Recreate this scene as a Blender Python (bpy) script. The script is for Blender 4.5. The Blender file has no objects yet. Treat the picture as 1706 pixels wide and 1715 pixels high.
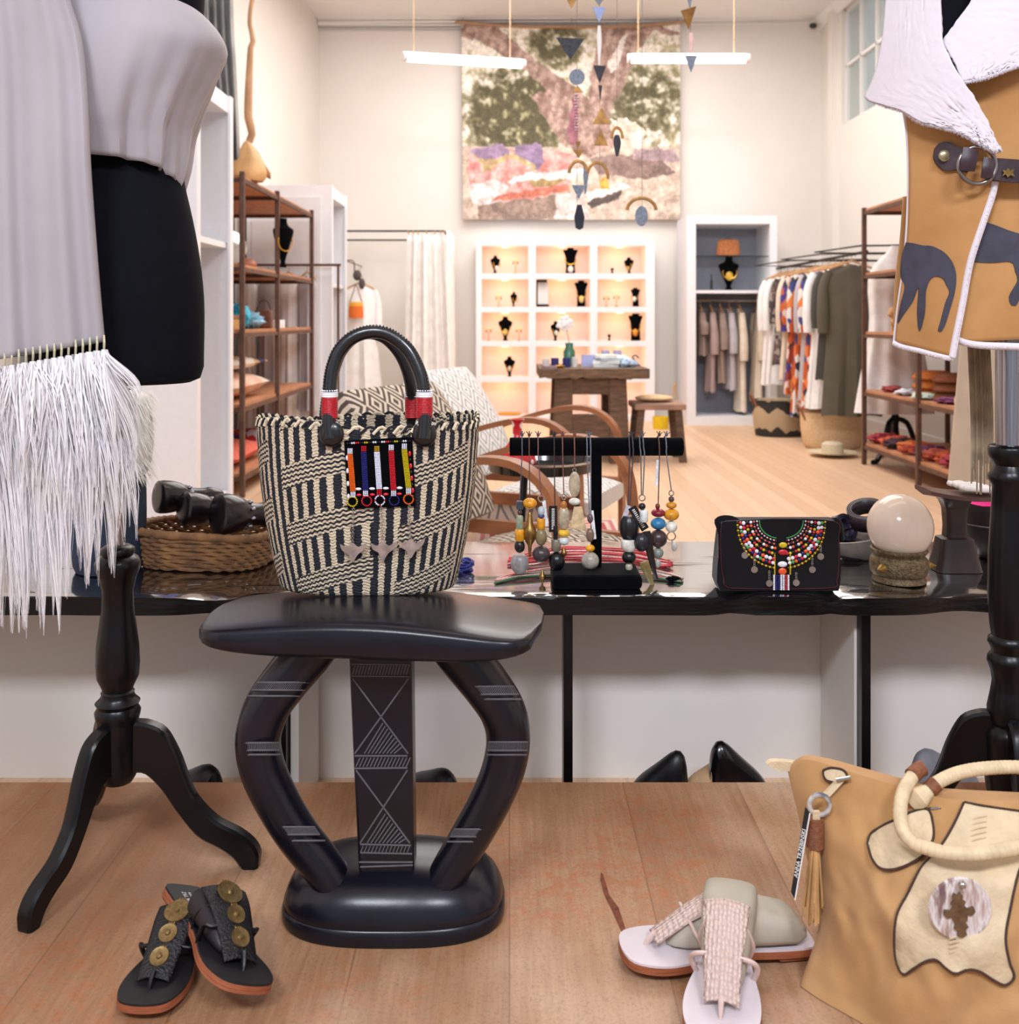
import bpy, bmesh, math, random
import numpy as np
from mathutils import Vector, Matrix, noise, geometry
S = bpy.context.scene
COL = S.collection
random.seed(7)
PI = math.pi
F, CX, HY, ZC = 1700.0, 853.0, 535.0, 1.0      # lens in pixels of the 1706 px frame, principal column, horizon row, eye height
# ---------------------------------------------------------------- camera
cam = bpy.data.cameras.new('camera'); camo = bpy.data.objects.new('camera', cam); COL.objects.link(camo)
camo.location = (0, 0, ZC); camo.rotation_euler = (PI/2, 0, 0)
cam.sensor_fit = 'HORIZONTAL'; cam.sensor_width = 36; cam.lens = 36*F/1706
cam.shift_y = -(857.5-HY)/1706; cam.clip_start = .05
cam.dof.use_dof = True; cam.dof.focus_distance = 1.72; cam.dof.aperture_fstop = 7.0
S.camera = camo
# ---------------------------------------------------------------- world, view
w = bpy.data.worlds.new('sky'); S.world = w; w.use_nodes = True
wb = w.node_tree.nodes['Background']; wb.inputs[0].default_value = (.86, .92, 1, 1); wb.inputs[1].default_value = .36
S.view_settings.view_transform = 'Standard'; S.view_settings.look = 'None'; S.view_settings.gamma = 1
S.view_settings.use_curve_mapping = False; S.view_settings.exposure = 0.0
# ---------------------------------------------------------------- lights: display lamps, window daylight, added ceiling fill
def area(name, loc, rot, sx, sy, power, col=(1, 1, 1)):
    l = bpy.data.lights.new(name, 'AREA'); l.shape = 'RECTANGLE'; l.size = sx; l.size_y = sy; l.energy = power; l.color = col
    o = bpy.data.objects.new(name, l); o.location = loc; o.rotation_euler = rot; COL.objects.link(o); return o
area('ceiling_fill_light', (.6, 8.1, 3.95), (0, 0, 0), 3.2, 2.4, 150, (1, .975, .95))  # ceiling area lights added out of view to brighten the closed room
area('ceiling_fill_light', (.6, 5.2, 3.95), (0, 0, 0), 3.2, 1.6, 85, (1, .97, .94))
area('ceiling_fill_light', (.3, 2.6, 3.95), (0, 0, 0), 3.0, .5, 16, (1, .9, .8))
area('window_display_lamp', (-1.0, -1.9, 3.7), (math.radians(47), 0, math.radians(-10)), 1.0, .5, 118, (.87, .91, 1))
area('window_display_lamp', (1.1, -1.9, 3.7), (math.radians(47), 0, math.radians(10)), 1.0, .5, 108, (.87, .91, 1))
area('shop_window_daylight', (0, -1.2, 1.6), (math.radians(84), 0, 0), 4.4, 2.4, 8, (.8, .87, 1))
def P(x, y, Y): return Vector(((x-CX)/F*Y, Y, ZC-(y-HY)/F*Y))
# ---------------------------------------------------------------- materials
def lin(c):
    c = c/255.0
    return c/12.92 if c <= .04045 else ((c+.055)/1.055)**2.4
def C4(rgb): return (lin(rgb[0]), lin(rgb[1]), lin(rgb[2]), 1)
MATS = {}
def newmat(name):
    m = bpy.data.materials.new(name); m.use_nodes = True
    nt = m.node_tree; return m, nt, nt.nodes['Principled BSDF']
def nd(nt, t, **kw):
    n = nt.nodes.new(t)
    for k, v in kw.items(): setattr(n, k, v)
    return n
def mth(nt, op, a, b=None, c=None):
    n = nd(nt, 'ShaderNodeMath', operation=op)
    for i, v in enumerate((a, b, c)):
        if v is None: continue
        if isinstance(v, (int, float)): n.inputs[i].default_value = v
        else: nt.links.new(v, n.inputs[i])
    return n.outputs[0]
def mixc(nt, fac, a, b):
    n = nd(nt, 'ShaderNodeMix', data_type='RGBA')
    if isinstance(fac, (int, float)): n.inputs[0].default_value = fac
    else: nt.links.new(fac, n.inputs[0])
    for i, v in ((6, a), (7, b)):
        if isinstance(v, tuple): n.inputs[i].default_value = v
        else: nt.links.new(v, n.inputs[i])
    return n.outputs[2]
def coords(nt, kind='Object', scale=(1, 1, 1), rot=(0, 0, 0)):
    tc = nd(nt, 'ShaderNodeTexCoord'); mp = nd(nt, 'ShaderNodeMapping')
    mp.inputs['Scale'].default_value = scale; mp.inputs['Rotation'].default_value = rot
    nt.links.new(tc.outputs[kind], mp.inputs[0]); return mp.outputs[0]
def ntex(nt, vec, scale, detail=4, rough=.55):
    n = nd(nt, 'ShaderNodeTexNoise'); n.inputs['Scale'].default_value = scale; n.inputs['Detail'].default_value = detail
    n.inputs['Roughness'].default_value = rough; nt.links.new(vec, n.inputs['Vector']); return n.outputs['Fac']
def ramp(nt, fac, stops, const=False):
    r = nd(nt, 'ShaderNodeValToRGB'); cr = r.color_ramp
    if const: cr.interpolation = 'CONSTANT'
    while len(cr.elements) < len(stops): cr.elements.new(.5)
    for e, (p, c) in zip(cr.elements, stops): e.position = p; e.color = c if len(c) == 4 else (*c, 1)
    nt.links.new(fac, r.inputs[0]); return r.outputs[0]
def bumpn(nt, b, h, strength, dist=.002):
    n = nd(nt, 'ShaderNodeBump'); n.inputs['Strength'].default_value = strength; n.inputs['Distance'].default_value = dist
    nt.links.new(h, n.inputs['Height']); nt.links.new(n.outputs[0], b.inputs['Normal'])
def M(name, rgb, rough=.6, metal=0, var=.12, vs=25, bump=0, bs=200, bd=.001, stretch=(1, 1, 1), coat=0, sheen=0, spec=.5, rgb2=None, alpha=1):
    if name in MATS: return MATS[name]
    m, nt, b = newmat(name); MATS[name] = m
    c = C4(rgb); b.inputs['Roughness'].default_value = rough; b.inputs['Metallic'].default_value = metal
    b.inputs['Coat Weight'].default_value = coat; b.inputs['Sheen Weight'].default_value = sheen
    b.inputs['Specular IOR Level'].default_value = spec; b.inputs['Alpha'].default_value = alpha
    v = coords(nt, scale=stretch)
    f = ntex(nt, v, vs)
    if rgb2: a, z = c, C4(rgb2)
    else: a = tuple(min(1, x*(1-var)) for x in c[:3])+(1,); z = tuple(min(1, x*(1+var)) for x in c[:3])+(1,)
    nt.links.new(ramp(nt, f, [(.32, a), (.68, z)]), b.inputs['Base Color'])
    if bump: bumpn(nt, b, ntex(nt, v, bs, 3), bump, bd)
    return m
def emis(name, rgb, strength):
    m, nt, b = newmat(name); b.inputs['Emission Color'].default_value = C4(rgb); b.inputs['Emission Strength'].default_value = strength
    b.inputs['Base Color'].default_value = C4(rgb); return m
# ---------------------------------------------------------------- mesh building
ORI = {}
def rs(pts, n):                                        # resample a polyline (any dimension) to n points, smoothly
    p = [Vector(q) for q in pts]
    if len(p) == 2: return [p[0].lerp(p[1], i/(n-1)) for i in range(n)]
    L = [0]
    for a, b in zip(p, p[1:]): L.append(L[-1]+(b-a).length)
    out = []
    for i in range(n):
        t = L[-1]*i/(n-1); k = 0
        while k < len(p)-2 and L[k+1] < t: k += 1
        u = (t-L[k])/max(1e-9, L[k+1]-L[k]); u = min(1, max(0, u))
        a, b = p[k], p[k+1]; pa = p[k-1] if k else a*2-b; pb = p[k+2] if k+2 < len(p) else b*2-a
        q = .5*((2*a)+(b-pa)*u+(2*pa-5*a+4*b-pb)*u*u+(3*a-pa-3*b+pb)*u**3)
        out.append(q)
    return out
def v2(pts): return [Vector((a, b)) for a, b in pts]
class MB:
    def __init__(s): s.v = []; s.f = []; s.uv = {}; s.mi = []; s.cur = 0
    def add(s, vs, fs, uvs=None):
        o = len(s.v); s.v += [Vector(x) for x in vs]
        for k, f in enumerate(fs):
            s.f.append([i+o for i in f]); s.mi.append(s.cur)
            if uvs: s.uv[len(s.f)-1] = [uvs[i] for i in f]
        return s
    def box(s, c, d, rz=0, m=None):
        x, y, z = d[0]/2, d[1]/2, d[2]/2
        vs = [Vector((a*x, b*y, e*z)) for a, b, e in ((-1,-1,-1),(1,-1,-1),(1,1,-1),(-1,1,-1),(-1,-1,1),(1,-1,1),(1,1,1),(-1,1,1))]
        R = m if m is not None else Matrix.Rotation(rz, 3, 'Z')
        return s.add([R@q+Vector(c) for q in vs], [(0,3,2,1),(4,5,6,7),(0,1,5,4),(1,2,6,5),(2,3,7,6),(3,0,4,7)])
    def b2(s, lo, hi): return s.box([(a+b)/2 for a, b in zip(lo, hi)], [abs(b-a) for a, b in zip(lo, hi)])
    def tube(s, pts, r, n=10, cap=True, sm=0, flat=1, up=None):
        P_ = [Vector(p) for p in pts]
        if sm: P_ = rs(P_, sm)
        R = r if isinstance(r, (list, tuple)) else [r]*len(P_)
        if len(R) != len(P_): R = [x[0] for x in rs([(a, 0) for a in R], len(P_))]
        vs = []; fs = []; prev = None; m = len(P_)
        for i, p in enumerate(P_):
            t = (P_[min(i+1, m-1)]-P_[max(i-1, 0)])
            t = t.normalized() if t.length > 1e-9 else Vector((0, 0, 1))
            if prev is None:
                prev = Vector(up) if up else (Vector((0, 1, 0)) if abs(t.y) < .9 else Vector((1, 0, 0)))
            a = (prev-t*prev.dot(t)); a = a.normalized() if a.length > 1e-6 else t.orthogonal().normalized(); b = t.cross(a); prev = a
            for k in range(n):
                th = 2*PI*k/n; vs.append(p+(a*math.cos(th)*flat+b*math.sin(th))*R[i])
        for i in range(m-1):
            for k in range(n):
                k2 = (k+1) % n; fs.append((i*n+k, i*n+k2, (i+1)*n+k2, (i+1)*n+k))
        if cap: fs.append(tuple(range(n-1, -1, -1))); fs.append(tuple((m-1)*n+k for k in range(n)))
        return s.add(vs, fs)
    def lathe(s, prof, c=(0, 0, 0), n=28, ex=1, ey=1, m=None, sm=0):   # prof: (r, z) pairs
        pr = [tuple(q) for q in rs([(a, b) for a, b in prof], sm)] if sm else prof
        vs = []; fs = []; uv = []
        for i, (r, z) in enumerate(pr):
            for k in range(n+1):
                th = 2*PI*k/n; q = Vector((max(r, 0)*ex*math.cos(th), max(r, 0)*ey*math.sin(th), z))
                vs.append((m@q if m is not None else q)+Vector(c)); uv.append((k/n, i/(len(pr)-1)))
        for i in range(len(pr)-1):
            for k in range(n): a = i*(n+1)+k; fs.append((a, a+1, a+n+2, a+n+1))
        return s.add(vs, fs, uv)
    def ell(s, c, r, n=16, m=None):
        if isinstance(r, (int, float)): r = (r, r, r)
        k = max(6, n//2); return s.lathe([(math.sin(PI*i/k), -math.cos(PI*i/k)) for i in range(k+1)], c, n, 1, 1, (m if m is not None else Matrix.Identity(3)) @ Matrix.Diagonal(r))
    def grid(s, rows, closed=False, uvs=None):
        n = len(rows[0]); vs = [q for r in rows for q in r]; fs = []
        for i in range(len(rows)-1):
            for k in range(n if closed else n-1):
                k2 = (k+1) % n; fs.append((i*n+k, i*n+k2, (i+1)*n+k2, (i+1)*n+k))
        uv = [(k/(n-1), i/(len(rows)-1)) for i in range(len(rows)) for k in range(n)]
        return s.add(vs, fs, uvs or uv)
    def prism(s, poly, h0, h1, m=None, c=(0, 0, 0)):      # polygon in xy, extruded in z
        vs = [Vector((a, b, h)) for h in (h0, h1) for a, b in poly]; n = len(poly)
        if m is not None: vs = [m@q for q in vs]
        vs = [q+Vector(c) for q in vs]
        return s.add(vs, [tuple(range(n-1, -1, -1)), tuple(range(n, 2*n))]+[(i, (i+1) % n, n+(i+1) % n, n+i) for i in range(n)])
    def torus(s, c, R, r, n=24, k=8, m=None):
        pts = [Vector((R*math.cos(2*PI*i/n), R*math.sin(2*PI*i/n), 0)) for i in range(n)]
        vs = []; fs = []
        for i, p in enumerate(pts):
            d = p.normalized()
            for j in range(k):
                th = 2*PI*j/k; q = p+d*r*math.cos(th)+Vector((0, 0, r*math.sin(th))); vs.append((m@q if m is not None else q)+Vector(c))
        for i in range(n):
            for j in range(k): fs.append((i*k+j, ((i+1) % n)*k+j, ((i+1) % n)*k+(j+1) % k, i*k+(j+1) % k))
        return s.add(vs, fs)
    def build(s, name, mt, parent=None, smooth=True, bevel=0, solid=0, sub=0, ang=40, recalc=True, off=1):
        me = bpy.data.meshes.new(name); o = bpy.data.objects.new(name, me); COL.objects.link(o)
        O = ORI.get(parent.name, Vector()) if parent else Vector()
        me.from_pydata([q-O for q in s.v], [], s.f)
        if s.uv:
            ul = me.uv_layers.new(name='UVMap')
            for p in me.polygons:
                if p.index in s.uv:
                    for li, u in zip(p.loop_indices, s.uv[p.index]): ul.data[li].uv = u
        for x in (mt if isinstance(mt, (list, tuple)) else [mt]): me.materials.append(x)
        if any(s.mi): me.polygons.foreach_set('material_index', s.mi)
        if recalc:
            bm = bmesh.new(); bm.from_mesh(me); bmesh.ops.remove_doubles(bm, verts=bm.verts, dist=1e-6)
            bmesh.ops.recalc_face_normals(bm, faces=bm.faces); bm.to_mesh(me); bm.free()
        if smooth:
            me.polygons.foreach_set('use_smooth', [True]*len(me.polygons))
            try: me.set_sharp_from_angle(angle=math.radians(ang))
            except Exception: pass
        if solid:
            d = o.modifiers.new('solid', 'SOLIDIFY'); d.thickness = solid; d.offset = off
        if bevel:
            d = o.modifiers.new('bevel', 'BEVEL'); d.width = bevel; d.segments = 2; d.limit_method = 'ANGLE'; d.angle_limit = math.radians(35)
        if sub:
            d = o.modifiers.new('sub', 'SUBSURF'); d.levels = sub; d.render_levels = sub
        if parent: o.parent = parent; ORI[o.name] = O
        return o
def tag(o, label, cat, group=None):
    o['label'] = label; o['category'] = cat
    if group: o['group'] = group
    return o
def thing(name, label, cat, loc, group=None):
    o = bpy.data.objects.new(name, None); COL.objects.link(o); o.empty_display_size = .05
    o.location = loc; ORI[o.name] = Vector(loc); return tag(o, label, cat, group)
def struct(o): o['kind'] = 'structure'; return o
def copy_tree(o, loc=None, rz=None, parent=None):
    c = o.copy(); COL.objects.link(c); ORI[c.name] = ORI.get(o.name, Vector())
    if parent: c.parent = parent
    if loc is not None: c.location = loc
    if rz is not None: c.rotation_euler = (0, 0, rz)
    for ch in list(o.children): copy_tree(ch, parent=c)
    return c
def loftpx(A, B, n, m, Yf, add=None):                  # sheet between two pixel curves, laid out at true depth Yf(x, y)
    a, b = rs(v2(A), m), rs(v2(B), m); rows = []
    for j in range(m):
        row = []
        for i in range(n):
            q = a[j].lerp(b[j], i/(n-1)); Y = Yf(q.x, q.y)+(add(i/(n-1), j/(m-1)) if add else 0)
            row.append(P(q.x, q.y, Y))
        rows.append(row)
    return rows
def inpoly(x, y, poly):
    c = False; n = len(poly); j = n-1
    for i in range(n):
        xi, yi = poly[i]; xj, yj = poly[j]
        if (yi > y) != (yj > y) and x < (xj-xi)*(y-yi)/(yj-yi+1e-12)+xi: c = not c
        j = i
    return c
def patch(poly, Yf, th=.001, cuts=3):                  # applique cut to a polygon, following a curved surface Yf(x, y)
    pl = [(float(q[0]), float(q[1])) for q in poly]; n0 = len(pl); pts = [Vector(q) for q in pl]
    xs = [q[0] for q in pl]; ys = [q[1] for q in pl]; st = max(max(xs)-min(xs), max(ys)-min(ys))/(2**(cuts+2)); y = min(ys)+st*.5; r = 0
    while y < max(ys):
        x = min(xs)+st*(.5 if r % 2 else .25)
        while x < max(xs):
            if inpoly(x, y, pl) and min((x-a)**2+(y-b_)**2 for a, b_ in pl) > (st*.3)**2: pts.append(Vector((x, y)))
            x += st
        y += st; r += 1
    vo, eo, fo, *_ = geometry.delaunay_2d_cdt(pts, [(i, (i+1) % n0) for i in range(n0)], [], 0, 1e-5)
    fo = [f for f in fo if inpoly(sum(vo[i].x for i in f)/len(f), sum(vo[i].y for i in f)/len(f), pl)]
    n = len(vo); front = [P(q.x, q.y, Yf(q.x, q.y)) for q in vo]; back = [q+Vector((0, th, 0)) for q in front]
    cnt = {}
    for f in fo:
        for a, b_ in zip(f, list(f[1:])+[f[0]]): k = (min(a, b_), max(a, b_)); cnt[k] = cnt.get(k, 0)+1
    mb = MB(); mb.add(front+back, [tuple(f) for f in fo]+[tuple(n+i for i in reversed(f)) for f in fo]+[(a, b_, n+b_, n+a) for (a, b_), c in cnt.items() if c == 1]); return mb
def smoothpoly(pts, n): return [tuple(q) for q in rs(v2(list(pts)+[pts[0]]), n+1)[:-1]]
def text(body, size, mt, m4, parent, name='lettering', ext=.0002):
    c = bpy.data.curves.new(name, 'FONT'); c.body = body; c.size = size; c.extrude = ext; c.align_x = 'CENTER'; c.align_y = 'CENTER'; c.resolution_u = 3
    q = bpy.data.objects.new('tmp_text', c); COL.objects.link(q); bpy.context.view_layer.update()
    me = bpy.data.meshes.new_from_object(q.evaluated_get(bpy.context.evaluated_depsgraph_get())); bpy.data.objects.remove(q)
    O = ORI.get(parent.name, Vector()); me.transform(Matrix.Translation(-O) @ m4); me.materials.clear(); me.materials.append(mt)
    o = bpy.data.objects.new(name, me); COL.objects.link(o); o.parent = parent; ORI[o.name] = O; return o
# ---------------------------------------------------------------- shared materials
white_paint = M('white_paint', (236, 233, 230), .55, var=.02, vs=3, bump=.05, bs=60)
wall_paint = M('wall_paint', (230, 223, 216), .75, var=.03, vs=1.2, bump=.05, bs=80)
cab_white = M('cabinet_white', (232, 232, 236), .45, var=.02)
cab_grey = M('cabinet_grey_inside', (150, 152, 164), .6, var=.05)
black_gloss = M('black_lacquer', (12, 12, 15), .2, var=.3, vs=12, bump=.1, bs=40, coat=.2)
black_satin = M('black_painted_wood', (9, 9, 12), .3, var=.3, vs=14, bump=.1, bs=60, spec=.32)
black_velvet = M('black_velvet', (5, 5, 7), .95, var=.3, vs=60, sheen=.03, spec=.05)
chrome = M('steel', (190, 188, 186), .18, 1, var=.05)
rust = M('rusted_steel', (98, 72, 60), .55, .5, var=.25, vs=18)
raw_wood = M('shelf_wood', (184, 128, 92), .6, var=.2, vs=6, stretch=(8, 1, 1))
dark_wood = M('reclaimed_timber', (96, 72, 54), .7, var=.4, vs=5, stretch=(2, 2, 14), bump=.5, bs=30, bd=.004)
dark_wood_h = M('reclaimed_timber_top', (104, 80, 60), .65, var=.4, vs=5, stretch=(2, 14, 14), bump=.5, bs=30, bd=.004)
brass = M('aged_brass', (150, 118, 66), .38, .9, var=.3, vs=60, bump=.3, bs=400)
gold = M('gold', (226, 176, 66), .25, .9, var=.1)
black_leather = M('black_leather', (13, 12, 16), .4, spec=.4, var=.3, vs=50, bump=.35, bs=350, bd=.0006)
# ================================================================ setting
XL0, XL1, XR, YB, ZT = -2.36, -1.95, 3.19, 10.4, 4.06
def XL(Y): return XL0+(XL1-XL0)*(Y-5)/(YB-5)
def floor_mat(name, plank, c1, c2, worn=0):
    m, nt, b = newmat(name); b.inputs['Roughness'].default_value = .42
    tc = nd(nt, 'ShaderNodeTexCoord'); sx = nd(nt, 'ShaderNodeSeparateXYZ'); nt.links.new(tc.outputs['Object'], sx.inputs[0])
    X = sx.outputs[0]; q = mth(nt, 'DIVIDE', X, plank); fl = mth(nt, 'FLOOR', q); fr = mth(nt, 'FRACT', q)
    wn = nd(nt, 'ShaderNodeTexWhiteNoise', noise_dimensions='1D'); nt.links.new(fl, wn.inputs['W'])
    v = coords(nt, scale=(30, 1.6, 1)); g = ntex(nt, v, 4, 6, .65)
    f = mth(nt, 'ADD', mth(nt, 'MULTIPLY', g, .75), mth(nt, 'MULTIPLY', wn.outputs['Value'], .3))
    col = ramp(nt, f, [(.25, C4(c1)), (.75, C4(c2))])
    gapw = .45 if worn else .14
    gap = mth(nt, 'LESS_THAN', mth(nt, 'ABSOLUTE', mth(nt, 'SUBTRACT', fr, .5)), .5-.004/plank*(.35 if worn else 1))
    col = mixc(nt, mth(nt, 'MULTIPLY', mth(nt, 'SUBTRACT', 1, gap), gapw), col, C4((92, 60, 40)))
    if worn:
        v2_ = coords(nt, scale=(1, 1, 1)); big = ntex(nt, v2_, 3.2, 3, .5); fine = ntex(nt, v2_, 38, 6, .75)
        msk = mth(nt, 'MULTIPLY', ramp(nt, big, [(.46, (0, 0, 0)), (.56, (1, 1, 1))]), ramp(nt, fine, [(.46, (0, 0, 0)), (.58, (1, 1, 1))]))
        col = mixc(nt, mth(nt, 'MULTIPLY', msk, .6), col, C4((172, 100, 58)))
        pale = ntex(nt, coords(nt, scale=(1, .6, 1)), 2.1, 4, .6)
        col = mixc(nt, mth(nt, 'MULTIPLY', ramp(nt, pale, [(.5, (0, 0, 0)), (.68, (1, 1, 1))]), .7), col, C4((212, 182, 156)))
        drk = ntex(nt, v2_, 1.6, 3, .5)
        col = mixc(nt, mth(nt, 'MULTIPLY', ramp(nt, drk, [(.46, (0, 0, 0)), (.66, (1, 1, 1))]), .65), col, C4((116, 78, 54)))
        sp = ntex(nt, coords(nt, scale=(1, 1, 1)), 240, 3, .7); col = mixc(nt, mth(nt, 'MULTIPLY', ramp(nt, sp, [(.5, (0, 0, 0)), (.7, (1, 1, 1))]), .35), col, C4((96, 64, 46)))
        b.inputs['Roughness'].default_value = .5
    nt.links.new(col, b.inputs['Base Color']); bumpn(nt, b, g, .12, .002); return m
fm = floor_mat('pale_floor_boards', .085, (204, 166, 132), (224, 190, 158))
struct(MB().b2((-4, -1, -.1), (XR+.3, YB+.2, 0)).build('floor', fm, smooth=False))
pm = floor_mat('worn_plywood', .205, (146, 106, 74), (182, 142, 108), 1)
o = MB().b2((-2.3, -1, 0.001), (2.6, 1.842, .16)).build('trim_1', pm, smooth=False); struct(o)
# gouges worn into the display platform
gm = M('floor_gouge', (112, 58, 36), .8, var=.4, vs=80)
poly = [(1006, 1462), (1010, 1466), (1020, 1500), (1036, 1522), (1048, 1560), (1060, 1600), (1056, 1602), (1040, 1560), (1026, 1528), (1012, 1500), (1005, 1474)]
def onplat(x, y, z=.16, e=.0012): Y = (ZC-z)*F/(y-HY); return Vector(((x-CX)/F*Y, Y, z+e))
mb = MB(); mb.add([onplat(x, y) for x, y in poly], [tuple(range(len(poly)))]); struct(mb.build('trim_2', gm))
struct(MB().b2((-4, -1, ZT), (XR+.3, YB+.2, ZT+.1)).build('ceiling', white_paint, smooth=False))
struct(MB().b2((-3, YB, 0), (XR+.2, YB+.12, ZT)).build('wall_back', wall_paint, smooth=False))
mb = MB(); a, b_ = Vector((XL(-1), -1, 0)), Vector((XL(YB), YB, 0)); d = Vector((-.12, 0, 0))
vs = [a, b_, b_+d, a+d]; vs = vs+[q+Vector((0, 0, ZT)) for q in vs]
mb.add(vs, [(0,1,2,3),(4,7,6,5),(0,4,5,1),(1,5,6,2),(2,6,7,3),(3,7,4,0)]); struct(mb.build('wall_left', wall_paint, smooth=False))
# right wall with its row of high windows
wins = [(6.15, 7.0), (7.35, 9.75)]; z0, z1 = 2.86, 3.98
mb = MB(); mb.b2((XR, -1, 0), (XR+.18, YB, z0)).b2((XR, -1, z1), (XR+.18, YB, ZT))
e = [-1]+[k for w_ in wins for k in w_]+[YB]
for i in range(0, len(e), 2): mb.b2((XR, e[i], z0), (XR+.18, e[i+1], z1))
struct(mb.build('wall_right', wall_paint, smooth=False))
m, nt, b = newmat('obscured_window_glass'); b.inputs['Roughness'].default_value = .25; b.inputs['Transmission Weight'].default_value = .9; b.inputs['IOR'].default_value = 1.1
b.inputs['Base Color'].default_value = (.93, .98, .95, 1); gls = m
for i, (a, c) in enumerate(wins):
    root = bpy.data.objects.new(f'window_{i+1}', None); COL.objects.link(root); root.location = (XR+.06, a, z0); ORI[root.name] = Vector(root.location); struct(root)
    mb = MB(); n = max(2, round((c-a)/.4))
    for k in range(n+1): y = a+(c-a)*k/n; mb.b2((XR+.04, max(a, y-.012), z0), (XR+.1, min(c, y+.012), z1))
    for z in (z0, (z0+z1)/2, z1-.03): mb.b2((XR+.04, a, z), (XR+.1, c, z+.03))
    mb.build('window_frame', white_paint, root, smooth=False)
    MB().b2((XR+.066, a, z0), (XR+.072, c, z1)).build('glass', gls, root, smooth=False)
# foliage outside the windows
random.seed(3)
# cornice and skirting
prof = [(0, 0), (.09, 0), (.09, -.02), (.06, -.05), (.03, -.075), (.02, -.1), (0, -.1)]
mb = MB()
mb.add([Vector((x, YB-p, ZT+q)) for x in (XL(YB), XR) for p, q in prof], [tuple(k+i for k in (0, 1))+(8+i-1+0, 7+i) for i in range(6)]); struct(mb.build('trim_3', white_paint))
mb = MB(); mb.add([Vector((XR-p, y, ZT+q)) for y in (-1, YB) for p, q in prof], [(i, i+1, 8+i, 7+i) for i in range(6)]); struct(mb.build('trim_4', white_paint))
struct(MB().b2((XL(YB), YB-.02, 0), (XR, YB, .12)).build('baseboard_back', white_paint, smooth=False))
struct(MB().b2((XR-.02, -1, 0), (XR, YB, .12)).build('baseboard_right', white_paint, smooth=False))
mb = MB(); a, c = Vector((XL(1.9), 1.9, 0)), Vector((XL(YB), YB, 0)); k = Vector((.02, 0, 0))
vs = [a, c, c+k, a+k]; mb.add(vs+[q+Vector((0, 0, .12)) for q in vs], [(0,1,2,3),(4,7,6,5),(0,4,5,1),(1,5,6,2),(2,6,7,3),(3,7,4,0)]); struct(mb.build('baseboard_left', white_paint, smooth=False))
# right wall pier seam (slim boxed pier left of the corner)
struct(MB().b2((XR-.06, 9.85, 0), (XR, 9.99, ZT)).build('trim_5', wall_paint, smooth=False))
t = thing('security_sensor', 'small dark sensor in the corner under the ceiling right of the hanging canvas', 'sensor', (3.08, 10.3, 3.98))
MB().ell((3.08, 10.3, 3.98), (.04, .03, .03), 12).build('sensor_lens', M('dark_plastic', (50, 48, 48), .4), t); MB().b2((3.06, 10.31, 3.975), (3.1, 10.4, 3.985)).build('bracket', white_paint, t)

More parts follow.
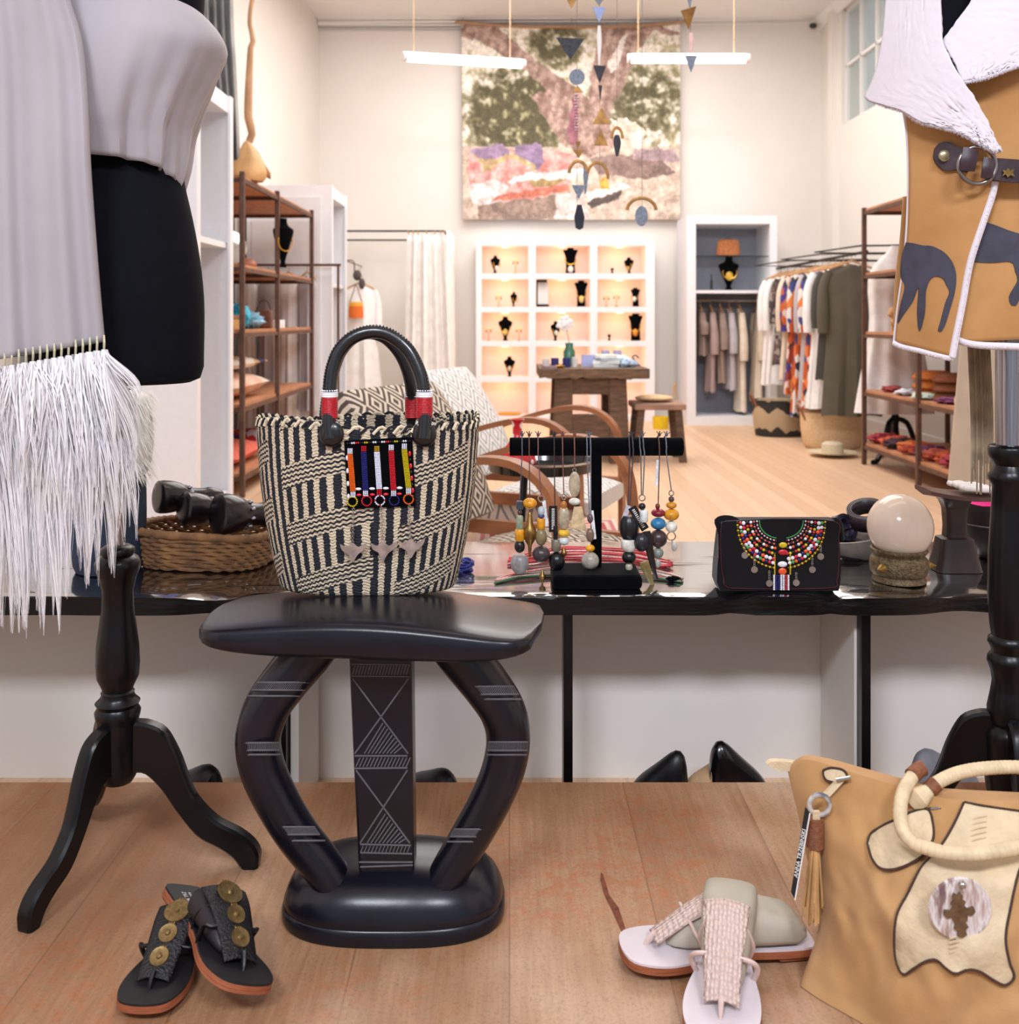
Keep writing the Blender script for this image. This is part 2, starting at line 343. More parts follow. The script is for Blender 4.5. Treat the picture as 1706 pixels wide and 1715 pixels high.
# ================================================================ hanging canvas photograph
def tapestry():
    W, H = 300, 280; x0, x1, y0, y1 = 775, 1139, 38, 368; Yt = 10.3
    col = {}
    def nz(x, y, s, k=0): return noise.noise(Vector((x/s, y/s, k*7.3)))
    trunk = [[(775, 38), (830, 38), (880, 85), (945, 130), (985, 160), (990, 120), (1000, 60), (1010, 38), (1105, 38), (1060, 90), (1050, 130), (1030, 170), (1020, 200), (1030, 245), (985, 262), (940, 240), (915, 200), (890, 160), (915, 148), (860, 100), (800, 66), (775, 62)],
             [(1060, 45), (1100, 40), (1140, 55), (1140, 62), (1095, 50), (1060, 75)]]
    hole = [(1042, 60), (1052, 50), (1035, 110), (1022, 118), (1018, 98)]
    red = [(783, 258), (830, 250), (930, 250), (965, 262), (950, 320), (900, 330), (810, 345), (783, 300)]
    cush = [([(785, 250), (840, 238), (858, 262), (812, 286)], (150, 125, 160)), ([(862, 242), (905, 240), (912, 268), (898, 284), (860, 262)], (140, 118, 155)),
            ([(790, 254), (812, 270), (852, 258), (856, 264), (812, 288)], (190, 160, 110)), ([(858, 256), (896, 276), (898, 286), (852, 262)], (190, 160, 110)),
            ([(785, 310), (820, 300), (850, 308), (845, 335), (815, 348), (785, 332)], (226, 208, 205)), ([(885, 300), (925, 293), (948, 300), (925, 312), (890, 312)], (176, 146, 92)),
            ([(930, 285), (985, 280), (965, 300), (930, 298), (850, 305), (870, 292)], (232, 224, 222)),
            ([(800, 345), (930, 325), (930, 368), (800, 368)], (150, 126, 112)), ([(930, 325), (975, 322), (990, 368), (928, 368)], (214, 196, 190)),
            ([(840, 325), (950, 308), (955, 318), (820, 340)], (208, 110, 88)),
            ([(985, 262), (1040, 256), (1110, 266), (1130, 290), (1080, 300), (1000, 290)], (140, 114, 106)), ([(1060, 246), (1130, 252), (1139, 270), (1060, 266)], (165, 140, 145)),
            ([(980, 325), (1040, 305), (1056, 310), (990, 338)], (236, 230, 222)), ([(984, 338), (1040, 318), (1038, 334), (990, 350)], (96, 84, 80)),
            ([(1022, 200), (1050, 195), (1080, 220), (1075, 246), (1030, 250)], (226, 208, 188)), ([(1005, 300), (1018, 296), (1020, 318), (1004, 318)], (206, 160, 60)), ([(950, 212), (962, 150), (968, 212), (966, 240), (954, 240)], (150, 90, 105))]
    me = bpy.data.meshes.new('canvas'); vs = []; fs = []; cs = []
    for j in range(H+1):
        for i in range(W+1):
            x = x0+(x1-x0)*i/W; y = y0+(y1-y0)*j/H
            sag = .02*math.sin(PI*i/W)*(1 if j < 6 else 0)
            px, py = (x, y) if 0 else (x, y)
            q = P(x-3*(1-j/H) if i == 0 else x, y, Yt+.012*math.sin(i/W*9)*(j/H)); q.z -= .05*math.sin(PI*i/W)*(1-j/H)*.6
            vs.append(q)
            dx = x+4*nz(x, y, 14)+2*nz(x, y, 5, 1); dy = y+4*nz(x, y, 14, 2)+2*nz(x, y, 5, 3)
            n1, n2 = nz(x, y, 18, 4), nz(x, y, 6, 5)
            k = min(1, max(0, .5+n1*.9+n2*.6))
            fol = max(0, 1-((x-866)/105)**2-((y-190)/95)**2)*1.7+max(0, 1-((x-1080)/90)**2-((y-170)/85)**2)*1.0+max(0, 1-((x-930)/60)**2-((y-70)/50)**2)*1.2+.25
            c = Vector((232, 222, 208)).lerp(Vector((150, 146, 96)), min(1, max(0, fol*.8+(k-.62)*1.2)))
            c = c.lerp(Vector((92, 88, 62)), min(1, max(0, (fol-.4)*1.6*k)))
            if y > 245: c = Vector((222, 202, 184)).lerp(Vector((190, 166, 146)), k)
            for t_ in trunk:
                if inpoly(dx, dy, t_): c = Vector((196, 164, 148)).lerp(Vector((140, 108, 98)), min(1, max(0, k+.2*math.sin(x*.4+y*.1))))
            if inpoly(dx, dy, hole): c = Vector((226, 216, 206))
            if inpoly(dx, dy, red): c = Vector((206, 122, 116)).lerp(Vector((226, 184, 176)), k)
            for pl, cc in cush:
                if inpoly(dx, dy, pl): c = Vector(cc)*(.9+.25*k)
            gry = (c.x+c.y+c.z)/3; c = c.lerp(Vector((gry, gry, gry)), .22)*(1+.16*nz(x, y, 3, 9)+.1*nz(x, y, 9, 8))+Vector((4, 1, 0))
            cs.append((lin(min(255, c.x)), lin(min(255, c.y)), lin(min(255, c.z)), 1))
    for j in range(H):
        for i in range(W): a = j*(W+1)+i; fs.append((a, a+W+1, a+W+2, a+1))
    me.from_pydata(vs, [], fs); ca = me.color_attributes.new('print', 'FLOAT_COLOR', 'POINT')
    ca.data.foreach_set('color', [q for c in cs for q in c])
    m, nt, b = newmat('printed_canvas'); at = nd(nt, 'ShaderNodeVertexColor', layer_name='print')
    nt.links.new(at.outputs[0], b.inputs['Base Color']); b.inputs['Roughness'].default_value = .9; me.materials.append(m)
    me.polygons.foreach_set('use_smooth', [True]*len(fs))
    t = thing('wall_canvas', 'large printed canvas of a tree and picnic cushions hanging on the back wall', 'wall hanging', P(957, 368, Yt))
    o = bpy.data.objects.new('printed_cloth', me); COL.objects.link(o); o.parent = t; o.location = -Vector(ORI[t.name])
    d = o.modifiers.new('s', 'SOLIDIFY'); d.thickness = .008
    MB().tube([P(762, 36, 10.28), P(860, 44, 10.3), P(1050, 44, 10.3), P(1150, 36, 10.28)], .018, 8, sm=12).build('hanging_rod', M('branch', (170, 134, 104), .8), t)
    mb = MB()
    for x in (775, 857, 957, 1062, 1135): mb.tube([P(x, 38, 10.3), P(x, -20, 10.34), P(x, -55, 10.37)], .004, 5)
    mb.build('cord', M('thin_cord', (188, 162, 130), .9), t)
tapestry()
# ================================================================ pendant tubes
tube_e = emis('tube_light_glow', (255, 252, 246), 4.5)
def pendant(a, b, lab, Ya, Yb):
    A, B = P(a[0], a[1], Ya), P(b[0], b[1], Yb); t = thing('tube_light', lab, 'pendant light', (A+B)/2, 'tube lights hung from the ceiling')
    MB().tube([A, B], .036, 14).build('glowing_tube', tube_e, t)
    d = (B-A).normalized(); MB().tube([A-d*.03, A], .037, 12).build('end_cap', white_paint, t); MB().tube([B, B+d*.03], .037, 12).build('end_cap', white_paint, t)
    for u in (.06, .9):
        q = A.lerp(B, u); MB().tube([q, (q.x, q.y, ZT)], .005, 6).build('hanging_cord', M('tan_flex', (196, 168, 132), .8), t)
pendant((680, 95), (872, 107), 'left white glowing tube light hanging by cords before the canvas', 7.6, 8.1)
pendant((1057, 98), (1248, 98), 'right white glowing tube light hanging by cords beside the canvas', 8.0, 8.0)
# ================================================================ lit display shelving at the back
def cubes_unit():
    Y0, Y1 = 9.95, 10.38; k = Y0/F
    X = lambda x: (x-CX)*k
    Z = lambda y: ZC-(y-HY)*k
    t = thing('lit_display_shelves', 'large white display shelving of fifteen warmly lit cubbies holding jewellery', 'shelves', (X(946), Y0, 0))
    xs = [(797, 806), (885, 897), (988, 1000), (1081, 1096)]; ys = [(403, 411), (458, 467), (514, 523), (571, 580), (631, 640), (697, 706.5)]
    mb = MB()
    for a, c in xs: mb.b2((X(a), Y0, 0), (X(c), Y1, Z(403)))
    mb.build('upright', cab_white, t, smooth=False)
    for a, c in ys:
        for (p, q), (r, s_) in zip(xs, xs[1:]): MB().b2((X(q), Y0+.001, max(0, Z(c))), (X(r), Y1, Z(a))).build('shelf_board', cab_white, t, smooth=False)
    MB().b2((X(797), Y1-.02, 0), (X(1096), Y1, Z(403))).build('back_panel', cab_white, t, smooth=False)
    e = emis('warm_spot_glow', (255, 220, 170), 4)
    for r in range(5):
        for c in range(3):
            x = (X(xs[c][1])+X(xs[c+1][0]))/2; z = Z(ys[r][1])
            MB().tube([(x, Y0+.17, z-.001), (x, Y0+.17, z-.008)], .03, 14).build('downlight', e, t)
            l = bpy.data.lights.new('cubby_light', 'POINT'); l.energy = 1.5; l.color = (1, .38, .13); l.shadow_soft_size = .03
            o = bpy.data.objects.new('cubby_light', l); o.location = (x, Y0+.2, z-.05); COL.objects.link(o)
    return [Z(y[0])+0.0005 for y in ys[1:]]
cubes_unit()
def bust(x, yb, yt, w, Y, label, style=0, turn=0, neck=(0,), pend=None, group='necklace busts in the lit cubbies', name='necklace_bust'):
    k = Y/F; c = P(x, yb, Y); h = (yb-yt)*k; W = w*k/2
    t = thing(name, label, 'necklace bust', c, group)
    if style == 0: pr = [(0, .34), (.04, .34), (.09, .12), (.3, .42), (.55, .75), (.74, .98), (.8, .9), (.84, .42), (.93, .3), (1, .34)]
    else: pr = [(0, .6), (.2, .56), (.5, .55), (.75, .7), (.9, 1), (.93, .8), (.9, .45), (.97, .4), (1, .42)]
    rows = []
    for u, r in pr:
        row = []
        for i in range(17):
            th = 2*PI*i/16; sx = math.cos(th); sy = math.sin(th)
            row.append(Vector((sx*W*r, sy*min(W*r*.5, .03)-(u-.5)*.01, u*h)))
        rows.append(row)
    R = Matrix.Rotation(turn, 3, 'Z'); rows = [[R@q+c for q in r] for r in rows]
    MB().grid(rows).build('bust_form', black_velvet, t, sub=1)
    if neck:
        pts = [R@Vector((math.sin(a)*W*.62, -W*.34-.012, h*(.72-.3*(1+math.cos(a))*.5*1.3)))+c for a in [(-PI+2*PI*i/12)*.62 for i in range(13)]]
        MB().tube(pts, .004 if style != 2 else .012, 6).build('necklace', gold, t)
    if pend: MB().ell(R@Vector((0, -.03, h*pend[0]))+c, (W*.33, .012, h*.14), 10).build('pendant', M('bust_pendant_%d' % pend[1][0], pend[1], .4), t)
Yb_ = 10.12
bl = [(829, 457.5, 428, 20, 0, .5, (.28, (220, 215, 205)), 'black bust with white pendant in the top left cubby'),
 (955, 457.5, 415, 28, 1, 0, (.15, (225, 220, 210)), 'tall wide-necked black bust with pale square pendant in the top middle cubby'),
 (1053, 457.5, 431, 19, 0, -.5, (.3, (190, 150, 90)), 'black bust turned left in the top right cubby'),
 (860, 513.5, 489, 15, 0, .6, None, 'small turned black bust in the left cubby of the second row'),
 (973, 513.5, 470, 25, 1, 0, (.28, (228, 190, 120)), 'tall black bust with a looping gold necklace in the second row'),
 (1064, 513.5, 482, 19, 1, -.5, (.4, (225, 150, 50)), 'dark bust with amber beads in the right cubby of the second row'),
 (846, 570.5, 530, 26, 0, 0, (.35, (196, 170, 90)), 'black bust wearing a broad gold collar in the third row'),
 (930, 570.5, 538, 19, 0, .2, (.4, (215, 215, 210)), 'black bust with silver beads beside the white orchid'),
 (1064, 570.5, 525, 27, 1, -.2, (.3, (226, 130, 30)), 'tall dark bust with a long orange necklace in the third row'),
 (853, 630.5, 597, 21, 0, 0, (.4, (200, 180, 150)), 'lone black bust in the left cubby of the fourth row')]
for x, yb, yt, w_, st, tu, pe, lab in bl:
    bust(x, yb-.004*0-(10.12-9.95)*0, yt, w_, 10.0, lab, st, tu, (0,), pe)
def small_stand(x, yb, yt, lab):
    c = P(x, yb, 10.0); t = thing('earring_stand', lab, 'earring stand', c, 'tiny earring stands in the lit cubbies'); h = (yb-yt)*10/F
    MB().tube([c, c+Vector((0, 0, h))], .004, 6).tube([c, c+Vector((0, 0, .006))], .02, 10).tube([c+Vector((-.025, 0, h)), c+Vector((.025, 0, h))], .003, 6).build('stand', gold, t)
    MB().ell(c+Vector((-.022, 0, h-.025)), (.007, .007, .018), 8).build('earring', brass, t); MB().ell(c+Vector((.022, 0, h-.025)), (.007, .007, .018), 8).build('earring', brass, t)
for x, yb, yt, l in ((863, 457.5, 436, 'gold earring stand in the top left cubby'), (835, 513.5, 495, 'gold earring stand in the left cubby of the second row'), (818, 570.5, 550, 'gold earring stand left of the gold-collared bust'),
                  (869, 570.5, 550, 'gold earring stand right of the gold-collared bust'), (1015, 513.5, 496, 'left of two gold earring stands in the right second-row cubby'), (1032, 513.5, 494, 'right of two gold earring stands in the right second-row cubby')): small_stand(x, yb, yt, l)
for x, yb, yt, l in ((1025, 457.5, 449, 'tiny dark ring holder in the top right cubby'), (1020, 570.5, 560, 'tiny dark ring holder in the right cubby of the third row')):
    c = P(x, yb, 10.0); h = (yb-yt)*10/F; tag(MB().lathe([(0, 0), (.012, 0), (.008, h*.5), (.018, h*.8), (.012, h), (0, h)], c, 12).build('ring_holder', black_velvet), l, 'ring holder')
# black bracelet display with pale panel
t = thing('bracelet_display', 'black framed pale card display standing in the middle second-row cubby', 'display card', P(909, 513.5, 10))
k = 10/F; x0, x1 = (899-CX)*k, (919-CX)*k; zb = P(0, 513.5, 10).z; zt = P(0, 468.5, 10).z
MB().b2((x0, 9.97, zb), (x1, 10.05, zb+.022)).b2((x0-.004, 9.97, zt-.022), (x1-.02, 10.05, zt-.002)).b2((x0-.004, 10.03, zb), (x0+.008, 10.05, zt-.01)).build('frame', black_velvet, t, smooth=False)
MB().b2((x0+.008, 10.03, zb+.022), (x1-.006, 10.04, zt-.022)).build('card', white_paint, t, smooth=False)
t = thing('woven_tray', 'golden woven tray in the bottom left lit cubby', 'tray', P(853, 696.5, 10.1))
MB().lathe([(0, .004), (.09, .004), (.11, .03), (.12, .03), (.1, 0), (0, 0)], P(853, 696.5, 10.1), 24).build('bowl', M('gold_straw', (216, 158, 70), .7, var=.3, vs=80, bump=.5), t)

# ================================================================ garments
def garment(label, xc, Y, zt, zb, wd, mt, th=.07, flare=1.05, group=None, cat='garment', name='hanging_garment', seed=0, hook=.07, sleeves=True, mt2=None, rz=0, rail=True):
    rnd = random.Random(seed); c = Vector((xc, Y, zt)); t = thing(name, label, cat, c, group); R = Matrix.Rotation(rz, 3, 'Z')
    H = zt-zb; rows = []; W = wd/2; ph = [rnd.uniform(0, 6) for _ in range(4)]
    pr = [(0, .16), (.015, .3), (.05, .72), (.08, .92), (.13, .9), (.3, .84), (.5, .86), (.75, .93), (1, 1)]
    for u, r in [tuple(q) for q in rs(v2(pr), 18)]:
        row = []; r = r*(1+(flare-1)*u)
        for i in range(41):
            a = 2*PI*i/40; f = 1+.28*u*math.sin(7*a+ph[0])+.16*u*math.sin(12*a+ph[1])
            row.append(R@Vector((W*r*math.cos(a), th*.5*(.35+.65*min(1, u*3))*math.sin(a)*f+.01*math.sin(3*u+ph[2]), -H*u+.006*math.sin(5*a+ph[3])*(u > .9)))+c)
        rows.append(row)
    mb = MB().grid(rows); mb.build('garment_body', mt, t)
    if sleeves:
        for s in (-1, 1):
            L = min(H*.55, .5); p = [Vector((s*W*.8, 0, -.05)), Vector((s*W*1.0, .0, -.15)), Vector((s*W*1.04, -.01, -L*.6)), Vector((s*W*1.02, -.012, -L))]
            MB().tube([R@q+c for q in p], [.03, .045, .042, .04], 10, sm=8).build('sleeve', mt2 or mt, t)
    hm = M('hanger_wood', (196, 150, 104), .5); MB().tube([R@Vector((-W*.8, 0, -.03))+c, R@Vector((0, 0, .03))+c, R@Vector((W*.8, 0, -.03))+c], .009, 6).build('hanger', hm, t)
    if rail: MB().tube([c+Vector((0, 0, .02)), c+Vector((0, 0, .02+hook*.6)), c+R@Vector((.015, 0, .02+hook)), c+R@Vector((.03, 0, hook*.8))], .003, 5).build('hanger_hook', chrome, t)
    return t
cloth = lambda n, rgb, **k: M(n, rgb, .9, var=.08, vs=12, bump=.2, bs=400, **k)
white_c = cloth('white_linen', (238, 234, 232)); cream_c = cloth('cream_linen', (222, 206, 186)); grey_c = cloth('grey_linen', (182, 176, 180))
taupe_c = cloth('taupe_linen', (150, 130, 120)); olive_c = cloth('dark_olive_linen', (86, 80, 66)); green_c = cloth('charcoal_green_linen', (70, 68, 62)); mauve_c = cloth('mauve_linen', (168, 144, 140))
def printm(name, cols, scale=26):
    m, nt, b = newmat(name); b.inputs['Roughness'].default_value = .9
    v = nd(nt, 'ShaderNodeTexVoronoi'); v.inputs['Scale'].default_value = scale; nt.links.new(coords(nt, scale=(1, 1, .6)), v.inputs['Vector'])
    s = nd(nt, 'ShaderNodeSeparateColor'); nt.links.new(v.outputs['Color'], s.inputs[0])
    n = len(cols); nt.links.new(ramp(nt, s.outputs[0], [(i/n, C4(c)) for i, c in enumerate(cols)], True), b.inputs['Base Color']); return m
pr_a = printm('orange_purple_print', [(190, 90, 40), (70, 50, 130), (220, 200, 190), (150, 60, 40), (50, 50, 60), (200, 120, 70)])
pr_b = printm('blue_rust_print', [(180, 80, 40), (60, 66, 120), (214, 208, 204), (214, 120, 60), (40, 44, 60)], 20)
pr_c = printm('dark_floral_print', [(60, 60, 56), (100, 80, 76), (150, 140, 130), (70, 50, 60)], 34)
pr_o = printm('orange_silk_print', [(206, 110, 30), (190, 80, 30), (90, 50, 140)], 6)
# ---- armoire
def armoire():
    Y0, Y1 = 9.6, 10.15; k = Y0/F; X = lambda x: (x-CX)*k; Z = lambda y: ZC-(y-HY)*k
    t = thing('armoire', 'tall white open wardrobe with grey inside standing right of the lit shelves', 'wardrobe', (X(1225), Y0, 0))
    MB().b2((X(1150), Y0, 0), (X(1165), Y1, Z(361))).b2((X(1289), Y0, 0), (X(1301), Y1, Z(361))).b2((X(1165), Y0, Z(375)), (X(1289), Y1, Z(361))).b2((X(1165), Y0, 0), (X(1289), Y1, Z(698))).build('frame', cab_white, t, smooth=False)
    MB().b2((X(1165), Y1-.02, Z(698)), (X(1289), Y1, Z(375))).build('back_panel', cab_grey, t, smooth=False)
    MB().b2((X(1165), Y0+.01, Z(491)), (X(1289), Y1-.02, Z(486))).build('shelf_board', cab_white, t, smooth=False)
    g, nt, b = newmat('clear_glass'); b.inputs['Transmission Weight'].default_value = 1; b.inputs['Roughness'].default_value = .02; b.inputs['IOR'].default_value = 1.1
    b.inputs['Base Color'].default_value = (.85, .93, .92, 1)
    MB().b2((X(1165), Y0+.04, Z(429.5)), (X(1289), Y1-.02, Z(428))).build('glass_shelf', g, t, smooth=False)
    zr = Z(503); MB().tube([(X(1165), 9.87, zr), (X(1289), 9.87, zr)], .012, 8).build('hanging_rail', chrome, t)
    sp = [(1173, taupe_c, 595, 'leftmost'), (1190, mauve_c, 655, 'pale-hemmed second'), (1206, taupe_c, 640, 'brown third'), (1221, grey_c, 652, 'grey fourth'), (1238, cream_c, 688, 'long cream fifth'), (1268, cream_c, 672, 'rightmost cream')]
    for i, (x, m_, yb, w_) in enumerate(sp):
        k2 = 9.85/F; garment(w_+' garment from the left hung inside the white wardrobe', (x-CX)*k2, 9.87, zr-.075, ZC-(yb-HY)*k2, .3, m_, .085, 1.15, 'garments inside the wardrobe', seed=i, rz=PI/2)
    c = P(1219, 427.7, 9.8); t2 = thing('raffia_clutch', 'orange woven clutch bag on the glass shelf of the wardrobe', 'bag', c)
    kk = 9.8/F; MB().grid([[c+Vector((math.cos(a)*w_*kk, math.sin(a)*.035, z*kk)) for a in [2*PI*i/24 for i in range(25)]] for w_, z in ((17, 0), (20, 2), (19, 14), (17, 25), (15, 26))]).add([c+Vector((math.cos(a)*15*kk, math.sin(a)*.035, 26*kk)) for a in [2*PI*i/24 for i in range(24)]], [tuple(range(24))]).build('clutch_body', M('orange_raffia', (190, 118, 72), .8, var=.35, vs=60, bump=.6, bs=200), t2)
    MB().tube([c+Vector((-.04, 0, 26*kk)), c+Vector((0, 0, 26*kk+.015)), c+Vector((.04, 0, 26*kk))], .005, 6, sm=7).build('clasp', dark_wood, t2)
    bust(1220, 485.5, 431, 38, 9.8, 'black bust with a gold drop necklace standing inside the white wardrobe', 0, 0, (0,), (.42, (214, 170, 60)), None)
    c = P(1191, 485.7, 9.8); tag(MB().lathe([(0, 0), (.014, 0), (.014, .09), (.007, .1), (.007, .15), (0, .15)], c, 12).build('perfume_bottle', black_gloss), 'small dark bottle beside the bust inside the wardrobe', 'bottle')
armoire()
# ---- open cabinets on the left wall
def wall_cabinet(label, Y0, Y1, X1, H, shelves, name='wall_cabinet'):
    X0 = XL(Y1)-.0+.03; t = thing(name, label, 'cabinet', (X1, (Y0+Y1)/2, 0))
    mb = MB().b2((X0, Y0, 0), (X1, Y0+.035, H)).b2((X0, Y1-.035, 0), (X1, Y1, H)).b2((X0, Y0+.035, H-.09), (X1, Y1-.035, H)).b2((X0, Y0+.035, 0), (X1, Y1-.035, .09))
    mb.build('frame', cab_white, t, smooth=False); MB().b2((X1+.0005, Y0-.001, 0), (X1+.014, Y0+.055, H)).build('stile', cab_white, t, smooth=False); MB().b2((X1+.0005, Y1-.055, 0), (X1+.014, Y1+.001, H)).build('stile', cab_white, t, smooth=False)
    MB().b2((X0, Y0+.035, .09), (X0+.02, Y1-.035, H-.09)).build('back_panel', cab_grey, t, smooth=False)
    for z in shelves: MB().b2((X0+.02, Y0+.035, z), (X1-.01, Y1-.035, z+.03)).build('shelf_board', cab_white, t, smooth=False)
    return t
t = wall_cabinet('tall white open cabinet on the left wall nearest the viewer', 4.83, 5.46, -1.5, 2.19, [1.38])
MB().tube([(-1.9, 4.87, 1.8), (-1.9, 5.42, 1.8)], .012, 8).build('hanging_rail', chrome, t)
h = MB().tube([(-1.9, 5.16, 1.815), (-1.9, 5.16, 1.75), (-1.68, 5.12, 1.66), (-2.05, 5.2, 1.66), (-1.9, 5.16, 1.75)], .004, 6).build('wire_hanger', chrome); tag(h, 'empty wire hanger inside the nearest left cabinet', 'hanger')
t = wall_cabinet('white cabinet on the left wall past the metal rack', 7.93, 8.66, -1.4, 2.05, [1.26])
# panelled near side
MB().b2((XL(8)+.12, 7.92, .15), (-1.47, 7.931, 1.96)).build('side_panel', M('cabinet_panel', (226, 224, 226), .5, var=.02), t, smooth=False, bevel=.004)
# ---- metal racks with wooden shelves
def rack(label, X0, X1, Ys, zs, H, front):
    t = thing('metal_rack', label, 'shelf rack', ((X0+X1)/2, (Ys[0]+Ys[-1])/2, 0), 'rusted metal racks with wooden shelves'); r = .014
    for Y in Ys:
        for X in (X0, X1): MB().b2((X-r, Y-r, 0), (X+r, Y+r, H)).build('post', rust, t, smooth=False, bevel=.002)
    for z in zs:
        mb = MB()
        for X in (X0, X1): mb.b2((X-.008, Ys[0], z-.03), (X+.008, Ys[-1], z-.006))
        for Y in Ys: mb.b2((X0, Y-.008, z-.03), (X1, Y+.008, z-.006))
        mb.build('shelf_rail', rust, t, smooth=False)
        MB().b2((X0+.005, Ys[0]+.003, z-.006), (X1-.005, Ys[-1]-.003, z+.012)).build('shelf_board', raw_wood, t, smooth=False)
    return t
rack('brown metal rack with wooden shelves along the left wall', -2.1, -1.5, (5.7, 6.56, 7.7), (1.8, 1.3, .93, .51, .12), 1.83, 1)
rack('brown metal rack with wooden shelves along the right wall', 2.445, 3.02, (5.15, 6.07, 7.0), (1.75, 1.31, .905, .505, .14), 1.77, 0)
# ---- left rack contents
def cushion(c, sx, sy, sz, mt, label, name='cushion', cat='cushion', rz=0, group=None, m=None):
    rows = []; N = 16
    for j in range(N+1):
        v = -1+2*j/N; row = []
        for i in range(N+1):
            u = -1+2*i/N; row.append((u, v))
        rows.append(row)
    R = m if m is not None else Matrix.Rotation(rz, 3, 'Z'); mb = MB()
    for s in (1, -1):
        g = []
        for row in rows:
            g.append([R@Vector((u*sx*(1-.06*(1-v*v)*0-.07*(1-u*u)*0-.05*(1-v*v)*abs(u)), v*sy*(1-.05*(1-u*u)*abs(v)), s*sz*((1-u*u)*(1-v*v))**.42))+Vector(c) for u, v in row])
        mb.grid(g)
    return tag(mb.build(name, mt), label, cat, group)
pilm = printm('striped_kilim', [(226, 214, 200), (214, 96, 74), (196, 160, 110), (60, 50, 90), (230, 190, 150)], 5)
cushion((-1.81, 6.13, .522+.085), .275, .38, .085, M('cream_red_cushion', (226, 208, 190), .9, var=.3, vs=3, rgb2=(206, 130, 100)), 'cream cushion with red stripe on the fourth shelf of the left rack')
cushion((-1.8, 6.15, .522+.215), .26, .34, .045, pilm, 'patterned cushion lying on top of the cream cushion on the left rack')
cushion((-1.81, 6.1, .132+.07), .27, .38, .07, M('coral_cushion', (222, 110, 92), .9), 'coral red cushion on the bottom shelf of the left rack')
cushion((-1.78, 6.95, .132+.06), .22, .2, .06, printm('bright_kilim', [(190, 40, 50), (60, 60, 110), (210, 210, 220), (150, 110, 50)], 18), 'small multicoloured cushion at the far end of the bottom left shelf')
bust(474, 448, 366, 40, 6.6, 'black bust with gold chain on the left metal rack', 0, .6, (0,), None, None)
t = thing('table_mirror', 'round silver mirror leaning on the left rack beside a black stand', 'mirror', (-1.72, 6.0, 1.312))
MB().lathe([(0, -.006), (.1, -.006), (.11, 0), (.1, .006), (0, .006)], (-1.66, 6.0, 1.312+.115), 28, m=Matrix.Rotation(1.35, 3, 'X')@Matrix.Rotation(.5, 3, 'Y')).build('mirror_glass', chrome, t)
MB().tube([(-1.66, 6.0, 1.312), (-1.68, 6.08, 1.42)], .008, 6).tube([(-1.7, 5.97, 1.316), (-1.62, 6.03, 1.316)], .008, 6).build('prop', dark_wood, t)
t = thing('jewellery_tree', 'black block stand hung with beads on the left metal rack', 'jewellery stand', (-1.72, 5.86, 1.312))
MB().b2((-1.76, 5.83, 1.312), (-1.68, 5.89, 1.45)).b2((-1.74, 5.84, 1.45), (-1.69, 5.88, 1.53)).build('block', M('dark_block', (52, 34, 30), .6), t, smooth=False, bevel=.004)
MB().tube([(-1.86, 5.86, 1.46), (-1.62, 5.86, 1.46)], .007, 6).build('arm', dark_wood, t)
t = thing('shell_ornament', 'reddish brown shell-shaped ornament on the left rack beside the bust', 'ornament', (-1.66, 6.4, 1.312))
MB().ell((-1.66, 6.4, 1.345), (.07, .05, .04), 14).build('shell', M('amber_shell', (170, 104, 76), .4, var=.4, vs=30), t)
def blob(c, r, mt, label, name, cat, seed=0, amp=.25, group=None, fr=2.2):
    mb = MB().ell(c, r, 22); cc = Vector(c)
    rr = r if not isinstance(r, (int, float)) else (r, r, r)
    for i, q in enumerate(mb.v):
        d = q-cc; n = noise.noise(Vector((d.x/rr[0], d.y/rr[1], d.z/rr[2]))*fr+Vector((seed*5.1, 0, 0)))
        q2 = cc+d*(1+amp*n*2); q2.z = max(q2.z, cc.z-rr[2]); mb.v[i] = q2
    return tag(mb.build(name, mt), label, cat, group)
blob((-1.62, 6.02, .942+.075), (.075, .06, .075), M('turquoise_beads', (30, 160, 190), .3, var=.5, vs=50), 'bright turquoise bead bundle on the third shelf of the left rack', 'bead_bundle', 'beads', 1, fr=4)
blob((-1.6, 6.28, .942+.05), (.08, .08, .05), M('pale_blue_scarf', (170, 190, 220), .7, rgb2=(90, 170, 190)), 'pale blue scarf bundle next to the turquoise beads', 'scarf', 'scarf', 2, fr=4)
t = thing('straw_box', 'flat golden straw box on the third shelf of the left rack', 'box', (-1.68, 5.82, .942)); MB().b2((-1.8, 5.74, .942), (-1.56, 5.9, 1.0)).build('box_body', M('gold_weave', (186, 144, 84), .8, var=.3, vs=60), t, bevel=.004); MB().b2((-1.8, 5.74, 1.0), (-1.56, 5.9, 1.025)).build('lid', M('brown_weave', (140, 96, 70), .8, var=.3, vs=60), t, bevel=.004)
t = thing('brown_purse', 'small brown leather purse standing by the middle post of the left rack', 'bag', (-1.6, 6.62, .942)); MB().b2((-1.66, 6.58, .942), (-1.55, 6.66, 1.06)).build('purse_body', M('brown_hide', (120, 74, 54), .6, var=.3), t, bevel=.012); MB().tube([(-1.65, 6.62, 1.06), (-1.62, 6.62, 1.12), (-1.58, 6.62, 1.12), (-1.555, 6.62, 1.06)], .004, 6, sm=9).build('handle', dark_wood, t)
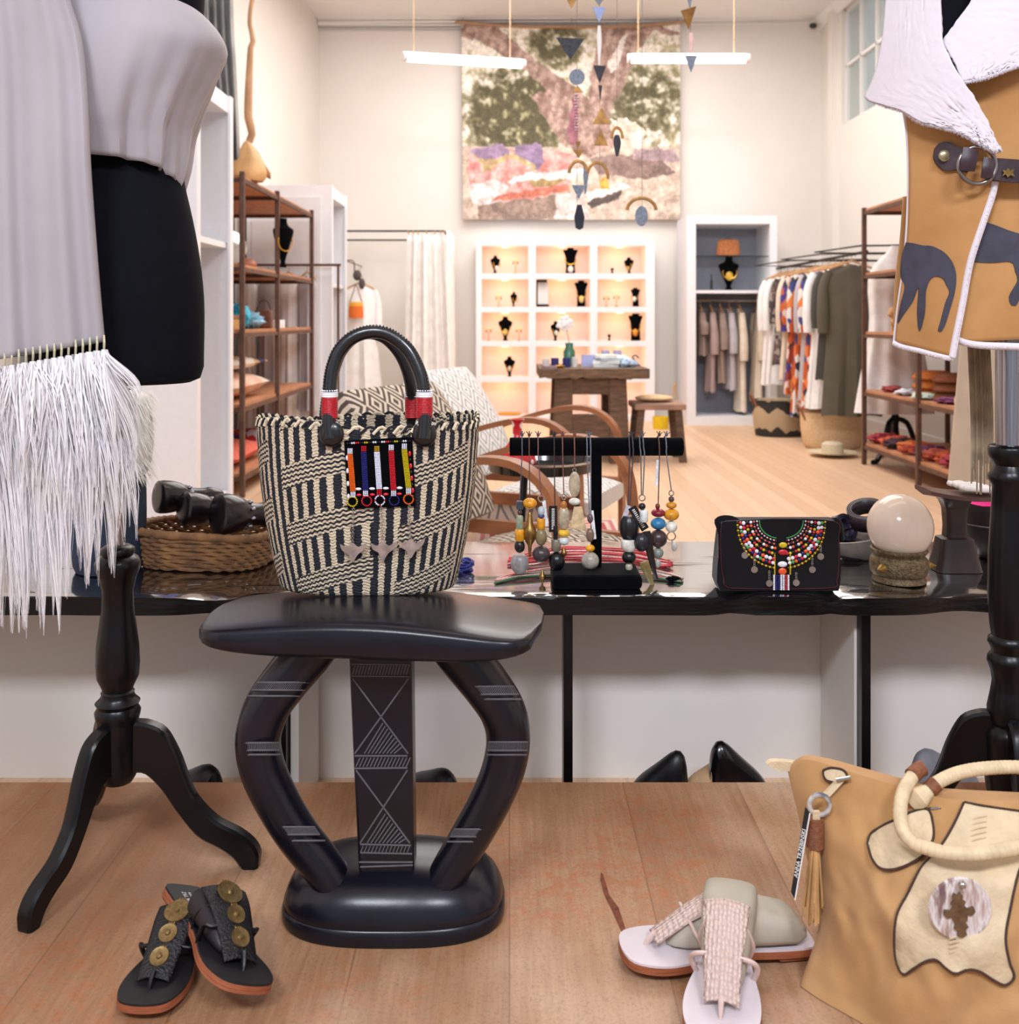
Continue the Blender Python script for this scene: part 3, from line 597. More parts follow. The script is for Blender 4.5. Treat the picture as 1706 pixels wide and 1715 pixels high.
for i, (a, b_) in enumerate(((5.95, .3), (6.2, -.2))):
    t = thing('card_easel', ('left' if i == 0 else 'right')+' small dark wooden easel holding a card on the left rack', 'easel', (-1.72, a, .942), 'card easels on the left rack')
    MB().tube([(-1.72, a, .942), (-1.76, a+.02, 1.13)], .006, 6).tube([(-1.66, a, .942), (-1.75, a+.02, 1.13)], .006, 6).build('easel_legs', dark_wood, t); MB().box((-1.7, a-.01, 1.02), (.1, .004, .12), b_).build('card', white_paint, t)
for i in range(3):
    x = -1.58+.0*i; tag(MB().lathe([(0, 0), (.022, 0), (.022, .05), (.018, .055), (0, .055)], (-1.56, 6.75+.1*i, .942), 12).build('candle_jar', white_paint), ('nearest', 'middle', 'farthest')[i]+' small white jar at the far end of the third left shelf', 'jar', 'white jars on the left rack')
# tan bucket bag and its long strap
def leather_bag():
    Y = 6.0; t = thing('tan_bucket_bag', 'tan leather bucket bag on top of the left metal rack', 'bag', P(418, 304, Y)); tan = M('tan_leather', (208, 164, 112), .6, var=.2, vs=6, bump=.3, bs=60)
    rows = []
    for u, (xl, xr, y, d) in enumerate(((386, 440, 304, .09), (380, 446, 296, .1), (384, 446, 285, .09), (392, 440, 268, .07), (402, 428, 250, .04), (408, 418, 238, .015), (411, 414, 236, .004))):
        row = []
        for i in range(25):
            a = 2*PI*i/24; row.append(P((xl+xr)/2+(xr-xl)/2*math.cos(a), y, Y)+Vector((0, d*math.sin(a)*(1+.1*math.sin(5*a)), 0)))
        rows.append(row)
    MB().grid(rows).add(rows[0], [tuple(range(24))]).build('bag_body', tan, t)
    MB().grid([[P(x, y, Y+.1+.02*math.cos(i)) for i, (x, y) in enumerate(((418, 238+dy), (432, 255+dy), (442, 275+dy), (452, 290+dy*.5)))] for dy in (0, 10, 20)]).build('flap', M('dark_tan_leather', (170, 118, 66), .6), t, solid=.01)
    MB().tube([P(x, y, Y-.02) for x, y in ((386, 268), (376, 262), (371, 270), (376, 278), (390, 268))], .006, 6, sm=16).build('loop', M('grey_cord', (140, 128, 112), .8), t)
leather_bag()
pts = [(417, 238), (421, 228), (422, 218), (416, 200), (416, 160), (418, 110), (420, 75), (424, 66), (418, 40), (420, 10), (424, -20), (422, -140), (420, -460)]
tag(MB().tube([P(x, y, 6.35) for x, y in pts], [.022, .026, .02, .013, .018, .024, .03, .024, .032, .034, .03, .03, .03], 10, sm=50).build('twisted_vine', M('tan_hide_strip', (186, 146, 110), .8, var=.2, vs=10)), 'long twisted tan branch hanging from the ceiling above the bucket bag', 'branch')
# textiles hung above the rack
def sheet_hang(name, label, A, B, Y, mt, amp=.03, nf=4, cat='textile', sol=.006):
    rows = loftpx(A, B, 30, 30, lambda x, y: Y, lambda u, v: amp*math.sin(u*nf*PI*2+v*1.5)); return tag(MB().grid(rows).build(name, mt, solid=sol), label, cat)
sheet_hang('grey_textile', 'long mottled grey cloth hanging from the ceiling by the nearest left cabinet', [(334, -500), (338, -40), (346, 100), (358, 200), (366, 290)], [(392, -500), (390, -40), (396, 120), (400, 200), (402, 262)], 5.62, M('mottled_grey_cloth', (168, 168, 166), .9, rgb2=(126, 124, 120), vs=5))
sheet_hang('blue_textile', 'periwinkle blue cloth hanging behind the shoulder of the grey shawl', [(215, -500), (215, -40), (222, 60)], [(345, -500), (344, -40), (338, 45)], 5.75, M('periwinkle_cloth', (136, 146, 214), .9, vs=4), .02)
sheet_hang('white_textile', 'white cloth with grey print hanging in the upper left corner', [(118, -480), (118, 0), (118, 60)], [(208, -480), (206, -20), (204, 60)], 5.3, M('white_grey_print', (232, 234, 236), .9, rgb2=(196, 204, 212), vs=6), .02)
# clothes hanging between rack and cabinets on the left
MB_ = MB().tube([(XL(7.8), 7.825, 1.42), (-1.3, 7.825, 1.42)], .01, 8).tube([(-1.32, 7.825, 1.42), (-1.32, 7.825, 0)], .01, 8); tag(MB_.build('garment_rail', rust), 'low rail with hanging pale clothes behind the left rack', 'clothes rail')
for i, (x, m_, wd, yb) in enumerate(((-2.02, white_c, .2, .12), (-1.86, grey_c, .2, .1), (-1.7, white_c, .18, .12), (-1.56, grey_c, .24, .3))):
    garment(('white garment nearest the left wall', 'grey garment second from the left wall', 'white garment third from the left wall', 'light grey robe at the rail end')[i]+' behind the left rack', x, 7.825, 1.34, yb, min(wd, .17), m_, .1, 1.0, 'pale garments behind the left rack', seed=20+i, sleeves=False)
t = garment('long white dress hanging on the back wall beside the white cabinet', P(603, 480, 9.3).x, 9.3, P(603, 478, 9.3).z, .25, .32, white_c, .2, 1.35, None, seed=33, cat='dress', name='white_dress')
MB().tube([P(577, 480, 9.32), P(577, 440, 9.32), P(580, 436, 9.32), P(590, 436, 9.32), P(593, 440, 9.32), P(594, 462, 9.32)], .006, 6).tube([P(577, 436, 9.32), (P(577, 436, 9.32).x, YB, P(577, 436, 9.32).z)], .006, 6).tube([P(603, 470, 9.3), P(594, 462, 9.32)], .006, 6).build('hanging_bracket', rust, t)
t2 = thing('ombre_bucket_bag', 'small yellow to orange bucket bag hanging before the white dress', 'bag', P(596, 533, 9.15))
m, nt, b = newmat('ombre_straw'); sx = nd(nt, 'ShaderNodeSeparateXYZ'); nt.links.new(coords(nt, 'UV'), sx.inputs[0]); nt.links.new(ramp(nt, sx.outputs[1], [(.35, C4((222, 110, 40))), (.65, C4((236, 170, 60)))], True), b.inputs['Base Color']); b.inputs['Roughness'].default_value = .8
k = 9.15/F; MB().lathe([(0, 0), (12*k, 0), (12.5*k, 8*k), (12*k, 18*k), (11.5*k, 27*k), (10*k, 27*k)], P(596, 533, 9.15), 24, 1, .6).build('bag_body', m, t2)
MB().tube([P(586, 506, 9.15), P(595, 478, 9.15), P(597, 478, 9.15), P(606, 506, 9.15)], .005, 6).build('strap', M('brown_strap', (140, 90, 64), .7), t2)
tag(MB().ell(P(598, 461, 9.25), (.04, .04, .05), 12).ell(P(606, 475, 9.25), (.03, .03, .05), 10).build('dark_headwrap', M('dark_wrap', (84, 72, 70), .8)), 'small dark wrap on the hook above the white dress', 'scarf')
# fitting room rails and curtain
z = P(0, 387, 9.2).z; zz = P(0, 403, 9.2).z
t = thing('curtain_rail', 'black fitting-room rail with wooden rings on the back wall', 'curtain rail', (P(660, 387, 9.2).x, 9.2, z))
MB().tube([P(545, 387, 9.2), P(744, 387, 9.2)], .009, 8).tube([(P(744, 387, 9.2).x, 9.2, z), (P(744, 387, 9.2).x, YB, z)], .009, 8).tube([(P(578, 0, 10.2).x-.1, 10.25, z), (P(745, 0, 9.2).x, 10.25, z)], .009, 8).build('rail', M('blackened_steel', (60, 56, 54), .5, .5), t)
mb = MB()
for x in (684, 692, 700, 714, 728, 738, 744): mb.torus(P(x, 389, 9.2), .018, .004, 14, 6, Matrix.Rotation(PI/2, 3, 'Y'))
mb.build('curtain_ring', M('ring_wood', (190, 150, 104), .6), t)
rows = []
for j in range(30):
    v = j/29; row = []
    for i in range(90):
        u = i/89; q = P(682+(746-682)*u, 394, 9.2); row.append(Vector((q.x+(u-.3)*.12*v, 9.2+(.04+.02*v)*math.sin(u*24+.6*math.sin(v*2))+.02*math.sin(u*11+v), q.z-(q.z-.03)*v)))
    rows.append(row)
tag(MB().grid(rows).build('fitting_room_curtain', cloth('ivory_curtain', (246, 242, 238)), solid=.003), 'ivory fitting-room curtain gathered in folds under the black rail', 'curtain')
rows = [[Vector((P(748, 0, 9.25).x+.03*math.sin(u*18)+.02*v, 9.25+u*.9, .03+(1.78)*(1-v))) for u in [i/40 for i in range(41)]] for v in [j/9 for j in range(10)]]
tag(MB().grid(rows).build('fitting_room_curtain', MATS['ivory_curtain'], solid=.003), 'ivory side curtain running back to the wall left of the lit shelves', 'curtain')
# ================================================================ display table and stool in the room
def leg_table():
    t = thing('timber_table', 'rustic dark timber table with thick live-edge top before the lit shelves', 'table', (.6, 7.35, 0)); zt = .66
    k = 7.0/F; xl, xr = (903-CX)*k, (1087-CX)*k; n = 40; top = []; rows = []
    for (Y, s) in ((6.95, -1), (7.75, 1)):
        pass
    vs = []; outline = []
    for i in range(n+1): u = i/n; outline.append((xl+(xr-xl)*u+.0, 6.97+.03*noise.noise(Vector((u*7, 1, 0)))))
    for i in range(n+1): u = 1-i/n; outline.append((xl+(xr-xl)*u, 7.75+.03*noise.noise(Vector((u*7, 5, 0)))))
    lo = [zt-.065+.022*noise.noise(Vector((i*.35, 0, 3))) for i in range(len(outline))]
    N = len(outline); mb = MB(); mb.add([Vector((a, b, zt)) for a, b in outline]+[Vector((a, b, z)) for (a, b), z in zip(outline, lo)], [tuple(range(N)), tuple(range(2*N-1, N-1, -1))]+[(i, (i+1) % N, N+(i+1) % N, N+i) for i in range(N)])
    mb.build('table_top', dark_wood_h, t, smooth=False)
    for Yc in (7.06, 7.62):
        for s in (-1, 1):
            c = (990-CX)*k; a, b = s*(32*k+.02), s*(62*k); p0 = [(c+s*.13, .16*0), (c+s*.27, 0), (c+s*.245, zt-.07), (c+s*.125, zt-.07)]
            MB().prism([(x, z) for x, z in p0], -.045, .045, Matrix.Rotation(PI/2, 3, 'X'), (0, Yc, 0)).build('leg', dark_wood, t, smooth=False, bevel=.006)
        MB().b2((c-.14, Yc-.03, zt-.18), (c+.14, Yc+.03, zt-.07)).build('apron', dark_wood, t, smooth=False); MB().b2((c-.15, Yc-.03, .14), (c+.15, Yc+.03, .34 if Yc < 7.3 else .24)).build('stretcher', dark_wood, t, smooth=False, bevel=.006)
    MB().b2((c-.04, 7.1, .18), (c+.04, 7.58, .26)).build('long_stretcher', dark_wood, t, smooth=False)
leg_table()
zt = .6605
def onT(x, Y): return Vector(((x-CX)/F*Y, Y, zt))
def tin(name, label, cat, x, Y, r, h, mt, group=None, lid=None):
    c = onT(x, Y); t = thing(name, label, cat, c, group); MB().lathe([(0, 0), (r*.92, 0), (r, h*.1), (r, h), (r*.86, h), (r*.84, h*.9), (0, h*.88)], c, 18).build('cup', mt, t)
    if lid: MB().lathe([(0, h*.885), (r*.8, h*.885), (r*.8, h*.93), (0, h*.93)], c, 16).build('wax', lid, t)
navy = M('navy_glaze', (44, 52, 120), .3); wg = M('white_glaze', (232, 232, 234), .25)
tin('candle_cup', 'left navy blue cup on the timber table', 'cup', 929, 7.2, .028, .066, navy, 'navy cups on the timber table', wg); tin('candle_cup', 'right navy blue cup on the timber table', 'cup', 948.5, 7.2, .029, .066, navy, 'navy cups on the timber table', wg)
tin('white_cup', 'white cup at the left end of the timber table', 'cup', 914, 7.3, .026, .055, wg); tin('white_cup', 'tall white cup beside the right navy cup', 'cup', 962, 7.25, .02, .07, wg)
c = onT(936, 7.08); tag(MB().lathe([(0, .004), (.03, .004), (.042, .018), (.045, .018), (.032, 0), (0, 0)], c, 20).build('trinket_dish', gold), 'small gold dish in front of the navy cups', 'dish')
c = onT(920, 7.06); tag(MB().box(c+Vector((0, 0, .008)), (.09, .08, .016), .2).build('booklet', M('plum_cover', (150, 124, 140), .6)), 'thin plum booklet at the left edge of the timber table', 'booklet')
# orchid
c = onT(953, 7.5); t = thing('orchid', 'white orchid in a tall green vase on the timber table', 'orchid', c); gv = M('green_glass_vase', (70, 120, 96), .2)
MB().lathe([(0, 0), (.04, 0), (.045, .1), (.03, .13), (.028, .16), (.034, .165), (0, .16)], c, 20).build('vase', gv, t)
sp = [c+Vector(q) for q in ((0, 0, .15), (-.006, 0, .2), (-.02, -.01, .26), (-.035, -.02, .31), (-.055, -.02, .33), (-.085, -.02, .31))]
MB().tube(sp, .004, 6, sm=16).build('stem', M('stem_green', (120, 140, 80), .6), t)
for i, (dx, dz, r) in enumerate(((-.03, .33, .036), (-.062, .3, .034), (-.002, .31, .03), (-.03, .285, .03))):
    mb = MB(); o_ = c+Vector((dx, -.035, dz))
    for q in range(5):
        a = 2*PI*q/5+i; mb.ell(o_+Vector((math.cos(a)*r*.6, -.003*q, math.sin(a)*r*.6)), (r*.6, .006, r*.48), 10, Matrix.Rotation(-a, 3, 'Y'))
    mb.build('blossom', M('orchid_white', (244, 240, 240), .6, var=.03), t)
for i, (x, Y, w_, d_, h_, rgb, rz, lab) in enumerate(((985, 7.3, .1, .012, .085, (176, 184, 232), .1, 'upright lavender card on the timber table'), (1012, 7.25, .18, .14, .025, (206, 216, 222), .1, 'lowest pale blue book of the table stack'))):
    tag(MB().box(onT(x, Y)+Vector((0, 0, h_/2+.0005)), (w_, d_, h_), rz).build('book' if i else 'greeting_card', M('paper_%d' % i, rgb, .6)), lab, 'book' if i else 'card')
z_ = .026
for i, (rgb, h_, rz, dx, lab) in enumerate((((236, 236, 232), .02, -.15, 0, 'white book second in the table stack'), ((180, 200, 210), .018, .2, .02, 'grey-blue book third in the table stack'), ((240, 240, 238), .022, 0, -.01, 'white book on top of the table stack'))):
    tag(MB().box(onT(1016, 7.25)+Vector((dx, 0, z_+h_/2+.0005*(i+1))), (.19-.02*i, .13, h_), rz).build('book', M('paper_b%d' % i, rgb, .6)), lab, 'book', 'books stacked on the timber table'); z_ += h_+.0005
blob(onT(1052, 7.2)+Vector((0, 0, .028)), (.06, .05, .028), M('blue_check_cloth', (120, 150, 190), .9, rgb2=(200, 214, 226), vs=40), 'folded blue and white cloth at the right of the timber table', 'folded_cloth', 'cloth', 4)
blob(onT(1038, 7.35)+Vector((0, 0, .04)), (.07, .06, .04), M('white_check_cloth', (226, 230, 232), .9), 'white folded napkins behind the blue cloth on the table', 'folded_cloth', 'cloth', 5)
c = onT(1066, 7.35); tag(MB().tube([c+Vector(q) for q in ((.02, 0, .004), (-.02, 0, .05), (-.03, 0, .07), (-.01, 0, .08), (.015, 0, .06))], .006, 6, sm=14).build('dark_horn_ornament', black_gloss), 'small dark curled horn at the right end of the timber table', 'ornament')
for i, x in enumerate((1014, 1034)):
    c = P(x, 583, 7.6); tag(MB().box((c.x, 7.62, zt+.0005+.055), (.05, .05, .11), .3).build('gift_box', M('pale_violet_box', (190, 190, 226), .6)), ('left' if i == 0 else 'right')+' pale violet box at the back of the timber table', 'box', 'pale violet boxes on the timber table')
# stool beside the table
t = thing('timber_stool', 'low dark timber stool beside the rustic table', 'stool', (1.02, 7.25, 0)); k = 7.08/F
X0, X1 = (1062-CX)*k, (1148-CX)*k; MB().b2((X0, 7.05, .37), (X1, 7.45, .41)).build('seat', M('stool_top', (150, 116, 96), .6, var=.3, vs=6), t, smooth=False, bevel=.006)
for sx_, xx in ((-1, X0+.05), (1, X1-.05)):
    for Y in (7.1, 7.4):
        dx = sx_*.035; MB().prism([(xx-.025+dx, 0), (xx+.025+dx, 0), (xx+.025, .37), (xx-.025, .37)], -.022, .022, Matrix.Rotation(PI/2, 3, 'X'), (0, Y, 0)).build('leg', dark_wood, t, smooth=False)
MB().b2((X0+.06, 7.09, .12), (X1-.06, 7.12, .15)).build('stretcher', dark_wood, t, smooth=False)
t = thing('straw_clutch', 'flat pale straw bag with loop handle lying on the timber stool', 'bag', (1.0, 7.28, .4105))
blob_ = MB().ell(((X0+X1)/2-.01, 7.3, .435), (.14, .12, .025), 18); blob_.build('clutch_body', M('pale_straw', (214, 180, 140), .8, var=.2, vs=70, bump=.5), t)
MB().tube([(X1-.06, 7.3, .43), (X1-.045, 7.32, .5), (X1-.03, 7.33, .545), (X1-.035, 7.32, .5), (X1-.02, 7.3, .43)], .005, 6, sm=14).build('handle', M('rope_tan', (196, 148, 96), .8), t)
c = P(1106, 711, 9.3); tag(MB().lathe([(0, 0), (.07, 0), (.075, .11), (.068, .11), (.06, .01), (0, .01)], (c.x, 9.3, .001), 20).build('yellow_pot', M('yellow_glaze', (222, 188, 20), .5)), 'bright yellow pot on the floor seen under the stool', 'pot')
# ================================================================ armchairs
def fabric(name, a, b_, sc, line=.42):
    m, nt, b = newmat(name); b.inputs['Roughness'].default_value = .95
    tc = nd(nt, 'ShaderNodeTexCoord'); s = nd(nt, 'ShaderNodeSeparateXYZ'); nt.links.new(tc.outputs['UV'], s.inputs[0])
    U = mth(nt, 'ABSOLUTE', mth(nt, 'SUBTRACT', mth(nt, 'FRACT', mth(nt, 'MULTIPLY', s.outputs[0], sc)), .5)); V = mth(nt, 'ABSOLUTE', mth(nt, 'SUBTRACT', mth(nt, 'FRACT', mth(nt, 'MULTIPLY', s.outputs[1], sc*.9)), .5))
    d = mth(nt, 'FRACT', mth(nt, 'MULTIPLY', mth(nt, 'ADD', U, V), 4.0)); k = mth(nt, 'LESS_THAN', d, line)
    nt.links.new(mixc(nt, k, C4(a), C4(b_)), b.inputs['Base Color']); bumpn(nt, b, ntex(nt, coords(nt), 300, 2), .3, .002); return m
def armchair(label, loc, rz, fab, group):
    t = thing('armchair', label, 'armchair', (0, 0, 0), group); wd = M('bent_wood', (146, 92, 58), .35, var=.2, vs=5, stretch=(1, 1, 6)); W = .27
    def slab(path, th, w, name):
        rows = []; P_ = rs(v2(path), 22); ring = 24; L = 0
        uvs = []
        for i, p in enumerate(P_):
            tt = (P_[min(i+1, 21)]-P_[max(i-1, 0)]).normalized(); nn = Vector((-tt.y, tt.x)); e = math.sin(PI*min(1, max(0, (i+.6)/22.2)))**.3; row = []
            if i: L += (P_[i]-P_[i-1]).length
            for k in range(ring+1):
                a = 2*PI*k/ring; ca, sa = math.cos(a), math.sin(a); sq = lambda v: math.copysign(abs(v)**.35, v)
                y = w*sq(ca); h = th/2*e*sq(sa)+th/2; q = p+nn*h; row.append(Vector((q.x, y*(.97+.03*e), q.y))); uvs.append((y+h*.3, L))
            rows.append(row)
        mb = MB().grid(rows, uvs=uvs); n = ring
        mb.add(rows[0][:-1], [tuple(range(n))]); mb.add(rows[-1][:-1], [tuple(range(n))]); return mb.build(name, fab, t)
    slab([(.56, .30), (.3, .29), (.0, .25)], .15, W, 'seat_cushion'); slab([(.06, .33), (-.03, .5), (-.11, .64), (-.2, .79)], .13, W+.03, 'backrest')
    for s in (-1, 1):
        arm = [(-.3, .32), (-.22, .42), (-.05, .49), (.15, .555), (.3, .585), (.42, .57), (.505, .5), (.535, .38), (.54, .2), (.54, 0)]
        rows = []
        for p in rs(v2(arm), 40): rows.append(p)
        mb = MB(); y = s*(W+.05); pts = rows; R = []
        for i, p in enumerate(pts):
            tt = (pts[min(i+1, 39)]-pts[max(i-1, 0)]).normalized(); nn = Vector((-tt.y, tt.x))*.011
            R.append([Vector((p.x+nn.x, y-.028, p.y+nn.y)), Vector((p.x+nn.x, y+.028, p.y+nn.y)), Vector((p.x-nn.x, y+.028, p.y-nn.y)), Vector((p.x-nn.x, y-.028, p.y-nn.y))])
        for r in R:
            for q in r: q.z = max(0, q.z)
        mb.grid(R, closed=True).add(R[0], [(0, 1, 2, 3)]).add(R[-1], [(3, 2, 1, 0)]); mb.build('arm', wd, t)
        rear = rs(v2([(-.3, .33), (-.26, .2), (-.28, .1), (-.34, 0)]), 14); mb = MB().tube([(p.x, y, p.y) for p in rear], .018, 8); mb.build('leg', wd, t)
        MB().box((.12, s*(W+.02), .25), (.84, .03, .05)).build('side_rail', wd, t)
    t.location = loc; t.rotation_euler = (0, 0, rz); return t
fabA = fabric('brown_diamond_weave', (210, 196, 178), (84, 72, 66), 8.5, .5); fabB = fabric('pale_diamond_weave', (226, 224, 220), (136, 138, 142), 7.0, .28)
armchair('nearer bentwood armchair with brown and cream diamond fabric behind the bench', (-.2, 3.42, 0), -.45, fabA, None)
armchair('farther bentwood armchair with pale thin-lined diamond fabric', (-.1, 4.6, 0), -.38, fabB, None)
# round black tray table with a spotted vase
t = thing('tray_table', 'round black tray table between the two armchairs', 'table', (.12, 3.92, 0)); MB().lathe([(0, .43), (.19, .43), (.2, .46), (.205, .46), (.2, .42), (0, .42)], (.12, 3.92, 0), 36).build('tray', black_gloss, t)
MB().torus((.12, 3.92, .46), .203, .004, 40, 6).build('rim', chrome, t)
for a in (0, 2.1, 4.2): MB().tube([(.12+.12*math.cos(a), 3.92+.12*math.sin(a), .42), (.12+.18*math.cos(a), 3.92+.18*math.sin(a), 0)], .01, 8).build('leg', black_satin, t)
m, nt, b = newmat('red_polka_glaze'); b.inputs['Roughness'].default_value = .2; v = nd(nt, 'ShaderNodeTexVoronoi'); v.inputs['Scale'].default_value = 22; v.inputs['Randomness'].default_value = .15; nt.links.new(coords(nt), v.inputs['Vector'])
nt.links.new(ramp(nt, v.outputs['Distance'], [(0, C4((240, 236, 232))), (.32, C4((196, 30, 42)))], True), b.inputs['Base Color'])
tag(MB().lathe([(0, 0), (.06, 0), (.075, .02), (.06, .06), (.03, .1), (.018, .13), (.02, .17), (.03, .185), (.022, .185), (.014, .14)], (.03, 3.92, .431), 28, sm=30).build('spotted_vase', m), 'red vase with white dots on the black tray table', 'vase')
rug = printm('kilim_rug', [(176, 60, 66), (222, 196, 186), (206, 130, 130), (130, 70, 80)], 14)
m, nt, b = newmat('striped_rug'); b.inputs['Roughness'].default_value = .95; s = nd(nt, 'ShaderNodeSeparateXYZ'); nt.links.new(coords(nt, 'UV'), s.inputs[0])
U = mth(nt, 'ABSOLUTE', mth(nt, 'SUBTRACT', s.outputs[0], .5)); V = mth(nt, 'ABSOLUTE', mth(nt, 'SUBTRACT', s.outputs[1], .5)); d = mth(nt, 'MAXIMUM', U, V)
nt.links.new(ramp(nt, mth(nt, 'FRACT', mth(nt, 'MULTIPLY', d, 8)), [(0, C4((186, 80, 84))), (.3, C4((226, 200, 190))), (.55, C4((206, 130, 130))), (.8, C4((236, 222, 214)))], True), b.inputs['Base Color'])
mb = MB(); mb.grid([[Vector((x, y, .008)) for x in (-.15, .52)] for y in (4.0, 5.05)]); tag(mb.build('small_rug', m, solid=.006, off=-1), 'small red and cream bordered rug on the floor beyond the tray table', 'rug')
# ================================================================ clothes and baskets by the right wall
t = thing('garment_rail', 'black wall-mounted clothes rail full of colourful garments by the right wall', 'clothes rail', (2.52, 8.2, 1.46)); zr = 1.475
mb = MB().tube([(2.5, 7.1, zr), (2.5, 9.5, zr)], .011, 8)
for y in (7.3, 8.2, 9.1): mb.tube([(2.5, y, zr), (XR, y, zr)], .009, 8).tube([(2.5, y, zr), (2.2, y+.02, zr+.01), (2.5, y-.06, zr+.05), (XR, y-.06, zr+.06)], .007, 6)
mb.build('rail', M('blackened_rail', (50, 46, 44), .5, .5), t)
G = 'garments on the right wall rail'
sp = [(9.35, white_c, 1.0, .42, 'white garment at the far end of the right wall rail', .06), (9.12, white_c, .98, .44, 'second white garment from the far end of the right wall rail', .08), (8.9, pr_c, .8, .44, 'grey-green patterned garment on the right wall rail', .1), (8.7, cream_c, .92, .42, 'thin cream garment beside the patterned one on the right rail', .05),
      (8.5, pr_a, 1.02, .46, 'orange and purple printed dress on the right wall rail', .1), (8.3, pr_b, 1.2, .46, 'rust and blue printed dress on the right wall rail', .09), (8.12, grey_c, 1.05, .44, 'pale grey striped garment among the prints on the right rail', .05), (7.95, pr_b, 1.1, .48, 'large floral dress with orange blooms on the right rail', .08),
      (7.78, white_c, 1.08, .5, 'long white skirt nearly reaching the floor on the right rail', .12), (7.6, green_c, .85, .48, 'charcoal green top on the right wall rail', .09), (7.42, olive_c, 1.1, .5, 'dark olive tunic at the near end of the right wall rail', .1)]
for i, (Y, m_, L, wd, lab, th) in enumerate(sp): garment(lab, 2.5, Y, 1.4, max(.12, 1.4-L), wd*.82, m_, th+.06, 1.1, G, seed=60+i)
# tall white dress form near rack
c = (2.72, 7.16); t = thing('dress_form', 'white draped dress form on a small black tripod behind the right rack', 'dress form', (c[0], c[1], 0))
MB().lathe([(.02, 0.14), (.03, .17), (.022, .26), (.03, .3), (.02, .34), (.012, .36), (.012, .8)], (c[0], c[1], 0), 16).build('pole', black_satin, t)
for a in (-2.5, -.4, 1.6):
    pts = [(0.02, .3), (.08, .27), (.14, .12), (.22, .02), (.27, .015)]; MB().tube([(c[0]+r*math.cos(a), c[1]+r*math.sin(a), z) for r, z in pts], .018, 8, sm=14).build('leg', black_satin, t)
rows = []
for u, r in ((0, .03), (.04, .05), (.1, .15), (.2, .2), (.35, .18), (.5, .17), (.7, .22), (1, .27)):
    rows.append([Vector((c[0]+r*math.cos(a)*(1+.08*u*math.sin(9*a)), c[1]+r*.45*math.sin(a)*(1+.2*u*math.sin(9*a)), 1.52-u*1.18)) for a in [2*PI*i/60 for i in range(61)]])
MB().grid(rows).build('white_gown', white_c, t, sub=1)
def basket(name, label, c, r0, r1, h, mt, ey=.8, handles=True, cat='basket'):
    t = thing(name, label, cat, c); MB().lathe([(0, 0), (r0*.9, 0), (r0, .02), ((r0+r1)/2+.01, h*.5), (r1, h), (r1+.008, h+.008), (r1-.012, h), (r0-.02, .03), (0, .02)], c, 40, 1, ey, sm=30).build('basket_body', mt, t)
    if handles:
        for s in (-1, 1): MB().tube([Vector(c)+Vector((s*r1*.9-.0, -.06, h*.8)), Vector(c)+Vector((s*(r1+.02), -.03, h+.05)), Vector(c)+Vector((s*(r1+.02), .03, h+.05)), Vector(c)+Vector((s*r1*.9, .06, h*.8))], .01, 6, sm=12).build('handle', M('brown_handle', (130, 84, 60), .6), t)
m, nt, b = newmat('striped_basket_weave'); b.inputs['Roughness'].default_value = .85; s = nd(nt, 'ShaderNodeSeparateXYZ'); nt.links.new(coords(nt, 'UV'), s.inputs[0]); nn = ntex(nt, coords(nt, scale=(1, 1, .2)), 6, 2)
k = mth(nt, 'GREATER_THAN', mth(nt, 'SINE', mth(nt, 'ADD', mth(nt, 'MULTIPLY', s.outputs[1], 24), mth(nt, 'MULTIPLY', nn, 6))), .2); nt.links.new(mixc(nt, k, C4((176, 154, 122)), C4((44, 40, 36))), b.inputs['Base Color'])
basket('striped_basket', 'black and tan striped woven basket on the floor before the wardrobe', (2.32, 8.75, .001), .2, .22, .3, m, .8)
basket('cream_basket', 'wide cream woven basket on the floor beneath the clothes rail', (2.52, 7.92, .001), .22, .25, .27, M('cream_weave', (214, 182, 142), .85, var=.12, vs=60, bump=.5, bs=120), .7)
c = (2.36, 7.42, .001); t = thing('straw_hat', 'pale straw sun hat lying on the floor by the cream basket', 'hat', c); sm = M('hat_straw', (206, 192, 164), .85, var=.1, vs=90, bump=.4); MB().lathe([(.08, .012), (.17, .03), (.175, .034), (.08, .018)], c, 32).build('brim', sm, t); MB().lathe([(.08, .012), (.075, .09), (.05, .105), (0, .1)], c, 28).build('crown', sm, t)
# ---- right rack contents
orm = M('rust_wool', (176, 96, 34), .9, var=.25, vs=70, bump=.5, bs=200); orm2 = M('dark_rust_wool', (112, 60, 30), .9, var=.25, vs=70, bump=.5, bs=200)
for s_, (Y, m_, nm) in enumerate(((6.28, orm, 'orange'), (5.98, orm2, 'brown'))):
    for k in range(3):
        c = (2.62+.0*k, Y, .519+.055*k); t = thing('felt_hat', f'{nm} felt hat, ' + ('lowest', 'middle', 'topmost')[k]+' of its stack on the right rack', 'hat', c, 'felt hats stacked on the right rack')
        MB().lathe([(0, 0.001), (.12, 0.001), (.125, .012), (.11, .03), (.1, .05), (.07, .054), (0, .054)], c, 26).build('hat_body', m_, t)
random.seed(11)
cols = [((150, 50, 60), 'plum red'), ((200, 90, 60), 'coral'), ((60, 40, 50), 'dark aubergine'), ((204, 110, 60), 'orange'), ((170, 70, 50), 'brick'), ((96, 48, 84), 'purple'), ((186, 90, 70), 'salmon'), ((190, 84, 44), 'burnt orange')]
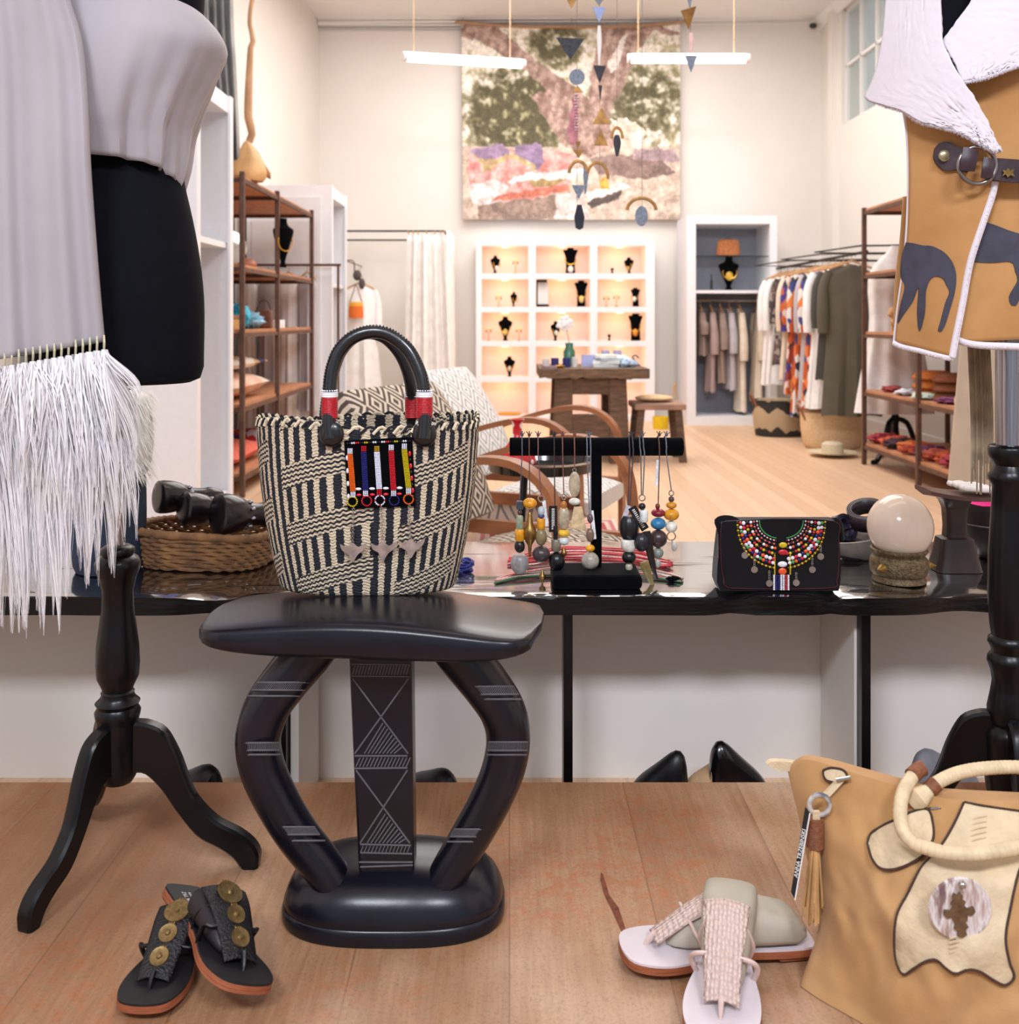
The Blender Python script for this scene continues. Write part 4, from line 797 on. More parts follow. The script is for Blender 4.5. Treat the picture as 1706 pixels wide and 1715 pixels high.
for i in range(12):
    Y = 6.92-i*.14; rgb, nm = cols[i % 8]
    blob((2.56+.03*(i % 2), Y, .153+.035), (.1, .062, .035), M('scarf_'+str(i % 8), rgb, .85, var=.3, vs=30), f'{nm} rolled scarf, number {i+1} from the far end of the bottom right shelf' if 0 else f'{nm} scarf on the bottom right shelf '+('by the far post', 'next to the far post', 'third from the far post', 'fourth from the far post', 'before the middle post', 'just left of the middle post', 'behind the middle post', 'just past the middle post', 'second past the middle post', 'third past the middle post', 'fourth past the middle post', 'nearest the viewer')[i], 'rolled_scarf', 'scarf', i, .3, 'scarves along the bottom of the right rack', 3)
blob((2.52, 5.62, .153+.09), (.07, .05, .02), M('white_scarf', (226, 220, 212), .9), 'white folded scarf lying over the dark scarves on the right rack', 'rolled_scarf', 'scarf', 31)
blob((2.56, 5.25, .153+.05), (.1, .08, .05), M('hot_pink_scarf', (232, 30, 130), .8), 'hot pink scarf at the near end of the bottom right shelf', 'rolled_scarf', 'scarf', 32)
for i, (Y, X, rgb, lab) in enumerate(((6.75, 2.55, (150, 60, 56), 'plum folded scarf at the far end of the hat shelf'), (6.45, 2.52, (196, 196, 206), 'silver folded scarf left of the orange hats'), (6.12, 2.5, (190, 206, 190), 'pale green folded scarf before the orange hats'), (5.8, 2.52, (120, 60, 100), 'purple folded scarf before the brown hats'))):
    blob((X, Y, .518+.02), (.07, .08, .02), M('fold_%d' % i, rgb, .85, var=.3, vs=30), lab, 'folded_scarf', 'scarf', 40+i, .3, 'folded scarves on the hat shelf')
for i in range(6):
    c = (2.5+.035*(i % 2), 5.66-.085*i, .5172); t = tag(MB().torus((c[0], c[1], c[2]+.026), .026, .0105, 18, 8, Matrix.Rotation(PI/2, 3, 'Y')@Matrix.Rotation(0, 3, 'X')).build('bangle', M('bangle_%d' % (i % 3), ((222, 204, 184), (206, 164, 70), (236, 226, 214))[i % 3], .5)), ('farthest cream', 'second farthest gold', 'third farthest white', 'fourth farthest cream', 'second nearest gold', 'nearest white')[i]+' bangle on the hat shelf of the right rack', 'bangle', 'bangles on the hat shelf')
# seated ornament + lamp on upper shelves
t = thing('wooden_toy_animal', 'small pale carved animal on the middle shelf of the right rack', 'carving', (2.62, 6.75, .918)); sk = M('pale_carving', (196, 150, 104), .7, var=.2)
MB().ell((2.62, 6.75, .985), (.09, .05, .045), 14).ell((2.54, 6.72, 1.045), (.035, .03, .04), 12).ell((2.515, 6.705, 1.035), (.02, .018, .016), 8).build('body', sk, t)
for dx, dy in ((-.06, -.03), (-.06, .03), (.06, -.03), (.06, .03)): MB().tube([(2.62+dx, 6.75+dy, .918), (2.62+dx, 6.75+dy, .97)], .014, 8).build('leg', sk, t)
# beige garment beyond the dress form at the right edge
garment('beige robe hanging beyond the shearling vest at the right edge', 1.78, 3.55, 1.62, .42, .42, cloth('beige_robe', (190, 172, 152)), .2, 1.15, None, seed=90, cat='robe', name='beige_robe', rail=False)
tag(MB().tube([(1.78, 3.55, 1.64), (1.78, 3.55, ZT)], .004, 6).build('hanging_wire', chrome), 'thin wire holding the beige robe from the ceiling', 'wire')
# ================================================================ hanging mobiles
bx = M('blue_slate_enamel', (122, 132, 148), .7, var=.3, vs=120, bump=.4); dk = M('dark_slate_enamel', (52, 54, 62), .7, var=.4, vs=120, bump=.4); gd = M('bronze_plate', (146, 106, 56), .45, .6, var=.3, vs=40); lb = M('light_blue_enamel', (150, 166, 210), .6)
def tri(mb, x, y, w_, h, Y, inv=False, skew=0, yaw=0):
    s = -1 if inv else 1; c = P(x, y, Y); k = Y/F; pts = [(-w_/2*k, s*h/2*k), (w_/2*k, s*(h/2+skew)*k), (0, -s*h/2*k)]
    R = Matrix.Rotation(yaw, 3, 'Z')@Matrix.Rotation(PI/2, 3, 'X'); mb.prism(pts if s > 0 else pts[::-1], -.002, .002, R, c)
def mobile(label, x, Y, parts, yend):
    t = thing('hanging_mobile', label, 'mobile', P(x, 100, Y), 'strings of metal triangles hung from the ceiling')
    MB().tube([(P(x, 0, Y).x, Y, ZT), P(x, yend, Y)], .0009, 5).build('string', M('mobile_string', (120, 108, 100), .8), t)
    for kind, px, py, w_, h, mt in parts:
        mb = MB(); k = Y/F
        if kind == 't': tri(mb, px, py, w_, h, Y-.004, yaw=.15)
        elif kind == 'T': tri(mb, px, py, w_, h, Y-.004, True)
        elif kind == 's': tri(mb, px, py, w_, h, Y-.004, skew=10, yaw=.3)
        elif kind == 'd': mb.lathe([(0, -.003), (w_/2*k, -.003), (w_/2*k, .003), (0, .003)], P(px, py, Y-.006), 24, 1, h/w_, Matrix.Rotation(PI/2, 3, 'X'))
        elif kind == 'a': mb.tube([P(px-math.cos(a)*w_/2, py-math.sin(a)*h, Y-.004) for a in [PI*i/16 for i in range(17)]], .007, 6, flat=.4)
        elif kind == 'b':
            for q in range(int(h/5)): mb.ell(P(px, py-h/2+q*5+2, Y), (w_/2*k, w_/2*k, 2.6*k), 8)
        elif kind == 'l': mb.tube([P(px, py-h/2, Y-.004), P(px+.5, py, Y-.004), P(px, py+h/2, Y-.004)], [w_/2*k*.6, w_/2*k, w_/2*k*.3], 8, flat=.3, sm=7)
        elif kind == 'x':
            for q in range(14): a = q/13-.5; mb.tube([P(px+a*6, py-h/2, Y), P(px+a*w_, py, Y+a*.01), P(px+a*w_*.7, py+h/2*(1-.3*abs(a)), Y)], .0018, 5)
        mb.build({'t': 'triangle_plate', 'T': 'triangle_plate', 's': 'triangle_plate', 'd': 'disc', 'a': 'arch', 'b': 'bead_string', 'l': 'leaf_plate', 'x': 'tassel'}[kind], mt, t)
red_b = M('red_beads', (170, 50, 60), .4, rgb2=(220, 210, 220), vs=120)
mobile('left string of hanging metal shapes with a dark tassel at its end', 966, 3.6, [('t', 957, 4, 22, 20, gd), ('t', 955, 82, 48, 36, dk), ('d', 966, 129, 26, 26, bx), ('T', 967, 149, 20, 12, gd), ('b', 965, 190, 8, 66, red_b), ('t', 968, 243, 9, 12, gd), ('t', 969, 258, 20, 14, gd), ('a', 968, 290, 30, 20, gd), ('l', 980, 300, 8, 50, bx), ('t', 969, 322, 24, 24, bx), ('x', 970, 364, 16, 42, M('charcoal_tassel', (48, 50, 62), .9))], 345)
mobile('middle string of hanging triangles and a black enamel oval', 1004, 4.0, [('t', 1003, 3, 18, 12, bx), ('t', 1003, 25, 22, 26, lb), ('l', 1003, 76, 8, 66, white_paint), ('t', 1004, 125, 22, 30, dk), ('t', 1005, 155, 7, 24, dk), ('T', 1007, 194, 30, 28, gd), ('T', 1006, 230, 24, 28, gd), ('a', 1000, 300, 36, 28, gd)], 300)
mobile('string carrying a small arch and a slim dark oval', 1033, 4.0, [('a', 1033, 232, 18, 18, gd), ('l', 1033, 244, 13, 36, dk)], 228)
mobile('string carrying a bronze arch over a pale grey oval disc', 1075, 3.7, [('a', 1074, 352, 48, 20, gd), ('d', 1074, 362, 21, 34, bx)], 345)
mobile('right string of hanging triangles near the ceiling', 1156, 3.6, [('t', 1155, 4, 10, 18, bx), ('s', 1153, 34, 28, 30, gd), ('l', 1157, 72, 9, 34, M('pink_enamel', (226, 190, 180), .6)), ('t', 1157, 107, 22, 28, bx)], 95)
# ================================================================ bench
BZ = .47; BY0, BY1 = 1.95, 2.42
def onB(x, y, z=BZ, e=0.0006): Y = (ZC-z)*F/(y-HY); return Vector(((x-CX)/F*Y, Y, z+e))
def bench():
    t = thing('display_bench', 'long glossy black slab bench running across the window display', 'bench', (0, 2.18, 0))
    n, m = 170, 26; X0, X1 = -2.0, 2.1; rows = []; holes = [(-.57, .05, .03), (.43, .03, .03), (.88, .07, .05), (.62, .02, .02)]
    def edge(x): 
        d = .004*noise.noise(Vector((x*4, 0, 0)))
        for c_, w_, dp in holes: d += dp*math.exp(-((x-c_)/w_)**2)
        return d
    for j in range(m):
        v = j/(m-1); row = []
        for i in range(n):
            x = X0+(X1-X0)*i/(n-1); y = BY0+edge(x)*(1-v)**2*.6+(BY1-BY0)*v
            z = BZ-.0035*max(0, noise.noise(Vector((x*2.2, y*26, 2)))-.22)*2-.0022*math.exp(-(v/.012)**2)-sum(.012*math.exp(-((x-c_)/w_)**2-((v)/.12)**2) for c_, w_, dp in holes)
            row.append(Vector((x, y, z)))
        rows.append(row)
    fr = [[Vector((r.x, BY0+edge(r.x)*.6-.0015+.0012*noise.noise(Vector((r.x*9, q*.8, 0))), min(r.z-.0005, BZ-.003)-.035*q/5*(1-(BZ-.003-min(r.z, BZ-.003))/.035))) for r in rows[0]] for q in range(0, 6)]
    bk = [[Vector((r.x, BY1, BZ-.038)) for r in rows[0]]]
    m_, nt, b = newmat('black_stained_slab'); b.inputs['Roughness'].default_value = .16; b.inputs['Specular IOR Level'].default_value = .8; b.inputs['Coat Weight'].default_value = 1; b.inputs['Coat IOR'].default_value = 4.0; b.inputs['IOR'].default_value = 2.2; b.inputs['Coat Roughness'].default_value = .05
    v = coords(nt, scale=(1.2, 22, 22)); g = ntex(nt, v, 2.6, 5, .6); nt.links.new(ramp(nt, g, [(.3, C4((7, 7, 9))), (.7, C4((20, 20, 23)))]), b.inputs['Base Color'])
    nt.links.new(ramp(nt, g, [(.3, (.1, .1, .1)), (.7, (.26, .26, .26))]), b.inputs['Roughness'])
    ck = ntex(nt, coords(nt, scale=(1.6, 30, 1)), 2.2, 2, .5); nt.links.new(ramp(nt, ck, [(.3, (0, 0, 0)), (.37, (1, 1, 1))]), b.inputs['Coat Weight']); nt.links.new(mth(nt, 'MULTIPLY', ramp(nt, ck, [(.3, (0, 0, 0)), (.37, (1, 1, 1))]), .8), b.inputs['Specular IOR Level']); bumpn(nt, b, g, .12, .003)
    mb = MB().grid(rows); mb.cur = 1; mb.grid(fr[::-1]+[rows[0]]).grid([rows[-1]]+bk+[fr[-1]])
    mf = M('black_slab_edge', (9, 9, 11), .3, var=.5, vs=5, stretch=(1, 8, 8), spec=.35, bump=.5, bs=14, bd=.004)
    mb.build('bench_top', [m_, mf], t, ang=55)
    for x in (-.443, .114, .693):
        MB().b2((x-.0088, 1.972, 0), (x+.0088, 2.03, BZ-.041)).build('leg', black_satin, t, smooth=False, bevel=.001)
        MB().b2((x-.0088, 2.34, 0), (x+.0088, 2.4, BZ-.041)).build('leg', black_satin, t, smooth=False, bevel=.001)
        MB().b2((x-.0088, 2.03, BZ-.065), (x+.0088, 2.34, BZ-.042)).build('cross_bar', black_satin, t, smooth=False)
bench()
# pale boxed-in panels under the bench
mb = MB().b2((-2.1, 2.215, 0), (2.2, 2.235, BZ-.045)); struct(mb.build('trim_6', wall_paint, smooth=False))
for i, (x, d) in enumerate(((-.431, .004), (.679, -.02))): struct(MB().b2((x, 2.0, 0), (x+.016, 2.214, BZ-.045) if i == 0 else (x-.004+.012, 2.214, BZ-.045)).build('trim_%d' % (7+i), wall_paint, smooth=False))
# shoes standing on the low floor behind the platform edge
def shoe(label, x, y, Y, rz, mt, L=.25, heelh=.05, zoff=0):
    c = P(x, y, Y); c.z = 0.001; t = thing('shoe', label, 'shoe', c, 'shoes behind the platform edge'); R = Matrix.Rotation(rz, 3, 'Z'); rows = []
    for u, w_, z0_, z1_ in ((0, .005, .0, .05), (.04, .024, .0, .08), (.2, .03, 0, .085), (.4, .03, 0, .07), (.6, .038, 0, .055), (.8, .042, 0, .042), (.95, .03, 0, .028), (1, .006, .004, .015)):
        rows.append([R@Vector((w_*math.cos(a), (u-.5)*L, z0_+(z1_-z0_)*(.5+.5*math.sin(a))))+c for a in [2*PI*i/16 for i in range(16)]])
    MB().grid(rows, closed=True).build('upper', mt, t, sub=1)
    MB().grid([[R@Vector((w_*math.cos(a)*1.08, (u-.5)*L*1.02, zz))+c for a in [2*PI*i/16 for i in range(16)]] for zz, (u, w_) in ((0, (0, .0)),)]+[]) if 0 else None
    for q in t.children: q.scale.z = heelh/.05
    return t
sb = black_leather; stn = M('tan_suede_shoe', (196, 158, 118), .8)
shoe('black shoe seen beneath the left dress form leg', 322, 1300, 2.06, .8, sb, .2, .046+.025); shoe('black shoe seen under the carved stool', 722, 1305, 2.07, .5, sb, .2, .066)
shoe('black pointed shoe right of the central bench post', 1102, 1300, 2.08, 1.2, sb, .12, .075); shoe('tan shoe between two black shoes behind the platform edge', 1188, 1310, 2.1, 1.4, stn, .11, .064); shoe('black patent shoe left of the suede tote', 1236, 1290, 2.09, -1.2, black_gloss, .13, .085)
shoe('grey shoe behind the tote handles', 1580, 1290, 2.08, -.9, M('grey_shoe', (120, 120, 128), .5), .22, .085)
# ---- black jewellery bar with key rings
def tbar():
    Yc = 2.06; k = Yc/F; t = thing('jewellery_bar', 'black velvet T-shaped jewellery bar on the bench hung with beaded charms', 'jewellery stand', (P(998, 900, Yc).x, Yc, BZ)); zc = P(0, 748, Yc).z
    x0, x1 = P(853, 0, Yc).x, P(1143, 0, Yc).x
    mb = MB().tube([(x0, Yc, zc), (x1, Yc, zc)], .0185, 32); mb.build('bar', black_velvet, t, bevel=.0025)
    cx = P(998, 0, Yc).x; MB().b2((cx-.0105, Yc-.012, BZ+.03), (cx+.0105, Yc+.012, zc)).build('post', black_velvet, t, smooth=False, bevel=.002)
    c = onB(1001, 990); wv = .088; MB().b2((c.x-wv, 1.985, BZ+.0006), (c.x+wv, 2.1, BZ+.028)).build('base', black_velvet, t, smooth=False, bevel=.008)
    return Yc, zc
YC, ZCB = tbar()
BM = {}
def bc(rgb, **k):
    key = 'bead_%d_%d_%d' % rgb; return M(key, rgb, k.get('rough', .3), var=k.get('var', .25), vs=90, metal=k.get('metal', 0))
AMB = (214, 146, 30); BLK = (22, 22, 26); WHT = (222, 218, 206); GRY = (150, 146, 146); BRN = (84, 62, 58); BRS = (140, 118, 84); SPK = (176, 160, 136)
def charm(label, xt, parts, cord=(70, 60, 64), xb=None, n=1, tagc=None, yo=0):
    Yf = YC-.0215-yo; top = P(xt, 740, YC); t = thing('beaded_key_charm', label, 'key charm', (top.x, Yf, ZCB+.02), 'beaded charms hanging from the black bar')
    xb = xb or xt; y0 = parts[0][1]-parts[0][3]; cm = M('cord_%d' % cord[0], cord, .8, var=.3, vs=200)
    for s in ([0] if n == 1 else [-1, 1]):
        a = P(xt+s*3, 748, Yf); pts = [(a.x, YC+.016, ZCB+.012), (a.x, YC+.004, ZCB+.0205), (a.x, YC-.012, ZCB+.017), (a.x, YC-.0205, ZCB), (a.x, Yf, ZCB-.015), P(xb+s*1.2, y0, Yf)]
        MB().tube(pts, .0013, 6, sm=24).build('cord', cm, t)
    kx = P(xt, 0, YC).x; mb = MB().ell((kx, YC+.002, ZCB+.0235), (.0035, .003, .0035), 8)
    for q in range(4): a = q*1.6; mb.tube([(kx, YC, ZCB+.024), (kx+.006*math.cos(a), YC+.003*math.sin(a), ZCB+.029+.001*q)], .0009, 4)
    mb.build('knot', cm, t)
    k = Yf/F
    for kind, y, rx, ry, col, *ex in parts:
        x = ex[0] if ex else xb; c = P(x, y, Yf); mt = bc(col); mb = MB()
        if kind == 'o': mb.ell(c, (rx*k, rx*k, ry*k), 20)
        elif kind == 'c': mb.lathe([(0, -ry*k), (rx*k*.8, -ry*k), (rx*k, -ry*k*.8), (rx*k, ry*k*.8), (rx*k*.8, ry*k), (0, ry*k)], c, 20)
        elif kind == 'q': mb.lathe([(0, -ry*k), (rx*k*.6, -ry*k), (rx*k*.95, -ry*k*.5), (rx*k, 0), (rx*k*.95, ry*k*.6), (rx*k*.6, ry*k), (0, ry*k)], c, 20)
        elif kind == 'b': mb.lathe([(0, -ry*k), (rx*k*.18, -ry*k*.95), (rx*k*.3, -ry*k*.5), (rx*k*.85, -ry*k*.25), (rx*k, 0), (rx*k*.9, ry*k*.2), (rx*k*.55, ry*k*.35), (rx*k*.3, ry*k*.8), (0, ry*k)], c, 20); mt = brass
        elif kind == 'r': mb.torus(c, rx*k, .0012, 20, 6, Matrix.Rotation(PI/2, 3, 'X')); mt = chrome
        elif kind == 'f': mb.ell(c, (rx*k, .004, ry*k), 16)
        elif kind == 'h': mb.prism([(-rx*k*.4, ry*k), (rx*k*.5, ry*k), (rx*k, -ry*k), (-rx*k*.9, -ry*k*.8), (-rx*k*.6, ry*k*.3)], -.004, .004, Matrix.Rotation(PI/2, 3, 'X'), c)
        elif kind == 'k':
            mb.box(c, (rx*2*k, .0012, ry*2*k), m=Matrix.Rotation(ex[1], 3, 'Y')); mt = bc(col, rough=.6)
        elif kind == 'v': mb.tube([c+Vector((0, 0, ry*k)), c+Vector((rx*k*.4, 0, ry*k*.2)), c+Vector((rx*k*.9, 0, -ry*k*.6)), c+Vector((rx*k*1.3, 0, -ry*k))], [rx*k*.5, rx*k*.6, rx*k*.5, rx*k*.15], 10, sm=12, flat=.4)
        nm = {'r': 'split_ring', 'k': 'swing_tag', 'h': 'horn_plate', 'b': 'brass_drop', 'f': 'bone_plate', 'v': 'horn_curve'}.get(kind, 'bead')
        o = mb.build(nm, mt, t)
        if kind == 'k' and col[0] < 60:
            mb = MB(); R = Matrix.Rotation(ex[1], 3, 'Y')
            for q in range(11): mb.box(c+R@Vector((0, -.001, (q-5)*ry*k*.15)), (rx*k*.7, .0004, ry*k*.07), m=R)
            ORI[o.name] = ORI.get(t.name); mb.build('tag_lettering', white_paint, o)
        if kind == 'h': ORI[o.name] = ORI.get(t.name)
charm('leftmost charm of green, amber and black beads above a grey stone cube', 874, [('c', 846, 6, 7, (70, 76, 86)), ('o', 858, 4, 4, BRN), ('c', 877, 6, 13, (136, 148, 122)), ('c', 896, 8, 10, AMB), ('o', 915, 9, 11, BLK), ('q', 944, 15, 15, GRY)], (84, 84, 94), 870)
charm('second charm from the left with amber disc over a long brass drop', 886, [('o', 843, 12, 9, AMB), ('b', 893, 11, 41, BRS)], (96, 66, 56), 887)
charm('third charm from the left with amber barrel over a dark round nut bead', 901, [('r', 835, 5, 5, GRY), ('o', 856, 6, 8, (176, 186, 190)), ('o', 864, 6, 4, (70, 74, 120)), ('c', 877, 7, 9, AMB), ('o', 899, 10, 15, (132, 116, 84)), ('o', 928, 15, 14, (66, 56, 58)), ('b', 966, 6, 14, BRS, 908), ('k', 860, 3, 22, (222, 222, 226), 913, -.12)], (110, 76, 80), 906)
charm('fourth charm from the left with a black tag over a large black ball', 928, [('k', 869, 7, 22, (16, 16, 18), 926, 0), ('c', 892, 4, 12, BLK, 930), ('c', 913, 8, 10, (120, 112, 96), 931), ('o', 940, 14, 16, (18, 18, 22), 932)], (52, 42, 44), 929)
charm('fifth charm from the left with speckled bone barrel and amber bead', 942, [('r', 832, 4, 4, GRY), ('o', 846, 5, 7, (190, 120, 50)), ('q', 868, 10, 17, SPK), ('o', 893, 10, 7, (226, 180, 60)), ('o', 906, 9, 7, (206, 214, 214)), ('b', 926, 5, 12, BRS)], (120, 76, 74), 944)
charm('charm with a speckled bone leaf, white beads and a pale horn plate', 962, [('r', 787, 3, 3, GRY), ('f', 811, 10, 22, SPK), ('o', 840, 10, 6, WHT), ('h', 868, 15, 19, (206, 182, 140), 967)], (128, 78, 60), 962)
charm('charm beside the post with an amber disc over a large grey stone ball', 986, [('o', 868, 5, 8, (96, 76, 80)), ('o', 896, 7, 12, (120, 96, 80)), ('o', 918, 8, 6, (232, 160, 40)), ('o', 939, 15, 15, (166, 158, 146)), ('r', 958, 3, 3, GRY), ('o', 974, 8, 7, BRN, 989), ('k', 879, 3, 24, (222, 222, 226), 993, -.1)], (104, 108, 122), 988, 2)
charm('charm right of the post with big black bead and white block marked with crosses', 1057, [('k', 862, 4, 16, (196, 192, 204), 1047, .35), ('q', 884, 16, 20, (24, 24, 28)), ('q', 912, 14, 11, WHT), ('o', 933, 12, 11, BLK), ('o', 950, 6, 8, (186, 178, 156)), ('k', 868, 7, 22, (16, 16, 18), 1069, -.55)], (70, 62, 70), 1053, 2)
charm('charm with a curved black horn and brass leaf right of the post', 1076, [('r', 834, 5, 5, GRY), ('o', 848, 6, 6, BLK), ('c', 864, 7, 10, (214, 216, 216), 1078), ('o', 908, 13, 16, (40, 38, 46), 1074), ('v', 930, 14, 40, (26, 22, 24), 1082), ('v', 963, 14, 22, (120, 104, 62), 1078)], (90, 94, 100), 1075, 2, yo=.012)
charm('charm with red, bright blue and brown balls near the bar end', 1104, [('o', 848, 4, 5, (120, 50, 40), 1101), ('o', 859, 12, 7, (130, 24, 40)), ('o', 877, 13, 10, (50, 124, 170)), ('o', 902, 15, 15, (64, 46, 46)), ('o', 926, 9, 9, (130, 136, 128)), ('o', 943, 5, 8, (170, 170, 160), 1101), ('k', 792, 2.5, 22, (222, 222, 226), 1100, .06)], (92, 66, 62), 1102)
charm('rightmost charm of two amber discs, a white bead and a silver ring', 1116, [('r', 826, 4, 4, GRY), ('o', 836, 5, 5, BRN), ('o', 846, 9, 6, (206, 140, 40)), ('o', 862, 13, 10, AMB), ('o', 882, 10, 10, WHT), ('r', 898, 7, 7, GRY), ('f', 915, 5, 8, (180, 178, 172), 1129), ('v', 917, 2, 14, (150, 150, 150), 1125)], (104, 66, 54), 1124)
for s, (x, y) in enumerate(((1053, 905), (1056, 917))):
    pass
# flat beaded necklaces on the bench
def strands(name, label, pts, nst, wid, cols, seed, z=.006):
    rnd = random.Random(seed); t = thing(name, label, 'necklace', onB(*pts[0])); 
    for i in range(nst):
        off = (i/(nst-1)-.5)*wid; pp = [onB(x+rnd.uniform(-3, 3), y+off*(.4+.6*math.sin(PI*j/(len(pts)-1))), BZ, .002+z*rnd.random()+.003*math.sin(PI*j/(len(pts)-1))) for j, (x, y) in enumerate(pts)]
        MB().tube(pp, .0019, 6, sm=40).build('bead_strand', M('strand_%d' % (cols[i % len(cols)][0]), cols[i % len(cols)], .4, var=.5, vs=420), t)
strands('red_bead_necklace', 'red multi-strand bead necklace lying on the bench behind the jewellery bar', [(852, 944), (890, 940), (940, 934), (1000, 934), (1060, 938), (1100, 946), (1124, 948)], 11, 22, [(196, 30, 46), (214, 60, 66), (170, 24, 40), (226, 190, 190)], 5)
strands('multicolour_bead_collar', 'flat white, green and red bead collar with black ends lying before the bar', [(830, 976), (870, 968), (930, 962), (1010, 960), (1080, 964), (1120, 970), (1142, 974)], 8, 12, [(226, 214, 196), (196, 60, 50), (70, 130, 90), (226, 206, 180), (30, 30, 34)], 6, .004)
tag(blob(onB(1128, 974)+Vector((0, 0, .005)), (.016, .01, .005), black_velvet, 'x', 'necklace_clasp', 'clasp', 3), 'black gathered clasp end of the bead collar on the bench', 'clasp')
mb = MB(); c = onB(777, 955)
for q in range(16): a = q*.8; mb.torus(c+Vector((.006*math.cos(a*2.3), .005*math.sin(a), .005+.0009*q)), .013+.004*math.sin(q), .002, 16, 6, Matrix.Rotation(.5*math.sin(q*2.1), 3, 'X')@Matrix.Rotation(.4*math.cos(q*1.3), 3, 'Y'))
tag(mb.build('blue_bead_coil', M('blue_coil', (50, 52, 130), .4, var=.5, vs=300)), 'coiled dark blue bead bracelet on the bench right of the striped basket bag', 'bracelet')
# ---- clutch bag with beaded yoke
def clutch():
    Y = 1.975; k = Y/F; t = thing('velvet_clutch', 'black velvet clutch with colourful beaded yoke on the bench', 'bag', onB(1305, 990)); sued = M('black_suede', (14, 11, 14), .9, var=.3, vs=30, sheen=.2, spec=.2)
    D = .05; rows = []
    def g(x, y): 
        u = (x-1305)/101; v = (y-992)/-124; return Y-.006*(1-u*u)*math.sin(PI*min(1, max(0, v)))+.014*max(0, v)
    prof = [(1206, 1404, 990), (1200, 1407, 975), (1201, 1408, 950), (1204, 1406, 915), (1206, 1405, 895), (1210, 1403, 880), (1216, 1398, 872)]
    for side in (0,):
        for (a, b_, y) in prof:
            row = []
            for i in range(41): x = a+(b_-a)*i/40; row.append(P(x, y, g(x, y)+.0))
            rows.append(row)
    back = [[Vector((q.x*1.0, q.y+D*(.75+.25*(1-j/6)), q.z)) for q in r] for j, r in enumerate(rows)]
    loop = rows+back[::-1]; loop.append(rows[0]); 
    for r in loop:
        for q in r: q.z = max(q.z, BZ+.001)
    mb = MB().grid(loop); 
    for i in (0, 40): mb.add([r[i] for r in rows]+[r[i] for r in back[::-1]], [tuple(range(14))])
    mb.build('bag_body', sued, t)
    # front flap
    fl = [(1209, 874), (1300, 869), (1398, 874), (1404, 900), (1404, 950), (1400, 975), (1385, 985), (1228, 985), (1213, 972), (1208, 950), (1206, 900)]
    gf = lambda x, y: g(x, y)-.0035
    patch(smoothpoly(fl, 44), gf, .003, 2).build('flap', sued, t)
    mb = MB().tube([P(x, y, gf(x, y)-.0005) for x, y in smoothpoly(fl, 60)[8:]], .0006, 4, sm=70); mb.build('piping', M('wine_piping', (90, 24, 40), .5), t)
    # strap
    st = [P(1212, 905, Y+.02), P(1203, 880, Y+.02), P(1201, 872, Y+.02), P(1212, 868, Y+.02), P(1228, 870, Y+.02), P(1242, 880, Y+.025)]
    MB().tube(st, .006, 8, sm=20, flat=.35).build('strap', sued, t)
    st = [P(1385, 878, Y+.03), P(1398, 872, Y+.03), P(1407, 880, Y+.035), P(1410, 905, Y+.04)]; MB().tube(st, .006, 8, sm=14, flat=.35).build('strap', sued, t)
    MB().box(P(1203, 915, Y+.01), (.003, .012, .045)).build('swing_tag', black_satin, t)
    # beaded U yoke: concentric bead rows
    cx0, cy0 = 1308, 871; sets = {}
    def bead(x, y, r, col, ry=None, kind='o'): sets.setdefault(col, []).append((x, y, r, ry or r))
    Wc, Rc, Yc_, Oc, Bc, Gc, Mc = (228, 226, 232), (190, 34, 50), (206, 176, 30), (226, 90, 40), (34, 30, 96), (70, 150, 80), (120, 20, 50)
    rowsU = [(36, 31, 1.3, [Gc]), (40, 35, 1.5, [Wc, Mc]), (45, 41, 2.0, [(200, 90, 90), BLK]), (50, 48, 2.6, [Wc, BLK, Oc]), (56, 57, 2.6, [Rc, BLK, Yc_]), (62, 66, 3.4, [Wc, Wc, Oc, Bc, Wc, Rc]), (67, 73, 3.0, [Gc, Wc, Rc, Bc, Oc]), (72, 81, 1.9, [Yc_, (90, 60, 20)])]
    for rx, ry, r, cc in rowsU:
        L = PI*(rx+ry)/2*1.05; n = int(L/(2*r)); 
        for i in range(n):
            a = PI*(i+.5)/n; x = cx0+rx*math.cos(a)*(1.02); yy = cy0+ry*math.sin(a)**.85 if math.sin(a) > 0 else cy0
            if abs(x-cx0) < 9: continue
            if yy > 955: continue
            bead(x, yy, r, cc[(i if r > 3 else i) % len(cc)])
    for x, y, rx, ry, c_ in ((1311, 913, 7, 5, Yc_), (1311, 925, 8, 5, Rc), (1310, 945, 8, 5, Wc), (1310, 957, 7, 6, Oc)): bead(x, y, rx, c_, ry)
    for i in range(9):
        for dx, c_ in ((-13, Wc), (-9, Bc), (-5, Bc), (-1, Wc), (3, Wc), (7, Rc), (11, Wc)): bead(1309+dx, 964+i*2.9, 1.9, c_, 1.5)
    for i in range(12):
        for s in (-1, 1): bead(1310+s*13, 928+i*3, 1.4, Yc_)
    for col, L in sets.items():
        mb = MB()
        for x, y, r, ry in L: mb.ell(P(x, y, gf(x, y)-.0015), (r*k, .0022, ry*k), 8 if r < 3 else 12)
        mb.build('beadwork', M('yoke_%d_%d_%d' % col, col, .25, var=.2, vs=300), t)
